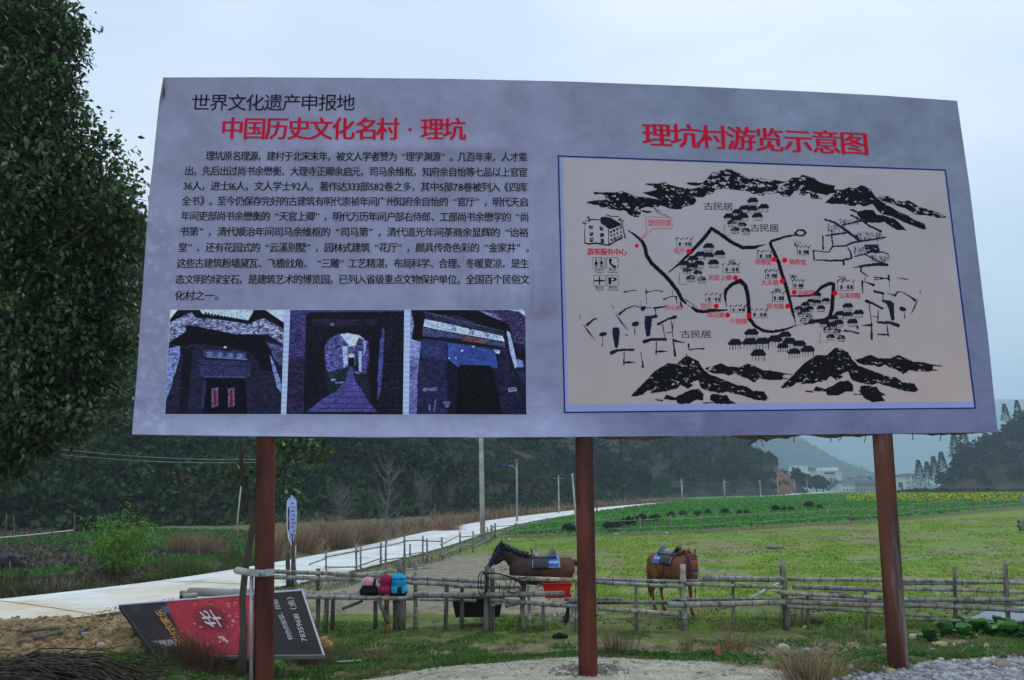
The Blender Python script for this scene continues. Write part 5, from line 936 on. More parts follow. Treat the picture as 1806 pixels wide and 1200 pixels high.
for px, t_, b_, r_, l_, w_ in [(561, 1003, 1093, .045, 0, 1), (708, 988, 1082, .09, 0, 1), (733, 992, 1088, .05, 0, 0), (786, 1035, 1088, .045, 2, 1), (815, 1022, 1078, .04, 0, 1), (430, 1000, 1050, .04, 0, 1)]: pole(px, t_, b_, r_, lfence, Y0 + .35, l_, wood=bool(w_), col=(.19, .18, .16) if w_ else (.33, .33, .30))
for x0, y0, x1, y1, r_, dy in [(413, 1006, 862, 1027, .048, .25), (480, 1018, 862, 1036, .050, .2), (862, 1025, 800, 1024, .03, .4), (840, 1060, 740, 1058, .03, .4), (462, 1045, 520, 1046, .05, .5)]: bamboo('rail', P(x0, y0, Y0 + dy), P(x1, y1, Y0 + dy), r_, lfence)
# coil of dark rope on the fence post
mb = MB()
for cx, cy, rx, ry in ((851, 1030, 8, 22), (853, 1028, 5, 18)): mb.tube([P(cx + rx * math.cos(t * .45), cy + ry * math.sin(t * .45), Y0 - .12) for t in range(15)], .010, 5)
mb.tube([P(850, 1012, Y0 - .13), P(872, 1011, Y0 - .13), P(895, 1016, Y0 - .13), P(912, 1022, Y0 - .13), P(930, 1018, Y0 - .13)], .013, 5)
for k in range(9): x = 868 + k * 8; mb.tube([P(x + rnd.uniform(-3, 3), 1026 + rnd.uniform(-3, 6), Y0 - .1), P(x + rnd.uniform(-5, 6), 1036 + rnd.uniform(-6, 8), Y0 - .12), P(x + rnd.uniform(-8, 8), 1046 + rnd.uniform(-10, 4), Y0 - .1)], .009, 5)
mb.tube([P(890, 1040, Y0 - .1), P(905, 1047, Y0 - .12), P(917, 1040, Y0 - .1)], .009, 5)
o = mb.build('rope_coil', MT['black']); setp(o, 'dark rope and harness straps looped over the post beside the dark horse', 'rope')
# roadside fence
rf = empty('bamboo_fence', (-2, 24, -.8), 'thin crooked bamboo fence running along the road edge down to the bench', 'fence')
RP = [(576, 972, 1016), (629, 960, 1014), (636, 963, 1018), (672, 958, 1000), (680, 957, 1014), (714, 942, 998), (723, 960, 1002), (746, 945, 990), (753, 950, 993), (780, 948, 990), (811, 938, 975), (834, 937, 975), (860, 930, 962), (866, 926, 956), (874, 923, 948), (712, 990, 1030), (733, 994, 1040)]
rp = []
for px, t_, b_ in RP:
    g_ = gp(px, b_); b2 = P(px + rnd.uniform(-1, 1), t_, g_[1]); bamboo('post', g_ - np.array([0, 0, .1]), b2, .0011 * g_[1] + .006, rf, wood=rnd.random() < .5, col=(.24, .22, .19)); rp.append((px, g_, b2))
def at_post(i, f): g_, b2 = rp[i][1], rp[i][2]; return g_ + (b2 - g_) * f
for seq in ([0, 1, 3, 5, 7, 9], [9, 10, 11, 12, 13, 14]):
    for f in (.78, .3):
        for i, j in zip(seq[:-1], seq[1:]):
            a, b = at_post(i, f + rnd.uniform(-.06, .06)), at_post(j, f + rnd.uniform(-.06, .06)); e = (b - a) * .06; bamboo('rail', a - e, b + e, .028, rf, col=(.30, .28, .24))
bamboo('rail', P(545, 996, at_post(0, 0)[1]), at_post(0, .7), .028, rf); bamboo('rail', P(560, 1020, 19), P(760, 1001, 22), .03, rf); bamboo('rail', P(620, 1030, 17.5), P(690, 1003, 21), .03, rf)
# far two-rail fence
ff = empty('bamboo_fence', (14, 46, -.6), 'far two-rail bamboo fence between the pasture and the bright green crop', 'fence')
FP = [(868, 926, 950), (910, 921, 947), (964, 914, 945), (1018, 912, 943), (1072, 913, 941), (1129, 912, 940), (1182, 908, 938), (1237, 908, 936), (1289, 902, 933), (1336, 901, 930), (1378, 904, 926), (1421, 896, 924), (1461, 895, 921), (1501, 891, 919), (1534, 895, 918), (1590, 892, 913), (1610, 890, 911), (1635, 876, 909), (1662, 885, 906), (1690, 880, 904), (1718, 884, 901), (1743, 883, 898), (1771, 876, 896), (1803, 874, 894), (1850, 872, 892)]
fp = []
for px, t_, b_ in FP:
    g_ = gp(px, b_); b2 = P(px + rnd.uniform(-.7, .7), t_, g_[1]); bamboo('post', g_ - np.array([0, 0, .1]), b2, .0008 * g_[1] + .005, ff, wood=rnd.random() < .4, col=(.27, .25, .20)); fp.append((g_, b2))
for f0, off in ((.80, 0), (.35, 0)):
    for i in range(len(fp) - 1):
        (g0, t0), (g1, t1) = fp[i], fp[i + 1]; h = np.mean([t0[2] - g0[2], t1[2] - g1[2]]); a = g0 + np.array([0, -.05, h * f0 + rnd.uniform(-.05, .05)]); b = g1 + np.array([0, -.05, h * f0 + rnd.uniform(-.05, .05)]); e = (b - a) * .05; bamboo('rail', a - e, b + e, .024, ff, col=(.33, .32, .27))
lg = empty('log_stack', gp(1806, 935), 'two cut bamboo logs lying at the right edge of the pasture', 'logs')
for (x0, y0), (x1, y1) in (((1796, 928), (1830, 926)), ((1796, 920), (1830, 918)), ((1800, 934), (1835, 931))): g_ = gp(1806, 936); bamboo('log', P(x0, y0, g_[1]), P(x1, y1, g_[1] + .4), .11, lg, col=(.25, .24, .2))
# concrete pipes beside the road, behind the fallen sign
cp = empty('concrete_pole', gp(360, 1052), 'grey concrete pole lying on the ground behind the fallen sign', 'pole')
mb = MB(); mb.tube([P(334, 1044, 14.6), P(470, 1047, 14.3)], .075, 12); mb.build('shaft', MT['conc'], cp, True)
mb = MB(); mb.tube([P(320, 1053, 14.0), P(345, 1050, 14.4)], .045, 10, col=(.30, .30, .27)); mb.tube([P(319.6, 1053, 13.99), P(320, 1053, 14.0)], .03, 10, col=(.03, .03, .03)); mb.build('pipe_end', MT['gen'], cp, True)
# metal clamp and thin pole on the left post
cl = empty('pipe_clamp', P(462, 1010, 7.0), 'galvanised clamp gripping the left billboard post with a thin steel pipe', 'clamp')
mb = MB(); Yp = P(460, 1010, 7.02)[1]; c0 = P(463, 1010, 7.05); mb.tube([c0 + np.array([0, 0, -.028]), c0 + np.array([0, 0, .028])], .097, 16); mb.build('ring', MT['galv'], cl, True)
mb = MB(); mb.box(P(476, 1010, 6.92), (.075, .012, .058)); mb.box(P(449, 1011, 6.92), (.075, .012, .058)); bevel(mb.build('plate', MT['galv'], cl), .003)
mb = MB(); mb.tube([P(444, 1012, 7.0), P(443, 1100, 7.0), P(443, 1230, 7.0)], .017, 8); mb.build('steel_pipe', MT['galv'], cl, True)
mb = MB(); mb.tube([P(417, 1006, 7.0) , P(444, 1011, 6.98)], .030, 10); 
mb.build('cross_tube', MT['conc'], cl, True)
# ================================================================== TUBS
def tub(name, x0, x1, yt, yb, Y, col, label, depth=.42, rim=.02):
    t = empty(name, P((x0 + x1) / 2, yb, Y + depth / 2), label, 'tub'); a = P(x0, yt, Y); b = P(x1, yt, Y); zt = a[2]; zb = P(x0, yb, Y)[2]; w = (b - a)[0]; cx = (a[0] + b[0]) / 2; cy = Y + depth / 2
    def ring(z, k, sx=0): return [np.array([cx + sx_ * w / 2 * k, cy + sy_ * depth / 2 * k, z]) for sx_, sy_ in ((-1, -1), (1, -1), (1, 1), (-1, 1))]
    mb = MB(); o0 = ring(zb, .86); o1 = ring(zt, 1.0); i0 = ring(zb + .02, .80); i1 = ring(zt, .95); V = o0 + o1 + i0 + i1; Fc = [(0, 3, 2, 1)] + [(k, (k + 1) % 4, 4 + (k + 1) % 4, 4 + k) for k in range(4)] + [(4 + k, 4 + (k + 1) % 4, 12 + (k + 1) % 4, 12 + k) for k in range(4)] + [(12 + k, 12 + (k + 1) % 4, 8 + (k + 1) % 4, 8 + k) for k in range(4)] + [(8, 9, 10, 11)]
    mb.add(V, Fc, col); bevel(mb.build('shell', MT['gen'], t), .012, 2)
    mb = MB(); r_ = ring(zt, 1.03); 
    for k in range(4): mb.tube([r_[k], r_[(k + 1) % 4]], rim, 6, col=tuple(c * .9 for c in col))
    mb.build('rim', MT['gen'], t)
    mb = MB()
    for k in range(7): x = cx - w * .38 + w * .76 * k / 6; mb.box((x, Y - .003 + .03, (zt + zb) / 2), (.012, .03, (zt - zb) * .8), col=tuple(c * .85 for c in col))
    mb.build('rib', MT['gen'], t); return t
tub('plastic_tub', 958.5, 1007.5, 1030, 1056, 15.9, (.72, .018, .012), 'bright red plastic tub standing on the rails under the dark horse')
tub('feed_trough', 797, 887, 1058, 1090, 15.75, (.012, .012, .013), 'big black trough on the sand behind the fence corner post', .6)
# ================================================================== BAGS on the bench
def sculpt(prims, voxel, iters=4, fac=.5):
    """one continuous surface from overlapping tapered lobes"""
    bm = bmesh.new()
    for p0, r0, p1, r1 in prims:
        p0 = np.array(p0, float); p1 = np.array(p1, float); n = 6
        for k in range(n + 1):
            t = k / n; c = p0 + (p1 - p0) * t; r = np.array(r0 if hasattr(r0, '__len__') else (r0,) * 3) * (1 - t) + np.array(r1 if hasattr(r1, '__len__') else (r1,) * 3) * t
            mt_ = Matrix.Translation(Vector(c)) @ Matrix.Diagonal((*r, 1)); bmesh.ops.create_icosphere(bm, subdivisions=2, radius=1, matrix=mt_)
            if np.allclose(p0, p1): break
    me = bpy.data.meshes.new('tmp'); bm.to_mesh(me); bm.free(); o = bpy.data.objects.new('tmp', me); COL.objects.link(o)
    m = o.modifiers.new('r', 'REMESH'); m.mode = 'VOXEL'; m.voxel_size = voxel; s = o.modifiers.new('s', 'SMOOTH'); s.factor = fac; s.iterations = iters
    bpy.context.view_layer.update(); dg = bpy.context.evaluated_depsgraph_get(); me2 = bpy.data.meshes.new_from_object(o.evaluated_get(dg)); bpy.data.objects.remove(o); bpy.data.meshes.remove(me)
    me2.polygons.foreach_set('use_smooth', np.ones(len(me2.polygons), bool)); n = len(me2.vertices); V = np.zeros(n * 3); me2.vertices.foreach_get('co', V); return me2, V.reshape(-1, 3)
def finish(me, name, V, col, m, parent=None, M_=None):
    me.name = name
    if M_ is not None: V = V @ np.array(M_)[:3, :3].T + np.array(M_)[:3, 3]
    me.vertices.foreach_set('co', V.astype(np.float32).ravel()); me.update(); ca = me.color_attributes.new('Col', 'FLOAT_COLOR', 'POINT'); c4 = np.ones((len(V), 4), np.float32); c4[:, :3] = col; ca.data.foreach_set('color', c4.ravel()); me.materials.append(m); return link(bpy.data.objects.new(name, me), parent)
YB = Y0 - .02; sc = YB / F
def bag(cx, yb, w, h, label, colf, bumps=(), lean=0):
    base = P(cx, yb, YB); t = empty('backpack', base, label, 'backpack'); w *= sc; h *= sc
    pr = [((-w * .26, 0, h * .22), (w * .24, .15, h * .24), (w * .26, 0, h * .22), (w * .24, .15, h * .24)), ((lean * w - w * .1, 0, h * .62), (w * .33, .13, h * .33), (lean * w + w * .12, 0, h * .58), (w * .33, .13, h * .33))] + [tuple(b) for b in bumps]
    me, V = sculpt(pr, .022, 3); V[:, 2] = np.maximum(V[:, 2], 0.0); c = colf(V / np.array([w, 1, h])); o = finish(me, 'pack_body', V + base, c, MT['fabric'], t); return t, base, w, h
def c_pink(q):
    c = np.tile([.008, .008, .010], (len(q), 1)); c[(q[:, 2] > .52) & (q[:, 0] < .22)] = [.62, .28, .36]; c[(q[:, 2] > .45) & (q[:, 0] < -.32)] = [.5, .5, .6]; c[(q[:, 2] > .5) & (q[:, 0] > .36)] = [.55, .58, .66]; return c
t, b, w, h = bag(651, 1051, 34, 33, 'black and pink backpack, leftmost of the three bags on the bench', c_pink, lean=.0)
t, b, w, h = bag(680, 1049, 28, 36, 'crimson backpack squeezed between the other two bags', lambda q: np.where((q[:, 0:1] > .15) & (q[:, 2:3] < .4), [[.55, .01, .09]], [[.30, .02, .075]]) + 0 * q[:, :3], lean=.05)
def c_blue(q):
    c = np.tile([.02, .34, .62], (len(q), 1)); c[q[:, 2] < .17] = [.008, .008, .010]; c[q[:, 0] < -.34] = [.010, .010, .014]; c[(np.abs(q[:, 0] - .12) < .10) & (q[:, 2] < .40)] = [.010, .010, .014]; c[(np.abs(q[:, 2] - .70) < .03)] = [.015, .05, .12]; return c
t, b, w, h = bag(702, 1052, 33, 41, 'bright blue and black backpack, rightmost bag on the bench', c_blue)
mb = MB(); mb.tube([b + np.array([-.03, 0, h * .9]), b + np.array([-.02, 0, h * 1.05]), b + np.array([.04, 0, h * 1.06]), b + np.array([.05, 0, h * .92])], .008, 6); mb.build('carry_handle', MT['black'], t)
mb = MB(); mb.tube([b + np.array([-.12, -.12, h * .75]), b + np.array([-.13, -.16, h * .4]), b + np.array([-.1, -.12, h * .1])], .012, 6); mb.build('strap', MT['black'], t)
# ================================================================== HORSES
def horse(label, base, yaw, s, neck_yaw, colf, head_drop=0., hide=None):
    t = empty('horse', base, label, 'horse'); Mt = Matrix.Translation(Vector(base)) @ Matrix.Rotation(yaw, 4, 'Z') @ Matrix.Scale(s, 4)
    def bend(p):          # turn head and neck about the withers, lower the head
        p = np.array(p, float); k = float(np.clip((-.30 - p[0]) / .30, 0, 1)); a = neck_yaw * k; q = p - np.array([-.30, 0, 1.0]); q = np.array([q[0] * math.cos(a) - q[1] * math.sin(a), q[0] * math.sin(a) + q[1] * math.cos(a), q[2]]); r = q + np.array([-.30, 0, 1.0]); r[2] -= head_drop * k
        return r
    hp = lambda *a: bend(a)
    if head_drop:         # head hanging more steeply
        HD = [(hp(-.68, 0, 1.42), .105, hp(-.78, 0, 1.28), .092), (hp(-.78, 0, 1.28), .09, hp(-.82, 0, 1.06), .062), (hp(-.82, 0, 1.06), .06, hp(-.83, 0, .98), .060), (hp(-.69, 0, 1.27), .085, hp(-.76, 0, 1.12), .06)]
    else:
        HD = [(hp(-.70, 0, 1.40), (.10, .075, .10), hp(-.80, 0, 1.27), (.085, .065, .085)), (hp(-.80, 0, 1.27), (.08, .06, .08), hp(-.91, 0, 1.11), (.055, .045, .055)), (hp(-.91, 0, 1.11), (.055, .048, .055), hp(-.94, 0, 1.07), (.052, .045, .052)), (hp(-.69, 0, 1.24), (.085, .055, .08), hp(-.80, 0, 1.14), (.055, .04, .05))]
    pr = [((-.34, 0, 1.0), (.20, .19, .25), (-.08, 0, .99), (.27, .235, .27)), ((-.08, 0, .98), (.27, .24, .28), (.16, 0, .955), (.27, .26, .275)), ((.16, 0, .955), (.27, .26, .275), (.45, 0, 1.04), (.25, .23, .245)), ((.45, 0, 1.04), (.25, .23, .25), (.64, 0, 1.06), (.18, .20, .23)), ((-.17, 0, 1.20), (.14, .06, .11), (-.10, 0, 1.2), (.14, .06, .11)),
          ((-.27, 0, 1.06), (.21, .14, .23), hp(-.45, 0, 1.22), (.15, .10, .17)), (hp(-.45, 0, 1.22), (.15, .10, .17), hp(-.62, 0, 1.36), (.105, .075, .115)), (hp(-.62, 0, 1.36), (.10, .075, .11), hp(-.70, 0, 1.41), (.09, .07, .09))] + HD
    for sy in (-1, 1):
        pr += [((-.30, sy * .12, .95), (.12, .09, .18), (-.24, sy * .13, .76), (.075, .06, .10)), ((-.24, sy * .13, .76), .065, (-.25, sy * .13, .46), .046), ((-.25, sy * .13, .46), .048, (-.25, sy * .13, .40), .044), ((-.25, sy * .13, .40), .036, (-.25, sy * .13, .13), .032), ((-.25, sy * .13, .13), .038, (-.28, sy * .13, .07), .038), ((-.28, sy * .13, .055), (.052, .048, .05), (-.29, sy * .13, .03), (.056, .052, .035)),
               ((.58, sy * .12, 1.0), (.20, .11, .22), (.50, sy * .13, .80), (.15, .09, .14)), ((.50, sy * .13, .78), (.12, .08, .12), (.64, sy * .13, .52), (.06, .05, .07)), ((.66, sy * .13, .50), (.058, .045, .06), (.67, sy * .13, .44), .045), ((.67, sy * .13, .44), .038, (.63, sy * .13, .13), .034), ((.63, sy * .13, .13), .04, (.60, sy * .13, .07), .04), ((.60, sy * .13, .055), (.055, .05, .05), (.59, sy * .13, .03), (.058, .052, .035))]
    me, V = sculpt(pr, .017, 5, .5); c = colf(V, [h for h in HD]); body = finish(me, 'body', V, c, MT['coat'], None)
    body.parent = t; body.matrix_parent_inverse = Matrix.Identity(4)
    V2 = (np.array(Mt)[:3, :3] @ V.T).T; body.data.vertices.foreach_set('co', V2.astype(np.float32).ravel()); body.data.update()
    A = np.array(Mt)[:3, :3]; B0 = np.array(base, float)
    def W_(p): return A @ np.array(p, float) + B0
    mane_c = colf(np.array([[0, 0, -9.0]]), None)[0]
    mb = MB()
    # ears
    for sy in (-1, 1):
        for (dx, e) in ((0, 1),):
            b0 = hp(-.67, sy * .055, 1.48); tip = hp(-.69, sy * .075, 1.60); mb = MB(); mb.tube([W_(b0), W_((b0 + tip) / 2 + np.array([0, sy * .006, 0])), W_(tip)], [.034 * s, .028 * s, .004 * s], 6, col=tuple(colf(np.array([[-.7, 0, 1.45]]), None)[0] * .8), flat=.6); mb.build('ear', MT['coat'], t, True)
    # mane: many overlapping locks along the crest
    mb = MB(); crest = [(-.16, 1.33), (-.28, 1.35), (-.40, 1.395), (-.50, 1.44), (-.60, 1.485), (-.68, 1.515), (-.73, 1.50)]
    for k in range(90):
        u_ = rnd.random() * (len(crest) - 1); i = min(int(u_), len(crest) - 2); f_ = u_ - i; x = crest[i][0] * (1 - f_) + crest[i + 1][0] * f_; z = crest[i][1] * (1 - f_) + crest[i + 1][1] * f_; sy = rnd.choice((-1, -1, 1)); ln = rnd.uniform(.10, .20)
        p0 = hp(x, 0, z - .03); p1 = hp(x + rnd.uniform(-.02, .04), sy * .035, z + .012); p2 = hp(x + rnd.uniform(0, .05), sy * .095, z - ln * .6); mb.tube([W_(p0), W_(p1), W_(p2)], [.020 * s, .022 * s, .006 * s], 5, col=tuple(mane_c * rnd.uniform(.8, 1.4)))
    for k in range(14): 
        y_ = rnd.uniform(-.05, .05); mb.tube([W_(hp(-.68, y_ * .5, 1.52)), W_(hp(-.76, y_, 1.48)), W_(hp(-.83, y_ * 1.2, 1.37))], [.018 * s, .016 * s, .005 * s], 5, col=tuple(mane_c * rnd.uniform(.8, 1.4)))
    mb.build('mane', MT['coat'], t, True)
    mb = MB()
    for k in range(34):
        a = rnd.uniform(0, 6.28); r = rnd.uniform(0, .035); o_ = np.array([math.cos(a) * r, math.sin(a) * r, 0]); L_ = rnd.uniform(.25, .45); mb.tube([W_(np.array([.78, 0, 1.19]) + o_ * .5), W_(np.array([.86, 0, 1.10]) + o_), W_(np.array([.89, 0, .85]) + o_ * 1.6), W_(np.array([.88, 0, L_]) + o_ * 1.3)], [.026 * s, .024 * s, .02 * s, .006 * s], 5, col=tuple(mane_c * rnd.uniform(.8, 1.4)))
    mb.build('tail', MT['coat'], t, True)
    # head: eyes and nostrils
    hf, ht = HD[0][0], HD[2][2]
    ax = (ht - HD[0][0]); ax = ax / np.linalg.norm(ax); kk = neck_yaw; side = np.array([-math.sin(kk), math.cos(kk), 0]); 
    for sy in (-1, 1):
        wd = .075 if head_drop == 0 else .090
        e = HD[0][0] * .45 + HD[0][2] * .55 + side * sy * wd + np.array([0, 0, .02]); mb = MB(); mb.sphere(W_(e), .017 * s, 8, 6, col=(.006, .005, .005)); mb.build('eye', MT['gloss'], t, True)
        nn = ht + side * sy * .035 + ax * .03 + (np.array([math.cos(kk) * -1, math.sin(kk) * -1, 0])) * .03; mb = MB(); mb.sphere(W_(nn), (.012 * s,) * 3, 6, 5, col=(.01, .008, .008)); mb.build('nostril', MT['coat'], t, True)
    # halter
    hc = (.012, .03, .30); mb = MB()
    def hoop(c, r, nrm, w=.010):
        nrm = nrm / np.linalg.norm(nrm); u1 = side; u2 = np.cross(nrm, u1); mb.tube([W_(c + (u1 * math.cos(q * .4833) * r[0] + u2 * math.sin(q * .4833) * r[1])) for q in range(14)], w * s, 5, col=hc, cap=False)
    f_ = 1 if head_drop == 0 else 1.12
    hoop(HD[1][0] * .35 + HD[1][2] * .65, (.066 * f_, .074 * f_), ax, .012); c_t = HD[0][0] + ax * .02; hoop(c_t, (.088 * f_, .115 * f_), ax * 1.0 + np.array([0, 0, .25]), .011)
    for sy in (-1, 1):
        p1 = HD[1][0] * .35 + HD[1][2] * .65 + side * sy * .062 * f_; p0 = c_t + side * sy * .086 * f_; mb.tube([W_(p0), W_((p0 + p1) / 2 + side * sy * .012), W_(p1)], .010 * s, 5, col=hc)
    lead0 = HD[1][2] - np.array([0, 0, .08]); mb.tube([W_(lead0), W_(lead0 - np.array([0, 0, .2])), W_(lead0 - np.array([-.05, 0, .45]))], .009 * s, 5, col=hc)
    mb.build('halter', MT['gen'], t)
    # saddle: its own thing, resting on the back
    sd = empty('saddle', W_((.08, 0, 1.26)), '', 'saddle')
    def drape(name, x0, x1, zl, m, col, th, rad=.285, zfun=None, nx_=14, nt_=22, yb=0):
        mbb = MB(); V = []; Cc = []
        for inner in (0, 1):
            for i in range(nx_ + 1):
                x = x0 + (x1 - x0) * i / nx_
                for j in range(nt_ + 1):
                    a = -zl + 2 * zl * j / nt_; rr = rad + (0 if inner else th); z = .985 + rr * math.cos(a); y = (rr * .93) * math.sin(a); z2 = (zfun(i / nx_, abs(a) / zl) if zfun else 0); V.append(W_((x + .05 * (i / nx_ - .5) * abs(a), y, z + z2))); Cc.append(col(i / nx_, a / zl))
        n0 = (nx_ + 1) * (nt_ + 1); Fc = []
        for i in range(nx_):
            for j in range(nt_):
                a = i * (nt_ + 1) + j; b = a + 1; c = a + nt_ + 2; d = a + nt_ + 1; Fc.append((a, b, c, d)); Fc.append((n0 + a, n0 + d, n0 + c, n0 + b))
        rim = [j for j in range(nt_ + 1)] + [i * (nt_ + 1) + nt_ for i in range(1, nx_ + 1)] + [nx_ * (nt_ + 1) + j for j in range(nt_ - 1, -1, -1)] + [i * (nt_ + 1) for i in range(nx_ - 1, 0, -1)]
        for k in range(len(rim)): a, b = rim[k], rim[(k + 1) % len(rim)]; Fc.append((a, n0 + a, n0 + b, b))
        me_ = bpy.data.meshes.new(name); me_.from_pydata([tuple(v) for v in V], [], Fc); me_.polygons.foreach_set('use_smooth', np.ones(len(Fc), bool)); ca = me_.color_attributes.new('Col', 'FLOAT_COLOR', 'POINT'); c4 = np.ones((len(V), 4), np.float32); c4[:, :3] = Cc; ca.data.foreach_set('color', c4.ravel()); me_.materials.append(MT[m]); return link(bpy.data.objects.new(name, me_), sd)
    def padcol(u, v):
        q = (math.sin(u * 22 + v * 22) > .92) or (math.sin(u * 22 - v * 22) > .92); e = u < .03 or u > .96 or abs(v) > .96
        if .62 < u < .95 and .60 < abs(v) < .80 and (int(u * 60) + int(abs(v) * 30)) % 3: return (.45, .55, .75)
        return (.30, .42, .65) if e else ((.03, .10, .36) if q else (.045, .16, .50))
    drape('saddle_blanket', -.04, .46, 1.30, 'fabric', padcol, .014, .283, nx_=40, nt_=70)
    drape('saddle_flap', -.02, .22, 1.38, 'leather', lambda u, v: (.018, .017, .017), .03, .296)
    drape('seat', -.06, .40, .62, 'leather', lambda u, v: (.055, .06, .07), .035, .305, lambda u, a: (.12 * math.exp(-((u - .95) / .18) ** 2) + .09 * math.exp(-((u - .02) / .12) ** 2)) * (1 - a) ** .7)
    mb = MB(); mb.tube([W_((-.06, -.10, 1.32)), W_((-.09, -.05, 1.42)), W_((-.09, .05, 1.42)), W_((-.06, .10, 1.32))], .012 * s, 6); mb.build('grab_handle', MT['black'], sd, True)
    for sy in (-1, 1):
        mb = MB(); mb.tube([W_((.08, sy * .30, 1.10)), W_((.08, sy * .325, .90)), W_((.08, sy * .32, .76))], .012 * s, 5, col=(.02, .018, .016)); mb.build('stirrup_leather', MT['gen'], sd)
        mb = MB(); c = np.array([.08, sy * .32, .70]); mb.tube([W_(c + np.array([.06 * math.sin(q * .5236), 0, .06 * math.cos(q * .5236)])) for q in range(13)], .008 * s, 5); mb.build('stirrup', MT['galv'], sd)
    return t, sd
MT['coat'] = mat('horse_coat', attr=True, rough=.5, var=.22, scale=7, bump=.08, bscale=60, spec=.35); MT['gloss'] = mat('eye_gloss', attr=True, rough=.15, var=0, bump=0)
MT['leather'] = mat('worn_leather', attr=True, rough=.42, var=.3, scale=9, bump=.1, spec=.5)
def bay(V, hd):
    x, y, z = V.T; c = np.tile([.048, .022, .012], (len(V), 1)); k = sstep(.55, .20, np.hypot((x - .55) / 1.0, (z - .95) / .9)); c = c + k[:, None] * np.array([.062, .022, .006]); k2 = sstep(1.25, 1.42, z) * (x > -.2); c = c * (1 - .3 * k2[:, None]); leg = sstep(.62, .42, z) * (x > -.6); c = c * (1 - leg[:, None]) + leg[:, None] * np.array([.010, .008, .007])
    nk = sstep(-.28, -.55, x); c = c * (1 - .45 * nk[:, None]); mz = sstep(-.89, -.93, x) * (z < 1.16) * (z > .5); c = c * (1 - mz[:, None]) + mz[:, None] * np.array([.10, .042, .018]); c[z < -1] = [.006, .006, .007]; return c
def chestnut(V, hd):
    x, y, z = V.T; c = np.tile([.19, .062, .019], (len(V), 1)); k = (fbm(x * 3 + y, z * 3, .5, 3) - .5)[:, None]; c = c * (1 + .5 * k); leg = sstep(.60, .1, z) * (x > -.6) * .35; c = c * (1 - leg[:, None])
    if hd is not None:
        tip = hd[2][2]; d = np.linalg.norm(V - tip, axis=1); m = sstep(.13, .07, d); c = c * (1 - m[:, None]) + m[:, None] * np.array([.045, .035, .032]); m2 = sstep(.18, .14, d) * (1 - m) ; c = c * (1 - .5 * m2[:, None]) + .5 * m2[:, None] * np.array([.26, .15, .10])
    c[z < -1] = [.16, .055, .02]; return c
YH = 16.3; bx = P(945, 1083, YH); bx[2] = gz(bx[0], YH)
h1, s1 = horse('dark bay horse standing side-on with its head over the fence post', bx, 0.0, 1.0, 0.0, bay); s1['label'] = 'black saddle on a blue quilted blanket on the dark bay horse'
YH2 = 17.1; bx2 = P(1197, 1078, YH2); bx2[2] = gz(bx2[0], YH2)
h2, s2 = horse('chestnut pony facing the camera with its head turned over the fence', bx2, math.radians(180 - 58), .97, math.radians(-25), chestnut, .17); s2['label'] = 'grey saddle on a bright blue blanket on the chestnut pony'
# ================================================================== BIG TREE at the left edge
def leaf_tree_parts(tips, n_per, size, base, parent, name='foliage', nind=0, spread=.16, v=.35, seed=1):
    m = len(tips); C = np.repeat(tips, n_per, 0) + RG.normal(0, spread, (m * n_per, 3)); D = rot_rand(len(C)) * .8 + np.array([0, -.1, -.55]); sz = size * (.7 + .6 * RG.random(len(C)))
    Vb, Fb = leafcards(C, sz, sz * .52, D=D, fold=.18, Nrm=rot_rand(len(C)) * .7 + np.array([0, 0, 1.0])); tc = np.repeat(1.05 + .55 * (RG.random((m, 1)) * 2 - 1), n_per, 0)
    cb = np.array(base) * tc * (1.05 + v * (RG.random((len(C), 1)) * 2 - 1)) * (1 + .12 * (RG.random((len(C), 3)) * 2 - 1)); cb = np.repeat(cb, 4, 0)
    o = npmesh(name, Vb, Fb, MT['leaf'], parent=parent, col=cb); o['kind'] = 'stuff'
    if nind:
        px, py, d = to_px(C); k = np.where((px > -5) & (px < W) & (py > 0))[0]; k = k[np.argsort(C[k, 1])][:nind * 6]; k = RG.permutation(k)[:nind]
        me = None
        for i in k:
            if me is None:
                v0 = np.array([(0, 0, 0), (.26, .45, .05), (0, 1, 0), (-.26, .45, .05)]) * size * 1.15; me_o = npmesh('leaf', v0, np.array([[0, 1, 2], [0, 2, 3]]), MT['leaf'], parent=None, col=np.tile(np.array(base) * 1.25, (4, 1))); me = me_o.data; o = me_o
            else: o = bpy.data.objects.new('leaf', me); COL.objects.link(o)
            o.parent = parent; o.matrix_parent_inverse = parent.matrix_basis.inverted(); dd = Vector(D[i]).normalized(); o.matrix_basis = Matrix.Translation(Vector(C[i] + np.array([0, -.05, 0]))) @ dd.to_track_quat('Y', 'Z').to_matrix().to_4x4()
def branch(mb, p0, p1, r0, r1, wob=.08, n=6, sides=6, col=None):
    p0 = np.array(p0, float); p1 = np.array(p1, float); Ln = np.linalg.norm(p1 - p0); pts = []
    w = np.zeros(3)
    for k in range(n + 1):
        t = k / n; pts.append(p0 + (p1 - p0) * t + w * math.sin(math.pi * t)); w = w + RG.normal(0, wob * Ln / n, 3)
    mb.tube(pts, [r0 * (1 - t) + r1 * t for t in np.linspace(0, 1, n + 1)], sides, col=col); return pts
bt = empty('broadleaf_tree', (-7.8, 9.4, gz(-7.8, 9.4)), 'big dark broadleaf tree filling the left edge beside the billboard', 'tree')
bb = np.array([-7.8, 9.4, gz(-7.8, 9.4)]); mb = MB(); branch(mb, bb - np.array([0, 0, .2]), bb + np.array([.2, .1, 6.5]), .24, .09, .04, 10, 10); mb.build('trunk', MT['bark'], bt, True)
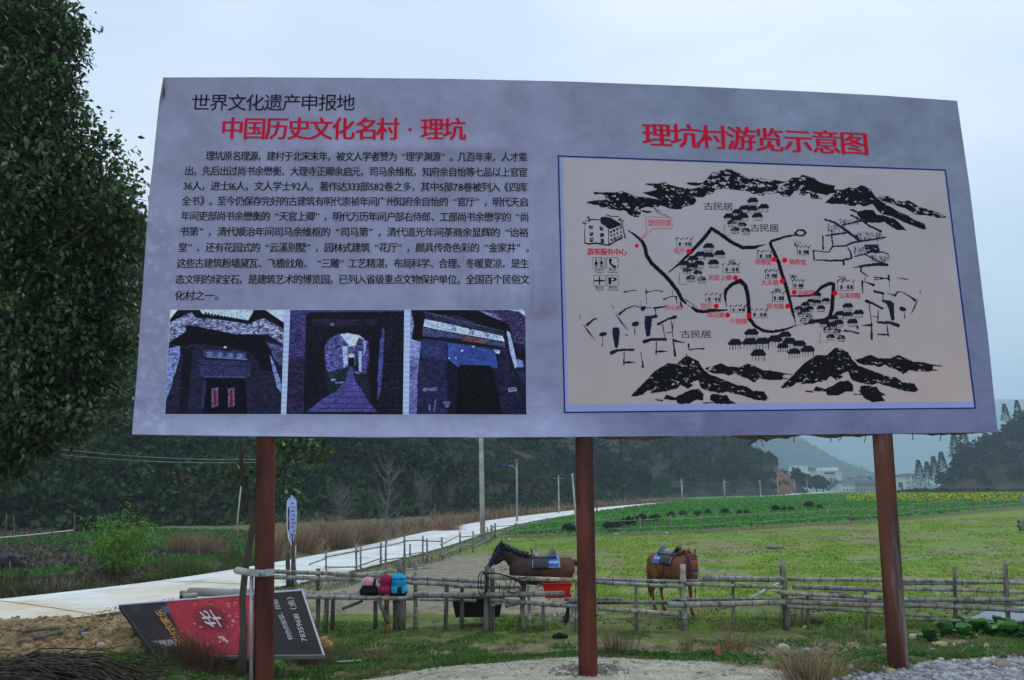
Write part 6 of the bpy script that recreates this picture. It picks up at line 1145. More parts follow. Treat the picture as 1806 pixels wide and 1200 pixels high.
LOB = [(20, 40, 105), (75, 110, 62), (0, 190, 130), (65, 240, 80), (118, 300, 58), (165, 335, 48), (195, 372, 40), (60, 360, 130), (170, 430, 66), (222, 440, 34), (20, 520, 150), (150, 520, 80), (212, 520, 38), (60, 640, 130), (160, 620, 72), (205, 610, 34), (188, 690, 32), (110, 712, 46), (40, 750, 56), (-40, 770, 60), (232, 400, 20), (125, 66, 24), (100, 165, 34), (60, 5, 60), (-60, 300, 120), (-60, 600, 120), (-80, 80, 120), (15, 795, 26), (70, 735, 40), (25, 792, 42), (112, 748, 34), (-15, 815, 40)]
tips = []; tw = MB()
for (px, py, rp) in LOB:
    n = int(5 + rp * rp / 24.0); Yl = 9.6 + rnd.uniform(-.5, .7)
    c = P(px, py, Yl); r = rp * Yl / F; D = rot_rand(n); rr = RG.random(n) ** .45 * np.where(RG.random(n) < .12, 1.3, 1.0); q = c + D * (rr * r)[:, None] * np.array([1, 1.2, 1]); tips.append(q)
    st = bb + np.array([.1, .05, max(.9, min(6.2, (c[2] - bb[2]) * .55 + .6))]); pts = branch(tw, st, c, .05, .018, .10, 7, 5)
    for k in range(min(n // 10, 16)): branch(tw, c + RG.normal(0, r * .2, 3), q[k], .012, .004, .12, 3, 4)
for x_, y_, x2_, y2_ in [(90, 15, 128, 22), (100, 40, 144, 50), (95, 70, 142, 78), (90, 95, 146, 100), (100, 120, 128, 138), (80, 150, 112, 156), (110, 190, 148, 196), (120, 215, 165, 224), (150, 240, 190, 236), (160, 255, 216, 258), (185, 285, 232, 292), (200, 320, 246, 330), (215, 350, 262, 372), (230, 400, 266, 408), (225, 430, 262, 445), (215, 480, 256, 492), (215, 530, 250, 545), (210, 600, 240, 612), (200, 650, 238, 660), (180, 700, 222, 712), (140, 720, 186, 738), (90, 740, 130, 770), (60, 760, 90, 800), (30, 790, 40, 825), (10, 800, 20, 840)]:
    Ye = 9.5 + rnd.uniform(-.4, .5); a_, b_ = P(x_, y_, Ye), P(x2_, y2_, Ye); branch(tw, a_, b_, .010, .003, .08, 4, 4); tips.append(np.array([a_ + (b_ - a_) * f_ + RG.normal(0, .035, 3) for f_ in np.linspace(0, 1, 9)]))
tips = np.concatenate(tips); tw.build('limbs', MT['bark'], bt, True)['kind'] = 'stuff'
leaf_tree_parts(tips, 12, .088, (.045, .090, .032), bt, nind=290, spread=.085, v=.5)
# sapling in front of the left post
YS = 8.9; stt = empty('sapling', P(428, 1150, YS), 'thin crooked sapling just left of the red billboard post', 'tree'); mb = MB(); 
tp = [(426, 1192), (428, 1150), (430, 1110), (427, 1060), (432, 1010), (440, 960), (447, 925), (441, 885), (427, 835), (424, 790), (421, 700), (430, 560)]; mb.tube([P(x, y, YS) for x, y in tp], [.050, .046, .042, .036, .036, .036, .040, .026, .024, .022, .018, .01], 9); mb.build('trunk', MT['bark'], stt, True)
mb = MB(); mb.tube([P(447, 925, YS), P(455, 890, YS + .1), P(470, 862, YS + .2), P(492, 838, YS + .2), P(512, 800, YS + .2), P(545, 782, YS + .1)], [.02, .016, .014, .012, .009, .005], 6); mb.tube([P(492, 838, YS + .2), P(520, 845, YS + .2)], [.008, .004], 5); mb.tube([P(441, 885, YS), P(432, 855, YS - .1), P(420, 835, YS - .2)], [.01, .008, .004], 5); mb.build('branch', MT['bark'], stt, True)
tips = np.array([P(x + rnd.uniform(-9, 9), y + rnd.uniform(-8, 8), YS + rnd.uniform(-.05, .3)) for x, y in [(500, 790), (515, 785), (530, 782), (545, 780), (560, 785), (572, 792), (580, 800), (520, 800), (540, 800), (490, 800), (505, 812), (498, 830), (485, 815), (515, 845), (520, 862), (510, 870), (555, 800), (575, 785), (560, 775), (530, 770), (500, 772), (480, 775), (550, 768), (440, 830), (430, 836), (418, 838), (445, 822), (468, 800), (476, 790), (412, 826)] for _ in range(2)])
leaf_tree_parts(tips, 6, .10, (.045, .10, .022), stt, nind=60, spread=.055)
# small tree stump / bare trees and blossom on the hillside and verge
def bare_tree(px, ybase, ytop, wpx, label, mat_='bare', blossom=None, depth=None, n=110, name='bare_tree', r=None):
    g = gp(px, ybase) if depth is None else P(px, ybase, depth)
    if depth is not None: g[2] = max(g[2], -2)
    Y = g[1]; h = (ybase - ytop) * Y / F; w = wpx * Y / F; t = empty(name, g, label, 'tree'); mb = MB(); r = r or h * .014; tr = branch(mb, g - np.array([0, 0, .2]), g + np.array([0, 0, h * .85]), r, r * .25, .05, 8, 6); mb.build('trunk', MT[mat_], t, True); mb = MB(); ends = []
    for k in range(n):
        s = rnd.random() ** .8; i = int((.25 + .7 * s) * 8); p = tr[min(i, 8)]; a = rnd.random() * 6.28; up = .7 + 1.1 * rnd.random(); L_ = (w * .5) * (.95 - .45 * abs(s - .45)) * (.3 + .7 * rnd.random()); q = p + np.array([math.cos(a) * L_, math.sin(a) * L_, L_ * up]); pts = branch(mb, p, q, r * .34, r * .08, .26, 5, 3); ends.append(q)
        for j in range(3): q2 = pts[2 + j % 2] + RG.normal(0, L_ * .28, 3) + np.array([0, 0, L_ * .15]); branch(mb, pts[2 + j % 2], q2, r * .14, r * .05, .1, 2, 3); ends.append(q2)
    o = mb.build('crown', MT[mat_], t)
    if blossom is not None:
        E = np.repeat(np.array(ends), 5, 0) + RG.normal(0, w * .04, (len(ends) * 5, 3)); Vb, Fb = leafcards(E, .12, .12); o = npmesh('blossom', Vb, Fb, MT['blade'], parent=t, col=colors(len(E), blossom, .2)); o['kind'] = 'stuff'
    return t
bare_tree(681, 962, 800, 80, 'tallest bare tree beside the road with a thin straight trunk', n=60)
bare_tree(600, 948, 850, 80, 'wide low bare tree behind the dry grass left of the tallest one', n=80)
bare_tree(745, 925, 832, 62, 'bare bushy tree right of the tallest bare tree', n=90)
bare_tree(795, 905, 850, 48, 'small grey bare tree beside the concrete utility pole', n=60)
bare_tree(628, 905, 815, 50, 'faint bare tree standing behind the wide low one', n=50)
bare_tree(95, 868, 835, 46, 'small pale blossom tree on the lower tea slope at the left', depth=62, blossom=(.32, .27, .28), n=60)
bare_tree(10, 850, 795, 40, 'pale thin bare tree under the big tree at the left edge', depth=60, n=40)
bare_tree(1335, 790, 756, 60, 'bare spiky tree on the red earth crest under the billboard', mat_='bark', depth=265, n=50)
# ================================================================== SHRUBS along the far fence
ORD = ['first', 'second', 'third', 'fourth', 'fifth', 'sixth', 'seventh', 'eighth', 'ninth', 'tenth', 'eleventh', 'twelfth', 'thirteenth', 'fourteenth', 'fifteenth', 'sixteenth', 'seventeenth', 'eighteenth', 'nineteenth', 'twentieth']
SH = [(1002, 944, 13), (1072, 941, 12), (1090, 938, 12), (1110, 934, 13), (1133, 929, 13), (1153, 925, 11), (1182, 915, 8), (1203, 914, 8), (1231, 913, 7), (1249, 910, 7), (1279, 910, 8), (1304, 910, 6), (1318, 909, 6), (1368, 906, 9), (1383, 904, 6), (1396, 903, 6), (1431, 901, 10), (1447, 900, 6)]
for k, (px, py, rp) in enumerate(SH):
    g = gp(px, py); r = rp * g[1] / F; t = empty('shrub', g, 'dark evergreen shrub by the far fence, %s in the row counted from the left' % ORD[k], 'shrub', 'dark shrubs along the far fence')
    m = 5; Pc = g + np.stack([RG.normal(0, r * .24, m), RG.normal(0, r * .24, m), r * (.65 + .45 * RG.random(m))], 1); v, f, c_ = clumps(Pc, np.full(m, r * .62), 90, r * .2, (.028, .052, .026), .3, 1.0); npmesh('foliage', v, f, MT['leaf'], parent=t, col=c_)
    mb = MB(); mb.tube([g - np.array([0, 0, .05]), g + np.array([0, 0, r * .5])], r * .07, 5); mb.build('stem', MT['bark'], t)
# conifers on the right hill and trees before the village
def conifer(px, ybase, ytop, Y, label, col=(.020, .040, .024), wide=.30):
    g = P(px, ybase, Y); h = (ybase - ytop) * Y / F; t = empty('conifer', g, label, 'tree', 'conifers on the right hill'); mb = MB(); mb.tube([g - np.array([0, 0, 1.5]), g + np.array([0, 0, h * .95])], [h * .02, h * .004], 6); mb.build('trunk', MT['bark'], t)
    n = 700; u = RG.random(n) ** .8; a = RG.random(n) * 6.28; rad = h * wide * (1 - u) * (.35 + .65 * np.abs(np.sin(u * 26 + a))) * (.5 + .5 * RG.random(n)) + h * .01; C = g + np.stack([np.cos(a) * rad, np.sin(a) * rad, h * (.06 + .94 * u)], 1); D = np.stack([np.cos(a), np.sin(a), -.35 + 0 * a], 1); Vb, Fb = leafcards(C, h * .085, h * .035, D=D + .4 * rot_rand(n)); o = npmesh('crown', Vb, Fb, MT['farleaf'], parent=t, col=colors(n, col, .4))
for (px, yb, yt, lb) in [(1623, 850, 812, 'spiky conifer standing lowest, leftmost on the right hill'), (1638, 850, 815, 'slim conifer next to the lowest one on the right hill'), (1650, 848, 806, 'taller conifer third from the left on the right hill'), (1664, 840, 798, 'conifer half hidden beside the bushy middle of the right slope'),
        (1687, 810, 764, 'tall conifer breaking the skyline right of the third post'), (1702, 800, 752, 'topmost conifer just under the lower edge of the billboard'), (1775, 745, 712, 'conifer on the skyline right of the billboard corner'), (1797, 738, 706, 'conifer on the skyline at the right edge of the picture')]: conifer(px, yb, yt, 262, lb)
for k, (px, yb, yt, w, lb) in enumerate([(1424, 866, 838, 11, 'dark round tree in front of the tall white village block'), (1440, 866, 842, 12, 'dark broad tree left of the white factory'), (1452, 866, 848, 8, 'small dark tree touching the white factory'), (1413, 862, 842, 9, 'dark tree below the red earth bank')]):
    Y = 330; g = P(px, yb, Y); h = (yb - yt) * Y / F; r = w * Y / F; t = empty('village_tree', g, lb, 'tree'); mb = MB(); mb.tube([g - np.array([0, 0, 1]), g + np.array([0, 0, h * .5])], .25, 6); mb.build('trunk', MT['bark'], t); m = 7; Pc = g + np.stack([RG.normal(0, r * .35, m), RG.normal(0, r * .3, m), h * (.35 + .4 * RG.random(m))], 1); v, f, c_ = clumps(Pc, np.full(m, r * .6), 60, 1.3, (.022, .042, .024), .3, 1.0); npmesh('crown', v, f, MT['farleaf'], parent=t, col=c_)
# ================================================================== POLES, LAMPS, WIRES
def upole(px, yb, label, h, r, lean=0., mat_='conc', depth=None, name='utility_pole', bar=True):
    g = gp(px, yb) if depth is None else P(px, yb, depth); t = empty(name, g, label, 'pole'); mb = MB(); top_ = g + np.array([lean * h, 0, h]); mb.tube([g - np.array([0, 0, .4]), top_], [r, r * .62], 12, col=(.5, .5, .5)); mb.build('shaft', MT[mat_], t, True)
    if bar: mb = MB(); mb.box(top_ - np.array([0, 0, .35]), (1.2, .08, .08)); mb.build('crossarm', MT['galv'], t)
    return g, top_
g, tp_ = upole(852, 957, 'thick pale concrete utility pole between the road and the dark horse', 9.5, .145, -.02)
upole(986, 906, 'thin utility pole beyond the road bend, left of the middle billboard post', 5.2 * gp(986, 906)[1] / 110, .10)
g = gp(1019, 944); upole(1019, 944, 'pale leaning pole just left of the middle billboard post', 104 * g[1] / F, .07, -.07, bar=False)
upole(1053, 905, 'thin dark pole just right of the middle billboard post', 60 * gp(1053, 905)[1] / F, .07, bar=False, mat_='bark')
upole(417, 931, 'thin leaning pole in the vegetable field behind the sapling', 70 * gp(417, 931)[1] / F, .06, .05, bar=False)
for px, yb, yt, lb in [(1342, 879, 848, 'thin pole beside the far road, left of the red earth bank'), (1373, 876, 847, 'thin pole in front of the red earth bank'), (1402, 874, 846, 'thin pole right of the red earth bank'), (1425, 873, 847, 'thin pole in front of the dark village trees')]:
    Yd = {1342: 190, 1373: 220, 1402: 245, 1425: 262}[px]; upole(px, yb, lb, (yb - yt) * Yd / F, .13, depth=Yd, bar=True)
def lamp(px, yb, yt, side, label, armpx, Yd=None):
    g = gp(px, yb) if Yd is None else P(px, yb, Yd); Y = g[1]; h = (yb - yt) * Y / F; t = empty('street_lamp', g, label, 'street lamp', 'solar street lamps along the road'); mb = MB(); mb.tube([g - np.array([0, 0, .3]), g + np.array([0, 0, h])], [.085 * Y / 55, .055 * Y / 55], 10); mb.build('pole', MT['galv'], t, True)
    a = armpx * Y / F; z = h * .85; mb = MB(); mb.tube([g + np.array([0, 0, z - .1 * h * .3]), g + np.array([side * a * .4, 0, z + h * .035]), g + np.array([side * a, 0, z + h * .055])], .035 * Y / 55, 6); mb.build('arm', MT['galv'], t, True)
    mb = MB(); mb.box(g + np.array([side * (a + .15), 0, z + h * .055]), (.7 * Y / 60, .22, .07), col=(.02, .06, .5)); bevel(mb.build('lamp_head', MT['gen'], t), .02); mb = MB(); mb.box(g + np.array([0, 0, h * .99]), (a * .5, .4, .04), col=(.25, .27, .3)); mb.build('bracket', MT['gen'], t)
lamp(912, 921, 814, -1, 'street lamp nearest the camera with a blue head on its left arm', 17); lamp(1204, 892, 846, -1, 'street lamp in the middle of the road stretch right of the centre post', 8, 128); lamp(1279, 886, 847, 1, 'farther street lamp with its arm to the right', 9, 150)
for k, (a_, b_, Yw, sg) in enumerate([((-30, 774), (470, 810), 34, .5), ((-30, 785), (470, 815), 34.5, .5), ((-30, 846), (850, 840), 38, .9), ((455, 822), (1013, 842), 42, .9), ((455, 835), (912, 836), 44, .6), ((1013, 842), (1204, 852), 90, .8)]):
    A = P(*a_, Yw); Bp = P(*b_, Yw + 6); pts = [A + (Bp - A) * t + np.array([0, 0, -sg * 4 * t * (1 - t) * .6]) for t in np.linspace(0, 1, 20)]; mb = MB(); mb.tube(pts, .008, 4); o = mb.build('power_line', MT['conc' if k in (0, 1) else 'black']); setp(o, ['upper of the two wires crossing under the big tree at the left', 'lower of the two wires crossing under the big tree at the left', 'long sagging wire running to the concrete pole', 'wire from behind the left post to the leaning pole', 'wire from behind the left post to the nearest street lamp', 'far wire between the leaning pole and the middle street lamp'][k], 'wire')
# ================================================================== VILLAGE
MT['wall'] = mat('white_render', attr=True, rough=.9, var=.12, scale=.3, bump=0); MT['tile'] = mat('grey_roof_tiles', attr=True, rough=.85, var=.3, scale=1.2, bump=.3)
def building(px0, px1, yt, yb, Y, label, roof='flat', st=3, nw=4, dep=9., wc=(.66, .68, .70), rc=(.09, .10, .115), cat_='house'):
    a, b = P(px0, yb, Y), P(px1, yt, Y); w = b[0] - a[0]; h = b[2] - a[2]; base = np.array([(a[0] + b[0]) / 2, Y + dep / 2, a[2]]); t = empty('white_house', base, label, cat_); mb = MB(); mb.box(base + np.array([0, 0, h / 2 - 2]), (w, dep, h + 4), col=wc); mb.build('wall', MT['wall'], t)
    if roof == 'gable':
        e = .6; z0 = h + .02; hr = min(w, dep) * .22; mb = MB(); x0, x1 = base[0] - w / 2 - e, base[0] + w / 2 + e; y0, y1 = base[1] - dep / 2 - e, base[1] + dep / 2 + e; zz = base[2] + z0; V = [(x0, y0, zz), (x1, y0, zz), (x1, y1, zz), (x0, y1, zz), (x0, base[1], zz + hr), (x1, base[1], zz + hr)]; mb.add(V, [(0, 1, 5, 4), (2, 3, 4, 5), (0, 4, 3), (1, 2, 5), (0, 3, 2, 1)], rc); mb.build('roof', MT['tile'], t)
    else:
        mb = MB(); mb.box(base + np.array([0, 0, h + .25]), (w + .5, dep + .5, .5), col=(.5, .53, .58)); mb.build('roof_slab', MT['wall'], t)
    for i in range(st):
        for j in range(nw):
            x = base[0] - w / 2 + w * (j + .5) / nw; z = base[2] + h * (i + .45) / st; mb = MB(); mb.box((x, Y - .04, z), (w / nw * .42, .12, h / st * .42), col=(.07, .09, .12)); o = mb.build('window', MT['gen'], t); 
            if w / nw > 2.2: mb = MB(); mb.box((x, Y - .15, z - h / st * .25), (w / nw * .52, .18, .12), col=(.5, .5, .5)); mb.build('sill', MT['gen'], t)
    return t, base, w, h
VH = [(1405, 1425, 822, 866, 405, 'tall plain white block at the left end of the village', 'flat', 1, 1, (.72, .74, .78)), (1427, 1439, 832, 866, 425, 'white house with stepped top behind the dark village trees', 'gable', 3, 2, (.66, .68, .72)), (1437, 1452, 828, 866, 440, 'pale house with a dark roof left of the factory', 'gable', 4, 2, (.58, .62, .66)),
  (1486, 1507, 852, 868, 380, 'low white house with pale roof right of the factory', 'gable', 2, 4, (.70, .72, .74)), (1488, 1500, 848, 866, 410, 'small white house behind the low one right of the factory', 'gable', 2, 2, (.66, .68, .72)), (1511, 1562, 853, 867, 385, 'long two-storey house with a dark roof left of the third post', 'gable', 2, 9, (.40, .44, .48)),
  (1508, 1524, 846, 866, 420, 'white gabled house behind the left end of the long house', 'gable', 2, 2, (.72, .73, .76)), (1526, 1541, 843, 866, 430, 'white gabled house behind the middle of the long house', 'gable', 3, 3, (.70, .72, .76)), (1543, 1566, 845, 866, 425, 'white house behind the right end of the long house', 'gable', 3, 3, (.68, .7, .74)),
  (1580, 1596, 843, 866, 390, 'plain white wall of the house just right of the third post', 'flat', 1, 1, (.72, .74, .78)), (1593, 1603, 840, 864, 415, 'narrow white house second right of the third post', 'gable', 3, 2, (.62, .66, .7)), (1602, 1613, 838, 862, 425, 'white house at the foot of the conifers', 'gable', 3, 2, (.7, .72, .76))]
for v_ in VH: building(v_[0], v_[1], v_[2], v_[3], v_[4], v_[5], v_[6], v_[7], v_[8], wc=v_[9])
t, base, w, h = building(1453, 1484, 832, 867, 400, 'big white factory with a blue band and a slanting blue conveyor', 'flat', 1, 1, 14, cat_='factory')
mb = MB(); mb.box(base + np.array([-w * .12, -7.2, h * .92]), (w * .55, .5, h * .08), col=(.05, .12, .30)); mb.build('blue_band', MT['gen'], t); mb = MB(); mb.box(base + np.array([w * .05, 0, h + 1.2]), (w * .8, 9, 2), col=(.7, .72, .75)); mb.build('roof_house', MT['wall'], t)
mb = MB(); A = P(1458, 864, 388); Bp = P(1475, 849, 388); mb.tube([A, Bp], 1.0, 4, col=(.06, .12, .28)); mb.build('conveyor', MT['gen'], t)
for k in range(7):
    mb = MB(); mb.box(base + np.array([-w * .42 + w * .84 * k / 6, -7.06, h * .42]), (.5, .2, h * .8), col=(.55, .58, .62)); mb.build('pilaster', MT['wall'], t)
# ================================================================== FALLEN SIGN
_yb = gp(276, 1162)[1]; S_TL, S_TR, S_BL = P(212, 1069, _yb + .85), P(533, 1043, _yb + 1.85), P(276, 1160, _yb - .02)
s_n = np.cross(S_TR - S_TL, S_BL - S_TL); s_n /= np.linalg.norm(s_n)
if s_n[1] > 0: s_n = -s_n
def S(px, py, off=0.):
    px = np.asarray(px, float); py = np.asarray(py, float); d = _f * F + CR * (px - W / 2)[..., None] + CU * (H / 2 - py)[..., None]; t = ((S_TL - CAMP) @ s_n) / (d @ s_n); return CAMP + d * t[..., None] + s_n * off
sg = empty('fallen_sign', S(420, 1160), 'red and black advertising sign lying tilted in the weeds behind the sapling', 'sign')
def signcol(x, y):
    p = Paint(x, y); p.fill((26, 26, 30)); n = fbm(x, y, 26, 4)
    p.c = p.c * (1 + .9 * (n - .5))[..., None]; p.poly([(292, 1062), (478, 1047), (480, 1150), (345, 1160), (318, 1120)], (176, 30, 52), 1, 1, tex=.10, ts=16, soft_=4); p.poly([(338, 1088), (342, 1078), (352, 1072), (366, 1069), (382, 1072), (396, 1080), (404, 1092), (404, 1104), (394, 1114), (376, 1118), (356, 1114), (342, 1102)], (122, 14, 34), 1, .8, soft_=6)
    p.poly([(268, 1132), (300, 1128), (318, 1140), (300, 1141), (280, 1136)], (190, 188, 190), 2, .85, soft_=3); p.poly([(225, 1070), (250, 1068), (248, 1080), (235, 1079)], (60, 66, 72), 3, .6, soft_=8); p.poly([(284, 1072), (296, 1068), (300, 1080), (290, 1084)], (90, 110, 140), 2, .7, soft_=4); p.poly([(470, 1048), (480, 1047), (480, 1150), (470, 1150)], (150, 26, 44), 1, .8, soft_=2)
    p.line((368, 1063), (400, 1115), 1.6, (22, 14, 16)); p.line((306, 1120), (335, 1140), 3, (150, 90, 60), .6); p.line((330, 1110), (352, 1135), 2.5, (170, 120, 80), .5)
    for k in range(46):
        rx = np.random.RandomState(k); cx = rx.uniform(300, 470); cy = rx.uniform(1062, 1148); 
        if k < 26: cx = rx.uniform(392, 432); cy = rx.uniform(1062, 1110)
        p.line((cx, cy), (cx + rx.uniform(1, 4), cy + rx.uniform(-.4, .4)), rx.uniform(.8, 1.8), (200, 190, 190), .85)
    for k in range(14): rx = np.random.RandomState(k + 90); cx = rx.uniform(383, 402); cy = rx.uniform(1122, 1133); p.line((cx, cy), (cx + 2, cy + 1), 2.2, (205, 205, 210), .9)
    return np.clip(p.c, .001, 1)
tl, tr, br, bl = [np.array(q, float) for q in ((212, 1069), (533, 1043), (571, 1157), (276, 1160))]; u = np.linspace(0, 1, 260)[None, :, None]; v = np.linspace(0, 1, 100)[:, None, None]; Q = (1 - v) * ((1 - u) * tl + u * tr) + v * ((1 - u) * bl + u * br); cc_ = signcol(Q[..., 0], Q[..., 1]).reshape(-1, 3) * .80 * (.50 + .60 * fbm(Q[..., 0], Q[..., 1], 7, 4).reshape(-1, 1)); i = np.arange(259 * 99); r = i // 259; c = i % 259; a = r * 260 + c
npmesh('sign_face', S(Q[..., 0], Q[..., 1], .004).reshape(-1, 3), np.stack([a, a + 260, a + 261, a + 1], 1), MT['print'], parent=sg, col=np.clip(cc_, 0, .9), smooth=True)
def sbeam(p0, p1, w, d, nm, col):
    a = S(*p0, -.012); b = S(*p1, -.012); dz = b - a; Ln = np.linalg.norm(dz); z = dz / Ln; x = s_n; y = np.cross(z, x); R = np.stack([x, y, z], 1); mb = MB(); mb.box((a + b) / 2, (d, w, Ln), R, col=col); bevel(mb.build(nm, MT['gen'], sg), .003)
sbeam((210, 1068), (535, 1041.5), .03, .05, 'frame_bar', (.42, .45, .60)); sbeam((533, 1043), (571, 1157), .025, .05, 'frame_bar', (.40, .42, .46)); sbeam((211, 1069), (276, 1160), .02, .05, 'frame_bar', (.03, .03, .035)); sbeam((276, 1160), (571, 1157), .02, .05, 'frame_bar', (.2, .2, .2))
def sign_text(text, p0, p1, gh, upv, colr, style=1, off=.012, nm='lettering'):
    V, Fs, w = layout(text, style); s = V[:, 0] / w; up = V[:, 1] / EM_H * gh; px = p0[0] + (p1[0] - p0[0]) * s + upv[0] * up; py = p0[1] + (p1[1] - p0[1]) * s + upv[1] * up; mb = MB(); mb.add(S(px, py, off) + s_n * V[:, 2:3], Fs, colr); o = mb.build(nm, MT['ink'], sg); o['kind'] = 'stuff'; o['label'] = 'painted lettering on the fallen sign'
sign_text('78359681（余）', (537, 1133), (511, 1055), 11.5, (-1, .07), (.42, .42, .43)); sign_text('特色农家菜、住宿', (513, 1130), (484, 1059), 9, (-1, .07), (.34, .34, .36), 2)
sign_text('理坑农家乐', (321, 1141), (279, 1077), 15, (-1, .08), lin(170, 40, 40), 2, .010); sign_text('理坑农家乐', (321, 1141), (279, 1077), 14, (-1, .08), lin(176, 150, 96), 0, .014)
sign_text('华', (384, 1108), (364, 1078), 30, (-1, .08), (.42, .42, .43), 2)
# ================================================================== FLAG
gf = gp(518, 1037); Yf = gf[1]; fl = empty('banner_flag', gf, 'slim blue and white feather flag on a pole behind the left post', 'flag'); mb = MB(); mb.tube([gf - np.array([0, 0, .1]), P(516, 960, Yf), P(511, 866, Yf)], [.02, .016, .010], 6); mb.build('pole', MT['black'], fl)
Q = [(506, 884), (514, 873), (523, 880), (524, 910), (522, 940), (514, 963), (508, 950), (505, 915)]; nq = len(Q); Vf = [P(x, y, Yf - .02 + .03 * math.sin(y * .08)) for x, y in Q] + [P(x, y, Yf - .01 + .03 * math.sin(y * .08)) for x, y in Q]
mb = MB(); mb.add(Vf, [tuple(range(nq)), tuple(range(2 * nq - 1, nq - 1, -1))] + [(k, (k + 1) % nq, nq + (k + 1) % nq, nq + k) for k in range(nq)], (.40, .50, .80)); mb.build('cloth', MT['fabric'], fl)
mb = MB(); mb.tube([P(507, 884, Yf - .03), P(506, 920, Yf - .03), P(509, 948, Yf - .03), P(514, 962, Yf - .03)], .012, 5, col=(.75, .76, .85)); mb.tube([P(509, 895, Yf - .035), P(509, 935, Yf - .035)], .02, 4, col=(.02, .03, .10)); mb.build('hem', MT['gen'], fl)
for k in range(9): 
    mb = MB(); x, y = 516 + (k % 2) * 2, 888 + k * 7; mb.box(P(x, y, Yf - .06), (.05 + .02 * (k % 3), .01, .035), col=[(.03, .08, .35), (.30, .10, .2), (.04, .14, .45)][k % 3]); mb.build('printed_mark', MT['gen'], fl)
wd = empty('timber_offcuts', gp(512, 1036), 'upright boards and a stump leaning beside the flag pole', 'timber')
for x0, y0, x1, y1, r_, c_ in [(508, 1035, 508, 975, .06, (.08, .075, .065)), (520, 1010, 512, 965, .04, (.24, .18, .10)), (516, 1036, 518, 962, .05, (.07, .07, .075)), (522, 1038, 521, 962, .022, (.5, .52, .55))]: bamboo('board', P(x0, y0, Yf - .1), P(x1, y1, Yf - .1), r_, wd, wood=True, col=c_)
# ================================================================== ROCKS, GRAVEL, CLODS
ico = bmesh.new(); bmesh.ops.create_icosphere(ico, subdivisions=1, radius=1); IV = np.array([v.co[:] for v in ico.verts]); IF = np.array([[v.index for v in f.verts] for f in ico.faces]); ico.free()
def rocks(C, size, base, v=.25, flat=.65, name='gravel', hue=.05):
    n = len(C); nv = len(IV); sc_ = np.asarray(size)[:, None, None] * (.7 + .6 * RG.random((n, 1, 3))) * np.array([1, 1, flat]); J = IV[None] * (1 + .75 * (RG.random((n, nv, 1)) - .5)); a = RG.random(n) * 6.28; R = np.zeros((n, 3, 3)); R[:, 0, 0] = np.cos(a); R[:, 0, 1] = -np.sin(a); R[:, 1, 0] = np.sin(a); R[:, 1, 1] = np.cos(a); R[:, 2, 2] = 1
    V = np.einsum('nij,nkj->nki', R, J * sc_) + C[:, None, :]; Fc = (IF[None] + (np.arange(n) * nv)[:, None, None]).reshape(-1, 3); cb = np.repeat(np.array(base) * (1 + v * (RG.random((n, 1)) * 2 - 1)) * (1 + hue * (RG.random((n, 3)) * 2 - 1)), nv, 0); return npmesh(name, V.reshape(-1, 3), Fc, MT['rock'], col=cb)
def inpoly(n, poly, y0, y1, pxr, extra=None, off=0):
    x, y = scatter(n, y0, y1, 0, 1, pxr); C = onground(x, y); px, py, d = to_px(C); k = poly_inside(px + 14 * (fbm(x, y, .5, 3) - .5) * 2, py + 8 * (fbm(x + 9, y, .4, 3) - .5) * 2, poly)
    if extra is not None: k &= extra(x, y)
    C = C[k]; C[:, 2] += off; return C
GR = [(1440, 1300), (1470, 1200), (1530, 1190), (1600, 1178), (1650, 1166), (1806, 1160), (2000, 1158), (2100, 1300)]
C = inpoly(26000, GR, 5.8, 9.2, (1380, 1960)); C = C[:5200]; o = rocks(C, .010 + .028 * RG.random(len(C)) ** 2, (.30, .31, .335), .35, .75); setp(o, 'blue-grey crushed gravel spilling over the bottom right corner', 'gravel', kind='stuff')
C = inpoly(60000, GM, 5.6, 9.3, (380, 1560)); C = C[:9000]; o = rocks(C, .004 + .010 * RG.random(len(C)) ** 2, (.40, .385, .32), .35, .7); setp(o, 'fine pale gravel covering the foreground mound', 'gravel', kind='stuff')
DP = [(-60, 1105), (150, 1078), (250, 1066), (300, 1060), (300, 1120), (262, 1140), (200, 1150), (-60, 1172)]
C = inpoly(30000, DP, 7.2, 15, (-80, 330), lambda x, y: x < -2.2); C = C[:5200]; o = rocks(C, .010 + .048 * RG.random(len(C)) ** 4, (.27, .195, .10), .35, .7, hue=.08); setp(o, 'loose tan clods of earth heaped beside the road', 'soil clods', kind='stuff')
C = inpoly(9000, [(300, 1110), (600, 1095), (900, 1090), (1806, 1100), (1806, 1200), (-50, 1210)], 7.3, 13, (0, 1806)); C = C[:1300]; o = rocks(C, .008 + .022 * RG.random(len(C)) ** 2, (.26, .24, .20), .4, .6); setp(o, 'scattered small stones in the worn grass', 'stones', kind='stuff')
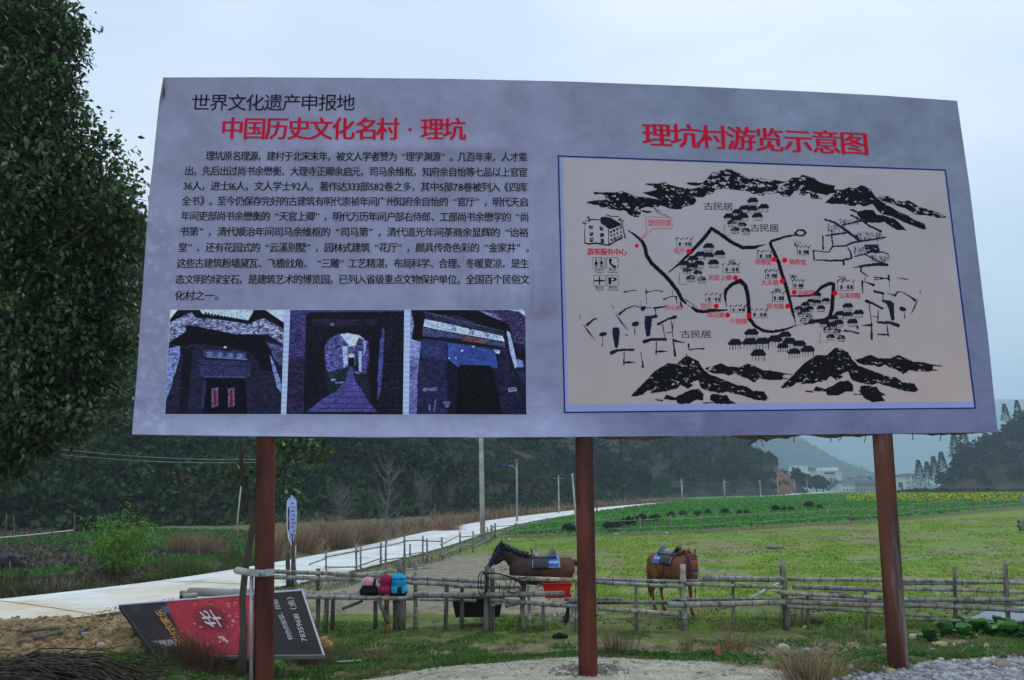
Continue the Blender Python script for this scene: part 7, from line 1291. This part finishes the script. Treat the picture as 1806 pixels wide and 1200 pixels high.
def stone(px, py, wpx, label, col=(.33, .32, .28), flat=.6, name='stone', cat_='stone', group=None, hpx=None):
    g = gp(px, py); r = wpx * g[1] / F / 2; ic = bmesh.new(); bmesh.ops.create_icosphere(ic, subdivisions=3, radius=1); V = np.array([v.co[:] for v in ic.verts]); Fc = np.array([[v.index for v in f.verts] for f in ic.faces]); ic.free()
    q = RG.random(3) * 40; V = V * (1 + .55 * (fbm(V[:, 0] + q[0] + V[:, 2], V[:, 1] + q[1] - V[:, 2] * .7, .9, 3) - .5))[:, None]; V = np.sign(V) * np.minimum(np.abs(V), .82 + .1 * RG.random(3)); a = rnd.random() * 3; R = np.array([[math.cos(a), -math.sin(a), 0], [math.sin(a), math.cos(a), 0], [0, 0, 1]]); V = (V * np.array([1, .75, flat])) @ R.T * r + g + np.array([0, 0, r * flat * .45]); o = npmesh(name, V, Fc, MT['rock'], col=np.tile(col, (len(V), 1))); setp(o, label, cat_, group); return o
stone(1381, 1152, 26, 'pale squarish stone standing in the grass left of the dry tuft', (.42, .38, .30), .8); stone(1424, 1150, 16, 'small grey stone behind the dry tuft', (.30, .31, .33)); stone(1577, 1148, 50, 'long flat slab of rock at the foot of the third post', (.26, .245, .21), .30); stone(1612, 1128, 22, 'pale stone just right of the third post foot', (.40, .38, .34)); stone(1346, 1160, 22, 'dark grey stone half buried left of the pale squarish one', (.18, .18, .17))
stone(1660, 1141, 26, 'yellowish broken brick lying before the leafy vegetables', (.36, .33, .14), .5, 'brick_fragment', 'brick'); stone(1649, 1139, 16, 'orange brown stone beside the yellowish broken brick', (.34, .22, .12), .5); stone(1645, 1149, 12, 'white rounded stone below the orange brown one', (.50, .48, .42)); stone(1683, 1138, 7, 'tiny cream stone right of the broken brick', (.55, .52, .42))
stone(1738, 1170, 22, 'biggest pale grey stone at the edge of the gravel', (.42, .43, .45)); stone(1715, 1174, 20, 'tan stone beside the biggest gravel stone', (.40, .36, .30)); stone(1570, 1186, 22, 'yellow-topped brown stone at the left end of the gravel', (.36, .28, .13), .45); stone(1730, 1147, 26, 'flat grey slate below the yellow cup', (.33, .34, .37), .2); stone(1757, 1154, 16, 'grey flat stone right of the slate', (.28, .29, .32), .3)
stone(1768, 1176, 40, 'long reddish flat stone near the right edge', (.22, .16, .12), .25); stone(1660, 1166, 14, 'pale pebble cluster at the top of the gravel', (.42, .43, .45)); stone(930, 1192, 8, 'tan pebble on the gravel mound left of the middle post', (.42, .30, .17)); stone(130, 1108, 14, 'pale stone on the tan earth at the left', (.42, .38, .30)); stone(150, 1122, 15, 'grey rubble stone in the middle of the earth bank', (.30, .30, .28)); stone(178, 1142, 18, 'pale broken stone at the foot of the earth bank', (.45, .42, .36)); stone(40, 1135, 18, 'dark grey rubble lump at the left edge', (.15, .15, .15)); stone(66, 1098, 11, 'brown clod standing proud near the road', (.2, .13, .08))
for k in range(26):
    x = rnd.uniform(1490, 1800); y = rnd.uniform(1180, 1198) if x < 1640 else rnd.uniform(1172, 1198); stone(x, y, rnd.uniform(9, 18), 'grey angular stone lying among the gravel in the bottom right corner', (.33 * rnd.uniform(.7, 1.2),) * 3, .6, group='larger gravel stones at the bottom right')
# litter
def sheet(name, pts, Yo, col, label, cat_, th=.01):
    Vt = [np.array(p) for p in pts]; n = len(Vt); mb = MB(); mb.add(Vt + [p + np.array([0, 0, th]) for p in Vt], [tuple(range(n)), tuple(range(2 * n - 1, n - 1, -1))] + [(k, (k + 1) % n, n + (k + 1) % n, n + k) for k in range(n)], col); o = mb.build(name, MT['gen']); setp(o, label, cat_); return o
def G_(px, py, dz=0): g = gp(px, py); return g + np.array([0, 0, dz])
mb = MB(); _a = .28; mb.box(G_(615, 1172, .04), (.34, .13, .022), R=np.array([[math.cos(_a), -math.sin(_a), 0], [math.sin(_a), math.cos(_a), .3], [0, -.3, 1]]), col=(.62, .66, .72)); setp(mb.build('foam_board', MT['gen']), 'white foam board offcut lying in the grass near the mound', 'board')
def lump(px, py, wpx, hpx, name, col, label, cat_, m_='fabric'):
    g = gp(px, py); k = g[1] / F; w = wpx * k / 2; h = hpx * k; pr = [((-w * .5, 0, h * .35), (w * .5, w * .5, h * .42), (w * .4, .0, h * .3), (w * .5, w * .45, h * .36)), ((-w * .2, 0, h * .55), (w * .3, w * .3, h * .4), (0, 0, h * .6), (w * .25, w * .3, h * .35))]
    me, V = sculpt(pr, max(.012, w * .09), 2); V = V * (1 + .25 * (fbm(V[:, 0] * 3, V[:, 2] * 3 + V[:, 1], .25, 3) - .5))[:, None]; o = finish(me, name, V + g - np.array([0, 0, .01]), np.tile(col, (len(V), 1)), MT[m_], None); setp(o, label, cat_); return o
lump(573, 1150, 32, 30, 'sack', (.42, .28, .09), 'crumpled tan sack lying against the fallen sign', 'sack'); lump(989, 1126, 30, 11, 'plastic_bag', (.006, .006, .007), 'torn black plastic bag lying in the grass left of the middle post', 'bag'); lump(1422, 1109, 13, 7, 'plastic_bag', (.62, .66, .74), 'white plastic bag in the grass behind the dry tuft', 'bag'); lump(1741, 1145, 11, 12, 'paper_cup', (.66, .45, .14), 'crushed yellow paper cup at the bottom right', 'cup'); lump(1770, 1145, 9, 5, 'litter', (.5, .5, .55), 'pale scrap of litter right of the yellow cup', 'litter'); lump(682, 1138, 5, 4, 'litter', (.6, .6, .65), 'tiny white scrap in the grass below the bench', 'litter')
sheet('litter', [G_(1712, 1150, .01), G_(1718, 1150, .03), G_(1718, 1145, .06), G_(1713, 1144, .04)], 0, (.02, .20, .50), 'small blue scrap of plastic left of the yellow cup', 'litter'); sheet('litter', [G_(1262, 1168, .02), G_(1273, 1164, .04), G_(1270, 1150, .12), G_(1264, 1156, .10)], 0, (.28, .02, .04), 'torn red rag caught in the weeds at the mound edge', 'rag'); lump(520, 1034, 22, 13, 'plastic_bag', (.6, .52, .58), 'pale pinkish bag at the foot of the flag pole', 'bag'); lump(1176, 941, 6, 3, 'litter', (.55, .7, .7), 'pale green scrap below the far fence', 'litter'); lump(1087, 944, 11, 5, 'stone_heap', (.36, .35, .36), 'small pale heap below the far fence', 'heap', 'rock'); lump(898, 952, 4, 4, 'litter', (.6, .65, .7), 'white speck of litter at the fence corner', 'litter')
lump(1368, 968, 34, 9, 'rubble_heap', (.22, .19, .17), 'low heap of pale rubble in the middle of the pasture', 'heap', 'rock'); lump(1437, 1100, 36, 10, 'brush_pile', (.03, .025, .02), 'dark pile of dung and brush under the fence', 'heap', 'rock'); lump(1476, 1048, 24, 9, 'sack', (.12, .14, .17), 'grey sack lying on the grass behind the right rails', 'sack')
# grey tarp by the vegetables
g0 = [G_(1700, 1103, .05), G_(1740, 1092, .12), G_(1830, 1088, .2), G_(1850, 1100, .1), G_(1770, 1108, .05)]; sheet('tarpaulin', g0, 0, (.22, .25, .32), 'grey-blue tarpaulin spread behind the leafy vegetables', 'tarpaulin', .03)
# ================================================================== LEAFY VEGETABLES
for k, (px, py, wpx, lb) in enumerate([(1640, 1132, 60, 'leafy green vegetable closest to the third post'), (1668, 1122, 66, 'leafy vegetable second from the third post, with a shiny leaf'), (1700, 1124, 60, 'leafy vegetable behind the broken brick'), (1725, 1116, 70, 'tallest leafy vegetable in the middle of the patch'), (1752, 1120, 60, 'leafy vegetable just behind the yellow cup'), (1782, 1122, 74, 'big bright leafy vegetable near the right edge'), (1812, 1126, 70, 'leafy vegetable cut off by the right edge of the picture'), (1690, 1108, 50, 'small leafy vegetable at the back of the patch'), (1765, 1108, 56, 'leafy vegetable at the back in front of the tarpaulin')]):
    g = gp(px, py); t = empty('leafy_vegetable', g, lb, 'vegetable', 'leafy vegetables at the right'); r = wpx * g[1] / F / 2
    for j in range(24):
        a = j * 2.4 + rnd.random(); el = rnd.uniform(.45, 1.35); L_ = r * rnd.uniform(.45, 1.0); dr = np.array([math.cos(a) * math.cos(el), math.sin(a) * math.cos(el), math.sin(el)]); sd = np.array([-math.sin(a), math.cos(a), 0]); V = []; ns = 6
        for i in range(ns + 1):
            u_ = i / ns; c = g + dr * L_ * u_ + np.array([0, 0, -.45 * L_ * u_ ** 2.2 * math.cos(el)]); wd_ = L_ * (.05 + .36 * math.sin(math.pi * min(1, max(0, (u_ - .15) / .85)) ** .8) if u_ > .15 else .03)
            V += [c - sd * wd_ + np.array([0, 0, wd_ * .35 + rnd.uniform(-.01, .01)]), c, c + sd * wd_ + np.array([0, 0, wd_ * .35 + rnd.uniform(-.01, .01)])]
        Fc = []
        for i in range(ns): Fc += [(3 * i, 3 * i + 1, 3 * i + 4, 3 * i + 3), (3 * i + 1, 3 * i + 2, 3 * i + 5, 3 * i + 4)]
        mb = MB(); kc = rnd.uniform(.7, 1.4); mb.add(V, Fc, (.055 * kc, .19 * kc, .026 * kc)); mb.build('leaf', MT['leaf'], t, True)
# ================================================================== DRY GRASS, WEEDS, VERGE
def clump_thing(px, py, wpx, hpx, n, base, label, lean=.7, name='dry_grass_clump', bw=.006, cat_='grass clump', g=None, v=.35, dp=.6):
    g = gp(px, py) if g is None else g; k = g[1] / F; w = wpx * k / 2; h = hpx * k; q = RG.normal(0, 1, (n, 2)) * np.array([w * .45, w * .45 * dp]); C = np.stack([g[0] + q[:, 0], g[1] + q[:, 1], 0 * q[:, 0]], 1); C[:, 2] = ground(C[:, 0], C[:, 1]) - .01; o_ = np.concatenate([q / (w + 1e-6) * lean * 1.2, np.zeros((n, 1))], 1); Vb, Fb, cb = blades(C, h * (.30 + .75 * RG.random(n) ** 1.4), bw * (.6 + .8 * RG.random(n)), lean * 1.3, base, v + .15, out=o_); o = npmesh(name, Vb, Fb, MT['blade'], col=cb); setp(o, label, cat_); return o
TAN = (.30, .235, .14); RED = (.24, .13, .08)
clump_thing(1430, 1198, 95, 66, 520, (.28, .22, .13), 'big shaggy dry tuft at the bottom edge, left of the gravel', 1.1, bw=.008); clump_thing(1090, 1152, 60, 58, 260, (.22, .18, .10), 'dry upright tuft just right of the middle post', .6); clump_thing(1210, 1150, 26, 60, 60, (.28, .18, .10), 'thin dry stalks between the middle post and the rag', .5, bw=.008); clump_thing(1300, 1150, 80, 62, 200, (.25, .17, .09), 'reddish dry stems left of the pale squarish stone', .9); clump_thing(1530, 1125, 50, 46, 90, (.30, .25, .15), 'sparse dry stalks left of the third post', .7); clump_thing(530, 1170, 110, 60, 700, (.17, .12, .08), 'brown dry grass heaped over the lower right of the fallen sign', .9); clump_thing(350, 1172, 130, 58, 950, (.11, .065, .045), 'dark reddish weeds in front of the fallen sign', .8); clump_thing(430, 1175, 50, 30, 140, (.13, .10, .07), 'dry grass around the foot of the sapling', .8); clump_thing(668, 1170, 40, 36, 130, (.24, .15, .09), 'rusty dry tuft right of the white foam board', .8); clump_thing(600, 1150, 60, 30, 160, (.22, .17, .10), 'pale dry grass behind the foam board', .9)
clump_thing(1395, 1025, 60, 62, 220, (.24, .19, .11), 'feathery dry weed growing behind the fence post right of the white pipe', .9, g=np.array([*P(1400, 1080, 15.8)[:2], gz(P(1400, 1080, 15.8)[0], 15.8)]))
clump_thing(1590, 1150, 60, 20, 260, (.06, .15, .025), 'green grass tuft around the foot of the third post', .8, name='grass_tuft')
for (px, py, w, h, n, c_, lb) in [(522, 968, 70, 66, 700, (.30, .21, .13), 'tall tan grass clump behind the flag'), (585, 962, 80, 58, 800, (.27, .20, .14), 'broad greyish tan clump beside the road behind the bench'), (640, 957, 60, 48, 500, (.24, .16, .10), 'reddish tan clump between the broad clump and the tallest bare tree'), (480, 985, 40, 70, 300, (.30, .20, .13), 'tan grass showing just right of the left post'), (790, 938, 50, 40, 420, (.30, .19, .13), 'orange tan clump left of the concrete pole')]: clump_thing(px, py, w, h, n, c_, lb, .8, bw=.02)
for (px, py, w, h, n, c_, lb) in [(318, 975, 50, 44, 420, (.26, .15, .10), 'left of the two reddish dry clumps beyond the road'), (368, 978, 56, 50, 520, (.28, .17, .12), 'right of the two reddish dry clumps beyond the road')]: clump_thing(px, py, w, h, n, c_, lb, .8, bw=.016)
# lime green bush with feathery shoots
gb = gp(205, 1012); t = empty('lime_green_bush', gb, 'feathery lime green bush beyond the road under the billboard corner', 'bush'); k = gb[1] / F; n = 2600; C = []
st = MB()
for j in range(46):
    a = rnd.random() * 6.28; b0 = gb + np.array([rnd.gauss(0, 18) * k, rnd.gauss(0, 12) * k, 0]); hh = rnd.uniform(50, 100) * k * (1.25 if j < 5 else 1); tpj = b0 + np.array([rnd.gauss(0, 22) * k, rnd.gauss(0, 10) * k, hh]); st.tube([b0, (b0 + tpj) / 2 + np.array([0, 0, .05]), tpj], [.012, .008, .003], 4)
    for q in range(62): f_ = rnd.uniform(.15, 1); C.append(b0 + (tpj - b0) * f_ + np.array([rnd.gauss(0, 7) * k, rnd.gauss(0, 7) * k, rnd.gauss(0, 4) * k]))
st.build('stems', MT['bark'], t)['kind'] = 'stuff'; C = np.array(C); Vb, Fb = leafcards(C, .16, .035, D=rot_rand(len(C)) + np.array([0, 0, -.1])); o = npmesh('foliage', Vb, Fb, MT['blade'], parent=t, col=colors(len(C), (.13, .27, .035), .4)); o['kind'] = 'stuff'
# verge vegetation on the far side of the road, on the inner side and at the foot of the hill
def along_road(n, s0, s1, o0, o1, side):
    i = RG.random(n) * (len(R2) - 2); i = (i / (len(R2) - 2)) ** 1.0 * (s1 - s0) + s0; j = i.astype(int); f_ = i - j; p = R2[j] * (1 - f_)[:, None] + R2[j + 1] * f_[:, None]; nn = Nn[j]; off = p[:, 3] + o0 + (o1 - o0) * RG.random(n); q = p[:, :2] + nn * (side * off)[:, None]; return onground(q[:, 0], q[:, 1])
C = along_road(9000, 14, 75, .15, 1.5, 1); h = .06 + 1.0 * fbm(C[:, 0], C[:, 1], 1.0, 3) ** 2.2; Vb, Fb, cb = blades(C, h * (.5 + .7 * RG.random(len(C))), .022, 1.4, (.085, .125, .03), .6); px = to_px(C)[0]; tanm = (px > 600) | (fbm(C[:, 0], C[:, 1], 2.5, 3) > .60); cbr = cb.reshape(-1, 5, 3); cbr[tanm & (RG.random(len(C)) < .75)] = [.24, .17, .10]; cbr[(px < 260) & (RG.random(len(C)) < .7)] = [.065, .06, .035]
o = npmesh('roadside_weeds', Vb, Fb, MT['blade'], col=cb); setp(o, 'mixed green and brown weeds along the far edge of the road', 'weeds', kind='stuff')
C = along_road(8000, 84, 190, .6, 4.0, 1); Y_ = C[:, 1]; Vb, Fb, cb = blades(C, (.25 + .85 * RG.random(len(C)) ** 1.5) * (2.4 * fbm(C[:, 0], C[:, 1], 3, 3) ** 1.6 + .1), .03 + Y_ * .0005, 1.5, (.25, .175, .12), .6); o = npmesh('tall_dry_grass', Vb, Fb, MT['blade'], col=cb); setp(o, 'belt of tall tan grass at the foot of the hill beyond the road', 'dry grass', kind='stuff')
C = along_road(5200, 24, 120, .05, 1.2, -1); Vb, Fb, cb = blades(C, .06 + .12 * RG.random(len(C)), .012, .9, (.07, .15, .03), .5); o = npmesh('bank_grass', Vb, Fb, MT['blade'], col=cb); setp(o, 'short green weeds on the bank below the road edge', 'grass', kind='stuff')
# vegetables and rough soil in the left farmland
x, y = scatter(26000, 20, 50, 0, 1, (-20, 470)); C = onground(x, y); rdv = road_dist(x, y); k = (rdv[2] > 0) & (rdv[0] > rdv[3] + 2.5) & (C[:, 1] < 60); C = C[k]; px, py, d = to_px(C); veg = ((px > 165) & (py < 972) & (fbm(C[:, 0], C[:, 1], 3, 2) > .40)) | (fbm(C[:, 0], C[:, 1], 2.5, 3) > .60); C1 = C[veg]; C1 = C1[:9000]; Vb, Fb = leafcards(C1, .16, .13, D=rot_rand(len(C1)) * .8 + np.array([0, 0, .6])); o = npmesh('vegetable_rows', Vb, Fb, MT['blade'], col=colors(len(C1), (.05, .17, .03), .45)); setp(o, 'rows of green vegetables in the field left of the road', 'vegetables', kind='stuff')
C2 = C[~veg][:5200]; Vb, Fb = leafcards(C2, .22, .14, D=rot_rand(len(C2)) + np.array([0, 0, .3])); o = npmesh('field_stubble', Vb, Fb, MT['blade'], col=colors(len(C2), (.10, .10, .07), .5)); setp(o, 'dull grey-green stubble and turned soil at the left', 'stubble', kind='stuff')
# hedge bank above the road at far left
x = RG.uniform(-17.5, -9.5, 260); C = []
C = along_road(300, 10, 36, .7, 2.2, 1); C[:, 2] += .18; v, f, c_ = clumps(C, .26 + .16 * RG.random(len(C)), 26, .12, (.05, .055, .028), .4, .8); o = npmesh('bank_scrub', v, f, MT['blade'], col=c_); setp(o, 'dark tangled scrub on the bank along the far side of the road', 'scrub', kind='stuff')
# field stakes with tape
fs = empty('tape_fence', gp(60, 1000), 'thin stakes with white tape and red ribbons round the left field', 'fence')
STK = [(12, 905, 1002), (25, 910, 990), (77, 944, 1006), (92, 935, 990), (131, 905, 1000), (52, 943, 985), (18, 990, 1015)]
for px, yt, yb in STK: g = gp(px, yb); bamboo('stake', g - np.array([0, 0, .1]), P(px + rnd.uniform(-2, 2), yt, g[1]), .022, fs, wood=True, col=(.16, .12, .09))
Yt = gp(77, 1006)[1]; mb = MB(); mb.tube([P(-20, 950, Yt), P(40, 945, Yt), P(80, 941, Yt + .5), P(131, 935, Yt + 1)], .016, 4, col=(.6, .62, .64)); mb.build('tape', MT['gen'], fs)
for px, py in ((12, 940), (77, 946), (92, 939), (131, 934), (52, 948)): mb = MB(); mb.box(P(px, py, Yt - .1), (.06, .02, .07), col=(.45, .04, .03)); mb.build('ribbon', MT['gen'], fs)
cv = gp(22, 1008); lump(20, 1006, 50, 26, 'covered_cart', (.014, .014, .016), 'black bundle at the left edge beyond the road', 'bundle'); lump(22, 988, 46, 14, 'cloth_cover', (.07, .05, .10), 'dark purple cloth draped over the black bundle at the left edge', 'cloth')
# ================================================================== BRUSHWOOD HEAP
bh = empty('brushwood_heap', gp(130, 1185), 'dark heap of cut brushwood in the bottom left corner', 'brushwood'); mb = MB()
for k in range(560):
    y = rnd.uniform(7.0, 8.9); px0 = rnd.uniform(-120, 170); L_ = rnd.uniform(.6, 1.7); x0 = (px0 - 903) / F * y; hgt = lambda x: .42 * max(0, 1 - ((x + 4.75) / 1.35) ** 2) * max(0, 1 - ((y - 8.0) / 1.2) ** 2); pts = []; a = rnd.gauss(0, .22); lay = rnd.random()
    for j in range(7): x = x0 + L_ * j / 6 * math.cos(a); yy = y + L_ * j / 6 * math.sin(a); pts.append(np.array([x, yy, gz(x, yy) + .02 + hgt(x) * lay + .10 * math.sin(math.pi * j / 6) * rnd.random()]))
    c = rnd.choice([(.035, .022, .016), (.05, .032, .022), (.022, .016, .013), (.10, .07, .05)]) ; mb.tube(pts, [rnd.uniform(.006, .012)] * 3 + [.007, .006, .004, .003], 4, col=c)
o = mb.build('twigs', MT['wood'], bh); o['kind'] = 'stuff'
sp = gp(213, 1178); clump_thing(213, 1180, 26, 30, 40, (.06, .22, .03), 'small bright green seedling growing out of the brushwood heap', 1.0, 'seedling', .02, 'seedling')
for (x0, y0, x1, y1) in ((30, 1120, 95, 1118), (60, 1132, 110, 1124), (140, 1122, 160, 1112)): g = gp(x0, y0); g1 = gp(x1, y1); o = bamboo('driftwood', g + np.array([0, 0, .04]), g1 + np.array([0, 0, .07]), .025, None, wood=True, col=(.2, .19, .17)); setp(o, {30: 'grey stick lying across the earth bank at the left', 60: 'lower grey stick on the earth bank at the left', 140: 'short grey stick near the middle of the earth bank'}[x0], 'stick')
# straw litter on the near ground
x, y = scatter(15000, 7.2, 14.5, 60, .7); C = onground(x, y); px, py, d = to_px(C); k = (fbm(x, y, 1.6, 5) > .46) & ~(poly_inside(px, py, GM)); C = C[k]; C[:, 2] += .012; D = rot_rand(len(C)) * np.array([1, 1, .18]); Vb, Fb = leafcards(C, .10 + .10 * RG.random(len(C)), .008, D=D, fold=0); o = npmesh('straw_litter', Vb, Fb, MT['blade'], col=colors(len(C), (.27, .22, .14), .5)); setp(o, 'flattened dead straw scattered over the near grass', 'straw', kind='stuff')
# leafy weeds in the near grass
x, y = scatter(9000, 7.6, 14, 40, .7); C = onground(x, y); px, py, d = to_px(C); k = (fbm(x + 4, y, .8, 3) > .56) & ~poly_inside(px, py, GM) & ~poly_inside(px, py, DP) & ~poly_inside(px, py, GR); C = C[k]; C = np.repeat(C, 5, 0) + RG.normal(0, .03, (len(C) * 5, 3)) * np.array([1, 1, .3]); C[:, 2] += .02; Vb, Fb = leafcards(C, .05, .03, D=rot_rand(len(C)) * np.array([1, 1, .4]) + np.array([0, 0, .5])); o = npmesh('ground_weeds', Vb, Fb, MT['blade'], col=colors(len(C), (.06, .17, .03), .45)); setp(o, 'small leafy weeds patching the near grass', 'weeds', kind='stuff')

x, y = scatter(20000, 15.3, 48, 40, .6, (880, 1860)); C = onground(x, y); px, py, d = to_px(C); fy = np.interp(px, [p[0] for p in FENCE2], [p[1] for p in FENCE2]); k = (py > fy + 3) & (fbm(x + 3, y, 1.1, 4) > .47); C = C[k]; C[:, 2] += .012; D = rot_rand(len(C)) * np.array([1, 1, .2]); Vb, Fb = leafcards(C, .05 + .07 * RG.random(len(C)), .03, D=D, fold=.1); cb = colors(len(C), (.20, .165, .10), .5); cb.reshape(-1, 4, 3)[RG.random(len(C)) < .35] = [.05, .045, .03]; o = npmesh('pasture_litter', Vb, Fb, MT['blade'], col=cb); setp(o, 'dead leaves, dung and trodden straw scattered over the pasture', 'litter', kind='stuff')

# dirt and loose stones spilling over the near road edge, dark stones round the middle post
C = along_road(9000, 8, 62, -.75, .35, -1); C = C[RG.random(len(C)) < .55]; rdv = road_dist(C[:, 0], C[:, 1]); C[:, 2] = np.where(rdv[0] < rdv[3], rdv[1] + .014, C[:, 2]); C = C[fbm(C[:, 0], C[:, 1], .9, 3) > .44]; o = rocks(C, .006 + .018 * RG.random(len(C)) ** 3, (.34, .27, .17), .35, .5); setp(o, 'loose tan grit spilling over the near edge of the concrete road', 'grit', kind='stuff')
pb = gp(1040, 1180); a = RG.random(900) * 6.28; r = .09 + .28 * RG.random(900) ** 1.6; C = onground(pb[0] + np.cos(a) * r, pb[1] + np.sin(a) * r); o = rocks(C, .006 + .012 * RG.random(900) ** 2, (.15, .14, .12), .4, .7); setp(o, 'dark stones ringed round the foot of the middle post', 'stones', kind='stuff')  # dark gravel ring, added partly as contact darkening at the post foot
for (px_, py_, n_, lb_) in [(463, 1196, 260, 'green grass tuft round the foot of the left post'), (1206, 1097, 160, 'grass tuft at the foot of the fence post beside the chestnut pony'), (1386, 1100, 160, 'grass tuft at the foot of the fence post beside the white pipe'), (862, 1096, 170, 'grass tuft at the foot of the fence corner post with the rope'), (1684, 1106, 150, 'grass tuft at the foot of the fence post right of the third billboard post'), (704, 1092, 150, 'grass tuft at the foot of the thick bench leg')]: clump_thing(px_, py_, 46, 17, n_, (.06, .14, .025), lb_, .8, name='grass_tuft')
